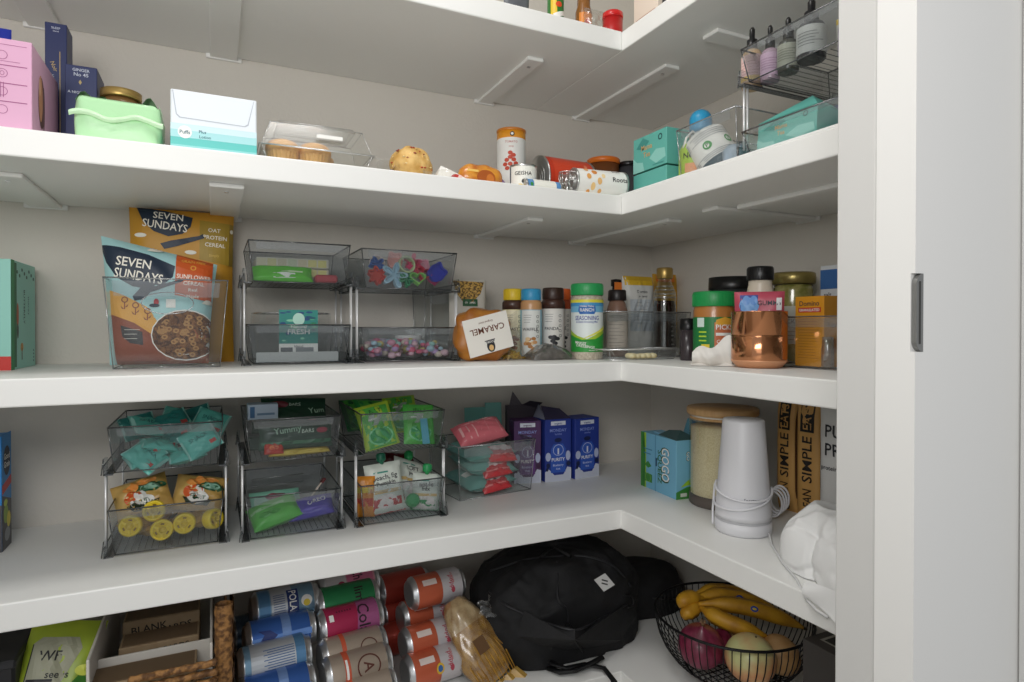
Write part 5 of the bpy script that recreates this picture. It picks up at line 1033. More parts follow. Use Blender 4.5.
# R2 upper
l, rt, wd = R2_; GD = mat('1A3E2C', .3, name='dark_green_film', bump=.25, nscale=40)
def flat(name, lab, w_, h_, T, m, it, x, y, z, rx, ry, rz, seed, grp=None, wr=.0012, cat='packet', ex=3.5):
    b = pouch_mesh(w_, h_, T, m, it, seed, wr, ex); return tag(b.build(name, loc=inr(l, rt, x, y, z), rot=(d2(rx), d2(ry), rt+rz)), lab, cat, grp)
sc_ = [('t', 'Yummy', -.015, .034, .011, mat('A8C8B0', .4), 6), ('t', 'BARS', .02, .030, .007, mat('C8D8C8', .4)), ('e', .045, .030, .010, .005, mat('A8384A', .4)), ('r', -.06, .008, .06, .014, mat('2E6A48', .4))]
flat('snack_bar', 'dark green bar standing at the front of the upper drawer', .125, .045, .016, GD, sc_, .006, .026, .1470, -10, 0, 0, 1, 'dark green bars')
flat('snack_bar', 'dark green bar with a reddish picture sticking up at the back', .120, .052, .016, GD, [('e', -.03, .034, .018, .007, mat('7A2A34', .4)), ('t', 'BARS', 0, .034, .007, mat('C8D8C8', .4)), ('t', 'Yum', .04, .022, .012, mat('A8C8B0', .4), 8)], .012, .10, .1830, -35, 3, .05, 2, 'dark green bars')
flat('snack_bar', 'dark green bar lying under the others in the upper drawer', .130, .06, .014, GD, sc_, .0, .075, .1710, -70, 0, .0, 3, 'dark green bars')
flat('yellow_packet', 'yellow packet lying at the bottom front of the upper drawer', .105, .05, .012, mat('C8A83A', .35, bump=.3), [('r', -.05, .0, .05, .005, mat('E2C85A', .4))], .012, .020, .1375, -70, 0, .06, 4)
flat('red_packet', 'small red packet above the yellow one in the upper drawer', .032, .02, .010, mat('C83A2A', .35), [('e', 0, .01, .008, .004, mat('E88A5A', .4))], -.032, .016, .1420, -30, 0, 0, 5)
b = MB(); b.box(-.026, .026, 0, .04, 0, .028, mat('C8D8EA', .45), .001); b.art(Fbox(.052, .04, .028)['front'], [('r', .004, .004, .012, .024, mat('4A78A8', .5)), ('r', .016, .008, .046, .012, mat('7A98B8', .5))], .2)
tag(b.build('small_carton', loc=inr(l, rt, -.045, .09, .1930), rot=rt), 'small pale blue and white carton behind the dark green bars', 'box')
b = MB(); b.box(-.07, .07, 0, .06, 0, .024, GD, .002); tag(b.build('dark_green_carton', loc=inr(l, rt, 0, .095, .1365), rot=rt), 'dark green carton lying beneath the bars in the upper drawer', 'box')
# R2 lower
flat('green_packet', 'bright green packet lying at the left of the lower drawer', .085, .055, .030, mat('5CC84A', .3, bump=.35, nscale=40), [('r', -.04, .03, .02, .036, mat('A8E0A0', .4)), ('e', -.01, .018, .02, .006, mat('3AA832', .4))], -.022, .030, .016, -60, -14, .12, 1)
flat('purple_packet', 'deep violet packet with a white word beside the green one', .080, .045, .024, mat('4A3CB0', .3, bump=.3, nscale=40), [('t', 'OREO', .012, .026, .009, Wt, 12), ('r', -.035, .008, .03, .012, mat('6A5AC8', .4))], .034, .036, .018, -55, -8, -.1, 2)
flat('mint_packet', 'pale mint packet behind the bright green one', .09, .05, .016, mat('8CC8B0', .35), [('e', 0, .03, .02, .008, mat('8A3A4A', .4))], -.02, .085, .020, -50, 0, .1, 3)
b = MB(); b.box(-.001, .001, -.002, .002, 0, .055, mat('C8B8A8', .4)); b.box(-.0012, .0012, -.008, .008, .045, .055, mat('6A2A2A', .4)); tag(b.build('small_spoon', loc=inr(l, rt, .028, .07, .035), rot=(d2(-10), d2(40), rt)), 'thin little stick leaning out of the lower drawer', 'spoon')
b = MB(); hb_ = .085; b.box(-wd*.42, wd*.42, 0, .0022, 0, hb_, CLEAR); b.tube([(-wd*.36, -.001, hb_*.75), (wd*.2, -.001, hb_*.77), (wd*.2, -.001, hb_*.60), (-wd*.36, -.001, hb_*.58)], .0008, CR, 5, closed=True)
tag(b.build('clear_container', loc=inr(l, rt, -.0, .150, .006), rot=(d2(-8), 0, rt)), 'clear plastic container standing up at the back of the lower drawer', 'food container')
# R3 upper
l, rt, wd = R3; GP = mat('4CB83A', .3, name='green_jelly_film', bump=.35, nscale=35); GP2 = mat('2FA860', .3, bump=.3)
def jelly(x, y, z, rx, ry, rz, lab, s_=1, edge='B8D83A', body=GP2):
    w_, h_ = .062*s_, .080*s_
    b = pouch_mesh(w_, h_, .018, mat(edge, .35), [('r', -w_*.40, h_*.02, w_*.40, h_*.92, mat('58B84A', .3)), ('e', 0, h_*.25, w_*.36, h_*.20, body), ('o', 0, h_*.25, w_*.36, h_*.20, .003, mat('8AE0A0', .3)), ('r', -w_*.18, h_*.5, w_*.2, h_*.74, mat('A8B8A8', .3)), ('t', 'JELLY', 0, h_*.82, .008, mat('1E5A2A', .4)), ('r', -w_*.3, h_*.62, w_*.1, h_*.66, mat('E8F0E0', .3))], int(x*999), .002, 3.5)
    c = tag(b.build('jelly_pouch', loc=inr(l, rt, x, y, z), rot=(d2(rx), d2(ry), rt+rz)), lab, 'pouch', 'green jelly pouches')
jelly(-.030, .030, .1360, -22, -11, .05, 'green jelly pouch with a lime edge, front left of the upper drawer', 1.08)
jelly(.042, .034, .1360, -25, 4, -.05, 'green jelly pouch with a light blue strip, front right', 1.0, '58C850')
jelly(-.02, .105, .1480, -45, 5, .2, 'green jelly pouch lying behind the front left one', 1.1, '2E9A48')
jelly(.035, .110, .1480, -40, -5, -.1, 'green jelly pouch lying behind the front right one', 1.1, 'A8C83A')
jelly(-.040, .150, .1510, -50, 0, .1, 'darker green pouch at the back left of the upper drawer', 1.1, '1E7A3E')
b = MB(); b.box(-.007, .007, -.0006, .0006, 0, .05, mat('6AC0D8', .3)); tag(b.build('blue_straw_packet', loc=inr(l, rt, .050, .016, .1390), rot=(d2(-22), 0, rt)), 'light blue straw wrapper before the front right green pouch', 'wrapper')
# R3 lower: baby food pouches
WP = mat('DCE2D8', .4, name='white_pouch_film', bump=.35, nscale=35)
def baby(x, y, z, rx, ry, rz, lab, txt, capm, base, w_=.072, h_=.095, extra=()):
    it = [('r', -w_*.5, h_*.0, w_*.5, h_*.30, base), ('e', -w_*.05, h_*.24, .022, .013, mat('E8E0DC', .4)), ('t', txt[0], 0, h_*.72, .0095, INK, 3, w_*.85), ('t', txt[1], 0, h_*.60, .008, INK, 3, w_*.8), ('r', -w_*.4, h_*.40, w_*.4, h_*.47, mat('D8B87A', .4)), ('r', -w_*.3, h_*.80, w_*.1, h_*.83, mat('4A9A8A', .4))]+list(extra)
    return pouch('food_pouch', lab, 'pouch', inr(l, rt, x, y, z), (d2(rx), d2(ry), rt+rz), w_, h_, .026, WP, it, int(abs(x)*500), .0016, 3, 'white baby food pouches', cap=capm)
baby(-.018, .040, .008, -14, -4, .05, 'white food pouch with a dark green cap standing in the lower drawer', ('peach, fig', 'Pumpkin'), mat('1E6A4E', .4), mat('C0484A', .4))
baby(.030, .060, .018, -38, 22, .2, 'white food pouch tipped to the right with its cap out of sight', ('SOFT', 'pear'), mat('2E9A58', .4), mat('D8E0D8', .4))
baby(.052, .034, .006, -10, 4, -.3, 'pouch with green and white swirls at the right front', ('apple', 'mix'), mat('2E9A58', .4), mat('2E9A58', .4), .055, .07)
p = pouch_mesh(.055, .05, .018, WP, [], 5, .002, 3); p.v = [Vector((v.x, v.y, -v.z-.002)) for v in p.v]; p.f = [f[::-1] for f in p.f]
o = tag(p.build('food_pouch', loc=inr(l, rt, .026, .034, .026), rot=(d2(62), 0, rt)), 'white food pouch lying with its faceted green cap at the front of the drawer', 'pouch', 'white baby food pouches')
b = MB(); b.lathe([(.009, -.002), (.013, .001), (.0135, .013), (.010, .017), (0, .018)], mat('2E9A58', .35), 10, smooth=False); b.build('spout_cap', o)
flat('red_packet', 'dark red wrinkled packet at the back of the lower drawer', .07, .06, .03, mat('5A1A1E', .3, bump=.5, nscale=60), [('e', 0, .03, .01, .01, mat('B8B8B8', .3))], .030, .125, .045, -30, 10, .2, 7, wr=.004)
flat('orange_packet', 'orange packet at the left end of the lower drawer', .035, .075, .015, mat('D88A2A', .35, bump=.3), [('r', -.015, .02, .015, .035, mat('C8402A', .4)), ('r', -.015, .045, .015, .055, mat('E2C83A', .4))], -.062, .040, .006, -8, 0, -.3, 8)
# deep clear bin with layered red and teal pouches
A, B = on(467, 503, ZL), on(528, 490, ZL); m = (A+B)/2; rot = math.atan2(B.y-A.y, B.x-A.x)*.5; wd = (B-A).length*1.16
l = (m.x, m.y+.002, ZL); rt = rot
tray('clear_bin', 'deep clear bin of red and teal pouches beside the dark purple carton', l, rt, wd, .15, zt(528, 439, B.x, B.y)-ZL, m=CLEAR, rm=RIM, taper=.93, rib=False, t=.0025)
RP = mat('D8707A', .35, name='coral_film', bump=.3, nscale=35); TQ_ = mat('6FA8A0', .4, name='dusty_teal_film', bump=.25, nscale=30); TPN = mat('D8C8C8', .4)
for k in range(3):
    z = .006+.031*k
    P = dict(w=.105, h=.115)
    b = pouch_mesh(.122, .115, .036, TQ_, [('r', -.05, .04, .05, .06, Wt)], 3+k, .002, 3)
    tag(b.build('snack_pouch', loc=inr(l, rt, -.003, .012, z+.016), rot=(d2(-84), d2((-4, 5, -3)[k]), rt+(.06, -.05, .08)[k])), ('lowest', 'middle', 'top')[k]+' teal edged pouch lying in the deep clear bin', 'pouch', 'pouches lying in the deep bin')
    b = pouch_mesh(.070, .042, .024, mat('C8383E', .3, bump=.3, nscale=40), [('e', 0, .03, .03, .009, TPN), ('r', -.03, .010, .03, .013, mat('E88A8A', .4))], 6+k, .003, 2.5)
    tag(b.build('red_pouch', loc=inr(l, rt, (.004, .006, .018)[k], .006, z+.004), rot=(d2(-50), d2((-6, -4, 3)[k]), rt)), ('lowest', 'middle', 'top')[k]+' red pouch end bulging at the front of the deep bin', 'pouch', 'red pouches in the deep bin')
zt1 = zt(500, 445, l[0], l[1])-ZL
it = [('r', -.048+.015*k, .006, -.0525+.016*k, .04, mat('E8B0B0', .4)) for k in range(7)]+[('t', 'SQUEEZE', 0, .052, .009, mat('F0D0D0', .4)), ('r', -.05, .044, .05, .0452, mat('E8B0B0', .4))]
b = pouch_mesh(.120, .058, .040, RP, it, 9, .0018, 4)
tag(b.build('coral_pouch', loc=inr(l, rt, -.014, .030, zt1+.004), rot=(d2(-52), d2(-8), rt)), 'large coral red pouch lying on top of the deep clear bin', 'pouch')
b = MB(); b.box(-.055, .0, -.001, .001, 0, .085, mat('5E9A92', .5), .0004); b.box(-.0, .045, -.001, .0012, .015, .095, mat('6AA49C', .5), .0004)
tag(b.build('teal_card_sheet', loc=inr(l, rt, .040, .125, .090), rot=(d2(-6), d2(2), rt)), 'flat teal card standing behind the coral pouch', 'card')
# cartons
PC = mat('4E2C5C', .5, name='purple_card'); BC = mat('24388E', .5, name='royal_blue_card')
def juice(pxl, pxr, pyb, label, m, m2, ol, openflap=False, top=None):
    A, B = on(pxl, pyb[0], ZL), on(pxr, pyb[1], ZL); mm = (A+B)/2; rot = math.atan2(B.y-A.y, B.x-A.x); W = (B-A).length; H = zt((pxl+pxr)/2, top, mm.x, mm.y)-ZL
    f = [('r', 0, 0, W, H*.07, mat('C8CCDC', .5)), ('p', [(0, H*.05), (0, H*.16), (W*.15, H*.20), (W*.35, H*.10), (W*.7, H*.10), (W*.85, H*.22), (W, H*.2), (W, H*.05)], mat('C8CCDC', .5)),
         ('r', W*.22, H*.90, W*.78, H*.965, mat('D8DCE8', .5)), ('t', 'organic', W*.5, H*.93, H*.035, m), ('t', 'MONDAY', W*.5, H*.82, H*.05, mat('8A9AD8', .5), 0, W*.8), ('t', 'Sparkling', W*.5, H*.76, H*.025, mat('8A9AD8', .5), 0, W*.5), ('e', W*.5, H*.66, W*.14, H*.035, mat('141E4A', .5)),
         ('p', [(W*.22, H*.14), (W*.22, H*.52), (W*.32, H*.60), (W*.68, H*.60), (W*.78, H*.52), (W*.78, H*.14)], m2), ('o', W*.5, H*.50, W*.2, H*.09, .0012, mat('C8D0E8', .5)), ('r', W*.47, H*.43, W*.53, H*.53, mat('D8DCE8', .5)), ('t', 'PURITY', W*.5, H*.35, H*.055, Wt, 0, W*.5), ('t', 'Blueberry', W*.5, H*.26, H*.035, mat('C8D0E8', .5), 0, W*.45), ('t', 'Kids', W*.5, H*.20, H*.03, mat('C8D0E8', .5)),
         ('e', W*.12, H*.40, W*.10, H*.07, mat('B8C0DC', .5)), ('e', W*.88, H*.40, W*.09, H*.08, mat('B8C0DC', .5)), ('e', W*.12, H*.26, W*.07, H*.04, ol), ('e', W*.9, H*.27, W*.08, H*.04, ol), ('e', W*.08, H*.20, W*.05, H*.03, ol)]
    D = .062
    o = carton('juice_carton', label, 'box', (mm.x, mm.y, ZL), rot, W, D, H, m, {'front': f}, 'juice cartons standing in a row')
    if openflap:
        b = MB(); b.add([(-W/2, 0, H), (W/2, 0, H), (W*.2, .02, H+.022), (-W*.45, .03, H+.03)], [(0, 1, 2, 3)], mat('2A2440', .5)); b.add([(-W/2, .0, H), (-W/2, D, H), (-W*.3, D, H+.030), (-W*.5, .01, H+.018)], [(0, 1, 2, 3)], mat('8A8EA0', .5)); b.build('open_flap', o)
    return o
juice(514, 541, (484, 482.5), 'purple juice carton, leftmost of the row beside the deep clear bin', PC, mat('6A3E80', .5), mat('3A1A3E', .5), top=421)
juice(545, 571, (482.5, 479.5), 'royal blue juice carton with its flaps open, middle of the row', BC, mat('3058B8', .5), mat('141E4A', .5), True, 419)
juice(575, 599, (479.5, 475.5), 'royal blue juice carton at the right end of the row', BC, mat('3058B8', .5), mat('141E4A', .5), top=418)
x, y = ax(521, .33), .335
b = MB(); Hq = zt(520, 404, x, y)-ZL; b.box(-.04, .04, 0, .012, 0, Hq, mat('3A343C', .5), .0006)
b.add([(-.035, 0, Hq), (.0, 0, Hq), (-.028, -.004, Hq+.034)], [(0, 1, 2)], mat('4A444A', .5)); b.add([(.0, 0, Hq), (.04, 0, Hq-.01), (.05, -.012, Hq+.004), (.015, -.012, Hq+.010)], [(0, 1, 2, 3)], mat('2A2630', .5))
tag(b.build('dark_carton', loc=(x, y-.012, ZL)), 'dark opened carton with torn flaps standing at the wall behind the purple one', 'box')
# applesauce carton
X0 = .150; A, B = on(641, 485, ZL), on(676, 500, ZL)
ang = math.atan2(B.y-A.y, B.x-A.x); mm = (A+B)/2; W_ = (B-A).length; H = zt(641, 431, A.x, A.y)-ZL; D = .055
LBc = mat('7AB8D4', .5, name='light_blue_card'); G1 = mat('3E8A3A', .5); G2 = mat('9CC83A', .5)
f = [('r', 0, 0, W_*.16, H, G2), ('p', [(0, 0), (W_*.12, 0), (W_*.05, H*.2), (W_*.14, H*.5), (W_*.05, H*.8), (W_*.10, H), (0, H)], G1), ('r', W_*.42, 0, W_*.445, H, mat('5A98B8', .5)), ('t', 'GOGO', W_*.71, H*.52, W_*.24, mat('1E4A2A', .5), -90, H*.62), ('t', 'GOGO', W_*.72, H*.525, W_*.205, Wt, -90, H*.58), ('t', 'SQUEEZ', W_*.56, H*.46, W_*.11, mat('2E6A2A', .5), -90, H*.58), ('r', W_*.44, H*.45, W_*.48, H*.6, mat('2A4A6A', .5)), ('r', W_*.10, H*.12, W_*.34, H*.27, G1), ('o', W_*.22, H*.2, W_*.08, W_*.08, .001, G2), ('p', [(W_*.12, H*.42), (W_*.22, H*.37), (W_*.32, H*.42), (W_*.22, H*.5)], G1), ('r', W_*.1, H*.62, W_*.3, H*.64, mat('4A88A8', .5)), ('r', W_*.1, H*.70, W_*.34, H*.72, mat('4A88A8', .5))]
sd = [('p', [(0, 0), (D, 0), (D, H*.22), (D*.5, H*.2), (0, H*.12)], G1), ('p', [(D*.2, H*.2), (D, H*.26), (D, H*.42), (D*.5, H*.3)], G2), ('t', 'GO', D*.55, H*.72, .010, mat('1E4A2A', .5), -90), ('t', 'GO', D*.56, H*.72, .009, Wt, -90), ('r', D*.2, H*.04, D*.5, H*.1, mat('D8DCD0', .5))]
def lid(b):
    b.add([(-W_*.1, .01, H), (W_/2, .0, H), (W_/2, D, H), (W_*.28, D*.6, H+.016), (W_*.02, D*.5, H+.012)], [(0, 1, 2, 3, 4)], mat('3E5A5A', .5))
    b.add([(W_*.1, D, H), (W_/2, D, H), (W_*.48, D+.004, H+.034), (W_*.2, D+.004, H+.040)], [(0, 1, 2, 3)], mat('5A8EA0', .5)); b.box(-W_*.3, W_*.05, D*.3, D*.7, H, H+.003, mat('8AB8D0', .5))
carton('applesauce_carton', 'light blue and green carton with big white lettering turned sideways, left of the rice jar', 'box', (mm.x, mm.y, ZL), ang, W_, D, H, LBc, {'front': f, 'right': sd}, lid=lid)
# rice jar
cx, cy, R = stand(722, 512, ZL, 64); Hj = zt(722, 407, cx, cy)-ZL
r = root('rice_jar', (cx, cy, ZL), 0, 'tall clear jar of rice with a wooden lid behind the white cone', 'jar')
RI = mat('DCCAA0', .7, h2='F0E2C2', nscale=420, bump=.4, name='rice')
b = MB(); b.lathe([(R*.94, .012), (R*.95, .016), (R*.95, Hj*.80), (R*.6, Hj*.82), (0, Hj*.83)], RI, 48); b.build('rice_fill', r)['kind'] = 'stuff'
b = MB(); b.lathe([(R*.97, 0), (R, .003), (R, Hj*.88)], clear('rice_jar_glass', 'F2F4EE', .03, .04, None, 0, edge=.4), 48, caps=False); b.lathe([(R*.97, 0), (R*1.004, .003), (R*1.004, .022), (0, .0225)], mat('5E5650', .4), 48); b.build('jar_glass', r)
WD = mat('B8905E', .5, h2='C8A272', nscale=14, stretch=(1, 8, 1), name='bamboo')
b = MB(); b.lathe([(R*.96, Hj*.88), (R*.98, Hj*.885), (R*.98, Hj*.905), (R*.93, Hj*.91), (R*.93, Hj*.925), (R*1.06, Hj*.93), (R*1.08, Hj*.945), (R*1.08, Hj*.985), (R*1.05, Hj), (0, Hj)], WD, 48); b.lathe([(R*.95, Hj*.905), (R*.97, Hj*.912), (R*.95, Hj*.925)], mat('D8D8D0', .4), 40, caps=False); b.build('wooden_lid', r)
# white cone device
cx, cy, R = stand(743, 539, ZL, 54); aC = math.atan2(CAM.y-cy, CAM.x-cx)
Hc = zt(744, 419, cx, cy)-ZL; RT = rad(40, cx, cy)
r = root('router', (cx, cy, ZL), 0, 'tall white tapering device with its cord wrapped round it, before the rice jar', 'router')
WG = mat('DCDCE0', .4, name='satin_white')
b = MB(); b.lathe([(R*.93, 0), (R*1.0, .004), (R*1.02, .012), (R*1.0, .022)], WG, 48); b.lathe([(R*.985, .0222), (R*.985, .027)], mat('B8B8BC', .4), 48, caps=False); b.lathe([(R*1.0, .027), (R*.99, .034), (RT, Hc-.003), (RT*.96, Hc), (0, Hc)], WG, 48)
b.art(Fcyl(lambda z: (R*.99+(RT-R*.99)*(z-.034)/(Hc-.037))*1.002, aC+.35), [('t', 'Spectrum', 0, Hc*.33, .0055, mat('6A6A72', .5))], .008); b.build('router_body', r)
b = MB(); pts = []
def cone(a, z, off=.003): q = R*.99+(RT-R*.99)*max(0, z-.034)/(Hc-.037)+off; return V(q*math.cos(a), q*math.sin(a), z)
b.tube([cone(aC-1.8+3.6*k/30, Hc*(.42-.10*math.sin(k/30*PI*.9)+.0*k)) for k in range(31)], .0022, WG, 8)
b.tube([cone(aC-1.9+3.6*k/30, Hc*(.26-.05*math.sin(k/30*PI))+.028*(k/30)**2) for k in range(31)], .0022, WG, 8)
b.tube([cone(aC-1.5-.1*math.sin(k*.3), Hc*(.40-.36*k/12), .004) for k in range(13)], .0020, WG, 8)
b.build('cord', r)
b = MB(); P0 = on(775, 522, ZL); dd = ray(775, 522); dd = Vector((dd.x, dd.y, 0)).normalized(); sd_ = Vector((dd.y, -dd.x, 0))
for k in range(4):
    c0 = P0+dd*(.012+.004*k)+V(0, 0, .030+.003*k); b.tube([c0+sd_*(.004*(k-1)+.016*math.cos(t*2*PI/20))+V(0, 0, .024*math.sin(t*2*PI/20)) for t in range(20)], .0021, WG, 7, closed=True)
b.tube([P0+dd*.01-sd_*.012+V(0, 0, .032), P0+dd*.012-sd_*.02+V(0, 0, .028), P0+dd*.016-sd_*.028+V(0, 0, .034)], .0021, WG, 7)
tag(b.build('coiled_cord'), 'small coil of white cord between the white device and the white cloth bag', 'cord')
# kraft bags and white bag at the back right
KR = mat('C89A58', .5, name='kraft_film', bump=.15, nscale=30)
for k, (xa_, xb_, X_, lab) in enumerate(((780, 801, .30, 'kraft coloured tall bag with vertical black lettering, nearer the white device'), (800, 826, .285, 'kraft coloured tall bag right of the other, next to the white lettered bag'))):
    yc_, W_ = incol(xa_, xb_, X_); Hb = zt((xa_+xb_)/2, 397, X_, yc_)-ZL
    it = [('t', 'CLEAN', 0, Hb*.14, .019, mat('3A2A1A', .5), 90, Hb*.24), ('t', 'SIMPLE', 0, Hb*.50, .021, mat('1A1414', .5), 90, Hb*.38), ('r', -W_*.26, Hb*.72, W_*.26, Hb*.96, BLK), ('t', 'EATS', 0, Hb*.84, .018, KR, 90, Hb*.2), ('r', W_*.44, 0, W_*.48, Hb, mat('5A3A1E', .5))]
    pouch('kraft_bag', lab, 'bag', (X_, yc_, ZL), BR+(.06 if k else 0), W_*.98, Hb, .03, KR, it, k, .0006, 5, 'kraft bags at the back', L=.03)
X_ = .25; yc_ = by(838, X_)-.022; Hb = zt(828, 403, X_, by(824, X_))-ZL; W_ = by(821, X_)-yc_; 
pouch('white_bag', 'white bag with bold black letters at the right edge behind the cloth bag', 'bag', (X_, yc_, ZL), BR, W_*2, Hb, .03, mat('D4D4D2', .5), [('t', 'PU', -W_*.34, Hb*.80, .022, INK), ('t', 'PR', -W_*.34, Hb*.66, .022, INK), ('t', 'protein', -W_*.5, Hb*.52, .008, INK)], 2, .0008, 5)
# crumpled white cloth bag hanging over the edge
CL = mat('E9E9E8', .7, name='white_cloth', bump=.25, nscale=45)
A = on(787, 548, ZL); yA = A.y-.006; yB = -.585
import mathutils.noise as mn
def crumple(p, s=1.0): return .016*s*mn.noise(p*9) + .007*s*(1-2*abs(mn.noise(p*17+V(3, 1, 7)))) + .030*s*(.35-abs(mn.noise(V(p.x*6+p.y*14, p.y*5-p.x*9, p.z*4))))
def cloth(u, v):
    y = yA+(yB-yA)*u; e = max(0, 1-(1-min(1, u*3.0))**2.4)**.5
    xc = .128-.030*u; a = v*PI
    X = xc-math.cos(a)*(.062+.022*min(1, u*1.5))*e; Z = math.sin(a)**.8*(.080+.006*math.sin(u*4))*e
    drop = 0
    p = V(X, y, Z); n = V(-math.cos(a), -.15, math.sin(a)); p = p+n*crumple(p)*e
    g1 = max(0, 1-abs(mn.noise(V(p.x*9, p.y*7+p.x*6, p.z*9)))*7); g2 = max(0, 1-abs(mn.noise(V(p.x*16+4, p.y*13-p.z*8, p.z*16)))*6)
    p = p+n*(.004*abs(math.sin(v*9+u*2.2))-.009*g1-.005*g2)*min(1, u*3+.3)
    if p.x < .006: p.z -= (.006-p.x)*1.3
    if p.x > -.0045 and p.z < .0012: p.z = .0012
    return p
b = MB(); b.grid(cloth, 150, 110, CL)
FL = lambda u, v: V(-.004-.008*math.sin(v*PI*.5)-.003*math.sin(u*10+v*3), by(810, 0)+(yB+.001-by(810, 0))*u, .020-.034*v*math.sin(min(1, u*1.6)*PI/2)-.018*v*(1-u)+.003*math.sin(u*8))
b.grid(FL, 30, 14, CL)
pt = [on(768, 505, ZL+.02), on(766, 520, ZL+.010), on(772, 545, ZL+.004), on(783, 563, ZL+.003), on(797, 580, ZL+.002)]
b.tube([V(p.x, p.y, p.z-ZL) for p in pt]+[V(-.008, by(812, 0), -.004), V(-.012, by(824, 0), -.010), V(-.013, by(836, 0), -.012)], .0020, mat('D2D2D2', .5), 7)
tag(b.build('white_cloth_bag', loc=(0, 0, ZL)), 'crumpled white drawstring cloth bag hanging over the right edge of the lower shelf', 'bag')
# =================== lowest shelf ===================
# black bin at the far left
x = ax(-10, .12)
b = MB(); b.box(x-.05, ax(13, .10), .10, .30, 0, .20, mat('1C1C20', .5), .004); b.box(x-.052, ax(13, .10)+.002, .098, .302, .19, .203, mat('26262A', .5), .003)
tag(b.build('black_bin', loc=(0, 0, ZF)), 'black bin at the far left end of the lowest shelf', 'bin')
# green and yellow bag leaning
A = on(50, 678, ZF+.05); GY = mat('8CA83A', .35, name='green_yellow_film', h2='B8C83A', nscale=9, bump=.25)
W_, H_ = .100, .255
it = [('p', [(-W_*.36, H_*.25), (-W_*.40, H_*.86), (-W_*.30, H_*.90), (W_*.18, H_*.90), (W_*.26, H_*.84), (W_*.05, H_*.60), (-W_*.2, H_*.36)], mat('A8A892', .5)), ('p', [(-W_*.36, H_*.25), (-W_*.40, H_*.86), (-W_*.385, H_*.86), (-W_*.345, H_*.25)], INK),
      ('r', -W_*.36, H_*.66, -W_*.02, H_*.675, INK), ('t', 'WF', -W_*.14, H_*.80, .014, INK, 0), ('t', 'seeds', W_*.02, H_*.70, .010, INK), ('p', [(-W_*.2, 0), (W_*.5, 0), (W_*.5, H_*.62), (W_*.36, H_*.72), (W_*.1, H_*.58), (-W_*.1, H_*.36)], mat('4A8A2E', .35, h2='2E6A24', nscale=12)), ('e', W_*.36, H_*.72, W_*.12, H_*.03, mat('D8E05A', .4)), ('e', W_*.12, H_*.22, .010, .006, Wt), ('o', W_*.12, H_*.22, .014, .010, .002, INK)]
pouch('snack_bag', 'yellow and green snack bag leaning back at the left of the lowest shelf', 'bag', (ax(12, .05), .045, ZF+.002), (d2(-30), d2(12), 0), W_, H_, .035, GY, it, 3, .002, 4, L=.02)
# white paper bag / box with cardboard boxes inside
xl, xr = ax(84, .015), ax(212, .03)
Wb = xr-xl; xm = (xl+xr)/2
CD = mat('A08A6C', .7, name='cardboard', h2='947C5E', nscale=40); CW = mat('D2CEC6', .6, name='white_board'); KR2 = mat('8A6A46', .7, h2='7A5C3C', nscale=30)
r = root('white_box', (xm, .02, ZF), 0, 'open white board box with brown card cartons inside, on the lowest shelf', 'box')
hb = zt(84, 664, xl, .02)-ZF+.004; hd_ = zt(150, 650, xm, .088)-ZF
for (x0, x1, y0, y1, h_) in ((-Wb*.5, -Wb*.5+.004, 0, .30, hb), (-Wb*.5+.0042, Wb*.50-.0042, .066, .070, hd_), (Wb*.50-.004, Wb*.50, 0, .30, hb-.01), (-Wb*.5+.0042, Wb*.50-.0042, .296, .30, hb)):
    b = MB(); b.box(x0, x1, y0, y1, 0, h_, CW, .0008); b.build('side_panel', r)
b = MB(); b.box(-Wb*.5+.0045, Wb*.50-.0045, .0045, .2955, 0, .002, CW); b.build('base_panel', r)
def inb(x, y, z): return inr((xm, .02, ZF), 0, x, y, z)
HWR = mat('16120E', .6)
def cardbox(x0, x1, y, D, H, tilt, lab, txt, ty):
    W = x1-x0; b = carton_mesh(W, D, H, CD, {'front': [('t', tt, W*u_, H*v_, h_, HWR, ro, W*.8) for tt, u_, v_, h_, ro in txt]})
    b.box(-W/2+.003, W/2-.003, .004, D-.004, H, H+.001, mat('6A563F', .7))
    tag(b.build('card_carton', loc=inb((x0+x1)/2, y, .0025), rot=(d2(tilt), 0, 0)), lab, 'box', 'brown card cartons in the white box')
cardbox(-Wb*.34, Wb*.37, .150, .060, zt(160, 606, xm, .23)-ZF, -2, 'brown card carton marked BLANK CARDS in black handwriting', [('BLANK', .34, .925, .012, 3), ('CARDS', .68, .895, .011, 6)], 0)
cardbox(-Wb*.33, Wb*.37, .090, .056, zt(160, 630, xm, .166)-ZF, -2, 'brown card carton lying before the one marked BLANK CARDS', [('LITTLE CARDS', .52, .93, .009, 3)], 0)
cardbox(-Wb*.50, Wb*.36, .006, .056, zt(150, 660, xm, .082)-ZF, 0, 'brown card carton marked HOLIDAY CARDS at the very front', [('HOLIDAY CARDS', .58, .90, .012, 3)], 0)
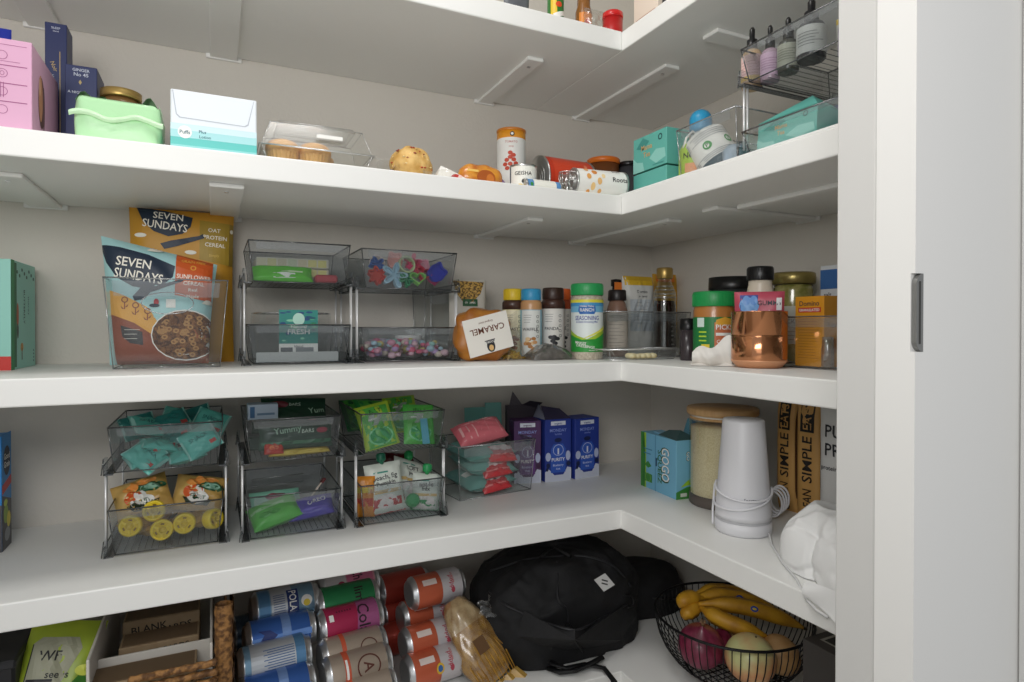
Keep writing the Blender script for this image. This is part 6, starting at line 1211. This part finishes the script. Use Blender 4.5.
# woven basket edge
WV = mat('9A6E3C', .7, name='woven_seagrass', h2='5A3A1A', nscale=130, bump=1.0, lo=.4, hi=.6)
xr = ax(206, .03)
xw = ax(223, .02); hw_ = zt(222, 603, xw, .02)-ZF
r = root('woven_basket', (xw, .0, ZF), 0, 'woven tan basket side between the white box and the blue cans', 'basket')
b = MB(); b.grid(lambda u, v: V((.0125+.0007*math.sin(v*90+u*19))*math.cos(u*2*PI), .018+(.011+.0007*math.sin(v*90+u*19))*math.sin(u*2*PI), v*hw_), 28, 60, WV); b.grid(lambda u, v: V(.014+.001*math.sin(v*40+u*70), .02+u*.26, v*hw_*(1-.12*u)), 40, 30, WV); b.grid(lambda u, v: V(.004+.001*math.sin(v*40+u*70), .02+(1-u)*.26, v*hw_*(1-.12*(1-u))), 40, 30, WV); b.build('basket_side', r)
zf_ = zt(190, 668, xw-.03, -.01)-ZF
b = MB()
for k in range(15): b.tube([(-.010-.110*q/30, -.008+.0016*math.sin(q*1.3+k*PI), .005+(zf_-.006)*k/14) for q in range(31)], .0052, WV, 7)
b.build('basket_front', r)
# cans
def can(label, px, py, Y, m, arts, grp, rz=0, R=.0325, L=.120, z=None, turn=-.42, end=ALU):
    X = ax(px, Y) - 0; zz = zt(px, py, X, Y) if z is None else z
    b = MB(); b.lathe(can_prof(R, L, m, end), m, 40); b.art(Fcyl(R*1.003, -PI/2+turn), arts, .008)
    # pull tab on the top end
    b.tube([(.006*math.cos(t*2*PI/12), .009*math.sin(t*2*PI/12), L*.992) for t in range(12)], .0009, ALU, 5, closed=True)
    o = b.build('drink_can', loc=(X-L/2*math.cos(rz), Y-L/2*math.sin(rz), max(zz, ZF+R+.0005)), rot=Euler((0, PI/2, rz))); return tag(o, label, 'can', grp)
PB = mat('7FA3BC', .28, .55, name='pale_blue_can'); BL = mat('3E6AB8', .28, .45, name='blue_can'); SLV = mat('C4C8CC', .3, .5)
def polar(R=.0325):
    NB = mat('1E3470', .4)
    return [('r', -R*2, .012, R*2, .030, mat('5A88B0', .3, .4)), ('r', -R*2, .032, R*2, .070, SLV), ('r', -R*.8, .060, R*.8, .080, NB), ('t', 'POLAR', 0, .070, .013, Wt, 0, .045), ('e', 0, .094, .010, .010, Wt), ('e', .004, .094, .006, .006, mat('E2C83A', .4))]+[('r', -R*.6+.004*k, .036, -R*.6+.004*k+.0015, .056, mat('6A7AA0', .4)) for k in range(9)]
def wiggly(R=.0325):
    return [('r', -R*.02, .01, R*.3, .11, mat('6A94D8', .3, .3)), ('p', [(-.012, .020), (-.004, .030), (.006, .022), (.010, .040), (.0, .052), (-.010, .040)], mat('1E3478', .4)), ('r', -R*2, .060, R*2, .075, mat('7A9AD0', .3, .4))]
G1_ = 'blue and silver cans at the left of the can pile'
yb = .105
can('pale blue can with a navy lettered panel, topmost of the blue cans', 284, 605, .215, PB, polar(), G1_, .10)
can('blue can with a dark squiggle, second of the blue cans from above', 279, 634, .170, BL, wiggly(), G1_, .10)
can('pale blue can with rows of small print, third of the blue cans', 273, 660, .125, PB, [('r', -.05, .020, .05, .100, SLV)]+[('r', -.020+.004*k, .040+.006*(k % 2), -.0185+.004*k, .090, mat('4A6A9A', .4)) for k in range(10)]+[('r', -.05, .092, .05, .108, mat('5A88B0', .3, .4))], G1_, .10)
can('deep blue can at the bottom of the blue cans', 276, 690, .085, BL, wiggly(), G1_, .10)
can('dark end of a can behind the blue cans on the left', 262, 628, .285, mat('3A4A5A', .3, .5), [], G1_, .1)
G2_ = 'mixed cans in the middle of the can pile'
PKM = mat('B8305A', .3, .35, name='magenta_can'); GNM = mat('2E8A54', .3, .3); BGM = mat('B8A898', .3, .45); IK = mat('2A1420', .5)
def script(txt, c2, vv=.080): return [('p', [(-.05, .072), (.05, .062), (.05, .108), (-.05, .108)], c2), ('t', txt, 0, vv, .022, IK, 0, .055), ('r', -.018, .016, -.006, .024, Wt)]+[('r', -.024, .030+.005*k, -.020, .033+.005*k, mat('6A1A34', .5)) for k in range(6)]
can('can with magenta and white artwork, topmost of the middle stack', 347, 585, .250, mat('C88A98', .3, .3), [('r', -.05, .010, .05, .050, mat('B8B4B4', .3, .3)), ('r', -.05, .052, .05, .104, mat('C06A88', .3, .3)), ('t', 'Cherry', 0, .074, .020, IK, 0, .055), ('e', 0, .04, .008, .008, mat('8A1A3A', .4))], G2_, .12)
can('green can between the magenta cans in the middle stack', 346, 600, .215, GNM, [('t', 'lime', 0, .078, .018, IK, 0)], G2_, .12)
can('magenta can with dark lettering, third of the middle stack', 349, 621, .170, PKM, script('Cola', mat('A85A8A', .3, .35)), G2_, .12)
can('beige silver can with an orange band, fourth of the middle stack', 352, 650, .130, BGM, [('r', -.05, .034, .05, .042, mat('C8583A', .4)), ('o', 0, .082, .016, .016, .002, mat('5A2A1E', .5))], G2_, .12)
can('beige silver can with a ringed letter A, fifth of the middle stack', 356, 668, .095, BGM, [('r', -.05, .032, .05, .042, mat('C8583A', .4)), ('o', 0, .074, .021, .021, .0025, mat('5A2A1E', .5)), ('t', 'A', 0, .074, .018, mat('5A2A1E', .5), 0), ('r', -.02, .034, .02, .038, Wt)], G2_, .12)
can('beige silver can at the bottom of the middle stack', 360, 692, .07, BGM, [('r', -.05, .032, .05, .042, mat('C8583A', .4))], G2_, .12)
G3_ = 'orange and white cans at the right of the can pile'
OC = mat('D2694A', .32, .25, name='orange_can'); WC = mat('CFCBCE', .32, .25)
def oj(k=0): return [('r', -.10, .062, .10, .1075, WC), ('r', -.020, .022, -.008, .052, mat('E8D8D0', .4)), ('t', 'poppi', -.004, .085, .010, mat('B84A5A', .4), 0, .03), ('e', .010, .085, .006, .004, mat('B84A5A', .4)), ('t', 'orange', -.014, .088, .006, mat('C86A6A', .4), 0)]
can('orange and white can, topmost of the right stack', 435, 588, .205, OC, oj(), G3_, .12, L=.118)
can('orange and white can, second of the right stack, partly covered', 426, 612, .240, OC, oj(), G3_, .12, L=.118)
can('orange and white can, third of the right stack', 430, 638, .165, OC, oj(), G3_, .12, L=.118)
can('orange and white can, lowest of the right stack', 433, 669, .125, OC, oj()+[('e', .006, .060, .010, .008, mat('E2B83A', .4)), ('e', .006, .060, .006, .005, mat('3A6AA8', .4))], G3_, .12, L=.118)
for k, (px, py, Y) in enumerate(((402, 586, .32), (404, 610, .315))):
    can(('upper' if not k else 'lower')+' orange can behind the right stack showing its red side', px, py, Y, mat('B8483A', .32, .25), [], G3_, .12, L=.118)
can('orange can end low behind the right stack', 398, 640, .26, mat('B8483A', .32, .25), [], G3_, .12, L=.118)
# bag of golden pasta
x, y = ax(492, .12), .105
r = root('pasta_bag', (x, y, ZF), 0.0, 'clear bag of golden pasta lying between the orange cans and the black backpack', 'bag')
r.rotation_euler = (d2(-38), d2(-16), .25); r.scale = (1.22, 1.15, 1.15); r.location = (ax(494, .10), .075, ZF)
b = MB(); PS = mat('C8962E', .45, h2='9A6A1E', nscale=70, bump=.6, name='golden_pasta')
def pb(u, v, k=1.0):
    a = u*2*PI; s_ = v; w_ = (.034+.006*math.sin(s_*5))*(1-.45*max(0, s_-.75)*4*.6)*k; e = max(0, 1-abs(2*s_-1)**7)**.5
    r_h = 1+.05*math.sin(a*6+s_*9)+.03*math.sin(a*13-s_*21)
    return V(w_*e*math.cos(a)*r_h, .024*k*e*math.sin(a)*r_h, s_*.155)
b.grid(lambda u, v: pb(u, .02+v*.62), 36, 18, PS)
b.grid(lambda u, v: pb(u, .64+v*.32), 36, 10, mat('A8804A', .5, h2='D8BC8C', nscale=60)); b.build('pasta', r)
b = MB(); b.grid(lambda u, v: pb(1-u, v, 1.06)*1.0, 44, 30, FILM)
for k in range(10): a = PI*1.15+k*PI*.07; b.tube([(.036*math.cos(a), .026*math.sin(a), .0), (.040*math.cos(a), .027*math.sin(a), .04), (.030*math.cos(a), .025*math.sin(a), .07)], .0010, PS, 5)
for k in range(9): b.add([(-.03+.0075*k, -.006+.004*(k % 2), .0), (-.0225+.0075*k, -.006+.004*((k+1) % 2), .0), (-.030+.0095*k, -.012+.006*((k+1) % 2), -.026), (-.040+.0095*k, -.012+.006*(k % 2), -.026)], [(0, 1, 2, 3)], mat('C8A050', .3))
b.box(-.016, .004, -.0275, -.0268, .050, .075, mat('6A4A2A', .5)); b.build('bag_film', r)
b = MB(); b.grid(lambda u, v: V(.022+.028*u+.003*math.sin(v*9), -.026-.004*math.sin(u*PI)+.002*math.sin(v*14+u*6), .088+.030*v+.004*math.sin(u*8)), 14, 10, FILM); b.build('loose_film', r)
# ---- backpack ----
BK = mat('0A0A0C', .75, name='black_nylon', h2='101013', nscale=60, bump=.35); BK2 = mat('08080A', .6, name='black_webbing', bump=.5, nscale=200); BK3 = mat('1E1E22', .5, name='black_piping')
A = on(487, 650, ZF); B = on(640, 648, ZF)
cxp, cyp = ax(556, .175), .175
zt_b = zt(556, 549, cxp, cyp)-ZF
r = root('black_backpack', (cxp, cyp, ZF), 0, 'large black backpack with a white diamond patch, slumped on the lowest shelf', 'backpack')
Wp = (ax(636, .13)-ax(482, .13))/2
def bp(u, v, sc_=1.0, off=0):
    a = u*2*PI; p = v*PI/2*1.02; ex = .62
    c_, s_ = math.cos(a), math.sin(a); cc = math.copysign(abs(c_)**ex, c_); ss = math.copysign(abs(s_)**ex, s_)
    hz = math.sin(min(p, PI/2))**.85; ho = max(0, math.cos(min(p, PI/2)))**.42
    ho = ho*(.90+.12*math.sin(v*PI))
    x = Wp*cc*ho; y = .118*ss*ho; z = zt_b*hz*(1-.10*(cc*ho)**2)*(1+.04*math.sin(a+1))
    q = V(x, y, z); n = 1+.05*(1-2*abs(mn.noise(q*16)))+.022*(1-2*abs(mn.noise(q*38)))
    z = z*n if z > .02 else z
    return V(x*n*sc_, y*n*sc_-off, max(z, .0015))
b = MB(); b.grid(bp, 110, 50, BK); b.build('bag_body', r)
def bpf(px, py, off=.004):
    # nearest front point of the body along the view ray through a pixel
    best = None
    d = ray(px, py); O = CAM-V(cxp, cyp, ZF)
    for i in range(0, 81):
        for j in range(0, 41):
            q = bp(i/80, j/40)
            t = (q-O).dot(d)/d.dot(d); e = (O+d*t-q).length
            if e < .012 and (best is None or t < best[0]): best = (t, q)
    q = best[1] if best else O+d*1.2
    return q-d.normalized()*off
def sp(pts, off=.004, n=5):
    P = [bpf(x, y, off) for x, y in pts]; o = []
    for i in range(len(P)-1):
        a0, a1, a2, a3 = P[max(i-1, 0)], P[i], P[i+1], P[min(i+2, len(P)-1)]
        for k in range(n):
            t = k/n; o.append(.5*((2*a1)+(a2-a0)*t+(2*a0-5*a1+4*a2-a3)*t*t+(3*a1-a0-3*a2+a3)*t**3))
    return o+[P[-1]]
b = MB(); b.tube(sp([(558, 556), (560, 575), (561, 595), (566, 615), (572, 628)]), .0018, BK3, 6); b.tube(sp([(484, 590), (500, 606), (520, 618), (545, 628), (575, 630), (605, 622), (632, 605)]), .0022, BK3, 6); b.tube(sp([(486, 575), (505, 560), (530, 553), (556, 551), (590, 552), (620, 566), (636, 585)]), .0022, BK3, 6)
b.build('zip_seams', r)
b = MB(); Pk = [(520, 615), (545, 626), (575, 629), (605, 621), (628, 608), (630, 640), (600, 650), (570, 654), (540, 650), (515, 640)]
fp = [bpf(x, y, .006) for x, y in Pk]; c0 = bpf(575, 640, .016); b.add(fp+[c0], [(i, (i+1) % len(fp), len(fp)) for i in range(len(fp))], BK); b.build('front_pocket', r)
b = MB(); qs = [bpf(x, y, .008) for x, y in ((606, 575), (617.5, 583), (606, 591.5), (595, 583))]
nn_ = ((qs[1]-qs[0]).cross(qs[3]-qs[0])).normalized(); 
if nn_.dot(CAM-V(cxp, cyp, ZF)-qs[0]) < 0: nn_ = -nn_
cen = sum(qs, V(0, 0, 0))/4; ux = (qs[1]-qs[3]).normalized(); uy = nn_.cross(ux).normalized(); hw = .0235; hv = .0185
dp = [cen+uy*hv, cen+ux*hw, cen-uy*hv, cen-ux*hw]
b.add([p-nn_*.001 for p in dp]+[p+nn_*.001 for p in dp], [(4, 5, 6, 7)]+[(i, (i+1) % 4, 4+(i+1) % 4, 4+i) for i in range(4)], mat('DADAD8', .4))
b.art(lambda a, c, d: cen+ux*a+uy*c+nn_*(.001+d), [('r', -hw*.30, hv*.10, hw*.30, hv*.26, mat('3A3A3C', .5)), ('r', -hw*.30, -hv*.26, hw*.30, -hv*.10, mat('3A3A3C', .5))], .2); b.build('diamond_patch', r)
b = MB(); b.tube(sp([(570, 628), (575, 640), (580, 652)], .006), .0045, BK2, 8, flat=.35); b.tube(sp([(628, 600), (636, 598), (637, 606), (631, 612)], .006), .0022, BK2, 6); b.build('pocket_strap', r)
b = MB()
def gp_(px, py, dz=.003): q = on(px, py, ZF+dz); return V(q.x-cxp, q.y-cyp, dz)
b.tube([gp_(545, 657, .012), gp_(553, 664, .016), gp_(566, 668, .012), gp_(585, 664, .010), gp_(604, 668, .008), gp_(614, 681, .006), gp_(618, 695, .004)], .0065, BK2, 8, flat=.45)
b.tube([gp_(548, 668, .004), gp_(560, 672, .008), gp_(575, 670, .010), gp_(590, 664, .012), gp_(603, 657, .020)], .0075, BK2, 8, flat=.5); b.build('shoulder_strap', r)
b = MB(); b.tube([bpf(540, 552, .0)+V(0, 0, 0), bpf(548, 548, -.01)+V(0, 0, .008), bpf(560, 548, -.01)+V(0, 0, .008), bpf(566, 552, .0)], .004, BK2, 8); b.build('carry_handle', r)
# second black bag behind
x, y = ax(642, .22), .235; hb2 = zt(642, 562, x, y)-ZF
b = MB()
def b2(u, v):
    a = u*2*PI; p = v*PI/2; ho = math.cos(p)**.5; q = V(.125*math.cos(a)*ho, .085*math.sin(a)*ho, hb2*math.sin(p)**.8); n = 1+.06*(1-2*abs(mn.noise(q*15+V(5, 5, 5)))); return V(q.x*n, q.y*n, max(.0015, q.z*n*(.94)))
b.grid(b2, 60, 26, BK); b.tube([(-.02, -.08, .05), (.02, -.088, .04), (.06, -.085, .03), (.08, -.09, .004)], .006, BK2, 8, flat=.4)
tag(b.build('black_bag', loc=(x, y, ZF)), 'second black bag in the corner behind the backpack', 'bag')
# ---- wire fruit basket ----
Pc = on(732, 613, ZF+.118); cx, cy = Pc.x, Pc.y
C1 = on(735, 690, ZF)
r = root('fruit_basket', (cx, cy, ZF), 0, 'round black wire basket heaped with onions, potatoes and bananas', 'basket')
WB = mat('0C0C0E', .45, .3, 'black_wire')
RT_ = rad(150, cx, cy); RB_, HB_ = RT_*.6, .118
def bw(t): # profile from rim to the base
    return (RB_+(RT_-RB_)*(1-(1-t)**2.2)**.8 if t > 0 else RB_, .012+(HB_-.012)*t)
N_ = 64
b = MB()
for i in range(N_):
    a = 2*PI*i/N_; b.tube([(bw(t)[0]*math.cos(a), bw(t)[0]*math.sin(a), bw(t)[1]) for t in (0, .08, .2, .4, .6, .8, 1)], .0011, WB, 5)
b.build('wire_ribs', r)
b = MB(); ring = lambda R, z, rr: b.tube([(R*math.cos(2*PI*k/48), R*math.sin(2*PI*k/48), z) for k in range(48)], rr, WB, 7, closed=True)
ring(RT_, HB_, .0026); b.build('rim_ring', r)
b = MB(); ring(RB_, .012, .0022)
for k in range(-6, 7): q = math.sqrt(max(0, RB_**2-(k*.0125)**2)); b.tube([(-q, k*.0125, .012), (q, k*.0125, .012)], .0010, WB, 5)
for k in range(-6, 7): q = math.sqrt(max(0, RB_**2-(k*.0125)**2)); b.tube([(k*.0125, -q, .0125), (k*.0125, q, .0125)], .0010, WB, 5)
b.build('base_grid', r)
for k in range(4):
    a = PI/4+k*PI/2; b = MB(); b.lathe([(0, 0), (.004, .0012), (.0055, .005), (.004, .009), (0, .0108)], WB, 12, c=(RB_*.9*math.cos(a), RB_*.9*math.sin(a), 0)); b.build('foot', r)
def bulb(name, label, cat, x, y, z, R, m, squash=.92, tip=0, rot=(0, 0, 0), grp=None, arts=None):
    b = MB(); pr = []
    for k in range(25):
        p = -PI/2+PI*k/24; rr = R*math.cos(p); zz = R*squash*math.sin(p)
        if tip and p > .9: zz += tip*((p-.9)/(.67))**2; rr *= 1-.35*((p-.9)/.67)
        pr.append((max(rr, 0.0001), zz))
    b.lathe(pr, m, 36, caps=False)
    if tip:
        for k in range(5): b.tube([(0, 0, pr[-1][1]-.002), (.002*math.cos(k*1.3), .002*math.sin(k*1.3), pr[-1][1]+.006), (.005*math.cos(k*1.3), .005*math.sin(k*1.3), pr[-1][1]+.012)], .0012, mat('8A6A4A', .7), 5)
    if not tip: b.lathe([(.0015, R*squash*.96), (.002, R*squash*1.04), (0, R*squash*1.05)], mat('5A4A2A', .6), 8)
    o = b.build(name, loc=(cx+x, cy+y, ZF+z), rot=rot); return tag(o, label, cat, grp)
def streak(h, h2, name, rough=.35, ns=14): return mat(h, rough, h2=h2, nscale=ns, stretch=(6, 6, .5), name=name, coat=.2)
bulb('red_onion', 'dark red onion at the left of the wire basket', 'onion', -.085, -.005, .074, .043, streak('6A1A34', '8A3450', 'red_onion_skin'), .90, .012, (.3, -.2, 0))
bulb('onion', 'large pale yellow green and blush onion at the front of the wire basket', 'onion', -.040, -.085, .078, .0455, mat('D8D89A', .35, h2='D89A6A', nscale=9, name='blush_skin', stretch=(1, 1, 1.6), lo=.42, hi=.62, coat=.2), .94, .0, (.2, .1, 0))
bulb('potato', 'tan round potato at the right front of the wire basket', 'potato', .042, -.080, .064, .038, mat('C8A070', .5, h2='B8884E', nscale=22, name='potato_skin'), .88, .0, (.4, .5, 0))
bulb('potato', 'tan round potato under the bananas at the back of the basket', 'potato', .030, .020, .052, .037, mat('C8A070', .5, h2='B8884E', nscale=22, name='potato_skin'), .88, .0, (.1, .5, 0))
bulb('red_onion', 'dark red onion behind the other red onion at the left back', 'onion', -.028, .005, .056, .034, streak('6A1A34', '8A3450', 'red_onion_skin'), .9, .01, (.1, .3, 0))
def banana(label, a, c_, z, bend, sticker):
    """a bent tapering fruit from the shared crown to its tip"""
    P0 = V(*a); P2 = V(*c_); mid = (P0+P2)/2+V(*bend); pts = []; rr = []
    for k in range(17):
        t = k/16; pts.append(P0*(1-t)**2+mid*2*t*(1-t)+P2*t*t); rr.append([.0052, .0058, .0075, .0115, .0145][k] if k < 5 else (.0158 if k < 12 else [.0152, .0138, .0110, .0070, .0030][k-12]))
    m = mat('D8A428', .5, h2='A8741C', nscale=26, name='banana_skin', lo=.38, hi=.75)
    b = MB(); b.tube(pts, rr, m, 6, smooth=True); b.tube([pts[-1], pts[-1]+(pts[-1]-pts[-2])*.5], .0028, mat('2E2214', .7), 6)
    if sticker:
        q = pts[9]; d = (CAM-V(cx, cy, ZF)-q).normalized(); tx = (pts[10]-pts[8]).normalized(); ty = d.cross(tx).normalized()
        o_ = q+d*.0158
        b.art(lambda u, v, w: o_+tx*u+ty*v+d*(w+.0008)-d*(v*v+u*u*.2)*22, [('e', 0, 0, .0075, .0055, mat('2A4AA8', .4)), ('e', 0, 0, .004, .0022, mat('E2C83A', .4))], .003)
    return tag(b.build('banana', loc=(cx+.010, cy-.014, ZF-.004)), label, 'banana', 'bunch of bananas')
top = V(-.052, .075, .135)
banana('banana with blue sticker, upper one of the pair pointing right', top, (.095, -.020, .108), 0, (.02, .045, .022), True)
banana('banana with blue sticker, lower and nearer of the pair', top+V(-.004, -.014, -.006), (.105, -.058, .100), 0, (.0, .01, .030), True)
banana('banana at the back of the bunch along the basket rim', top+V(.006, .010, .0), (.095, .030, .112), 0, (.02, .045, .015), False)
banana('banana curving down in front of the bunch beside the red onion', top+V(-.002, -.020, -.010), (.020, -.045, .096), 0, (-.040, .0, .010), False)
banana('short banana with its tip sticking out at the upper left', top+V(.02, -.005, -.002), (-.088, .075, .122), 0, (-.02, .005, .020), False)
banana('short banana with its tip sticking out below the upper left one', top+V(.015, -.012, -.014), (-.088, .060, .104), 0, (-.02, .005, .010), False)
# dark box at the right
Xd = .060; yA = by(797, Xd); A = on(800, 640, ZF+.10)
Xd = .100; yA = by(804, Xd); hd = zt(797, 637, Xd, yA)-ZF; W_ = yA+.588
DB_ = mat('3A3634', .5, name='dark_card')
f = [('r', 0, 0, W_, hd*.5, mat('3E3A38', .5)), ('t', 'DARK ROAST', W_*.30, hd*.62, .008, mat('A83A3A', .5), 0, W_*.4), ('t', 'COFFEE', W_*.28, hd*.48, .009, mat('A83A3A', .5)), ('e', W_*.28, hd*.80, .008, .004, mat('8A3030', .5))]
tp_ = [('r', W_*.06, .02, W_*.9, .10, mat('A8A49C', .5)), ('r', W_*.08, .024, W_*.88, .096, mat('1A1818', .5)), ('t', 'BREW', W_*.45, .062, .030, mat('A8A49C', .5))]
carton('dark_carton', 'dark grey carton with red lettering at the right end of the lowest shelf', 'box', (Xd, (yA-.588)/2, ZF), BR, W_, .13, hd, DB_, {'front': f, 'top': tp_})
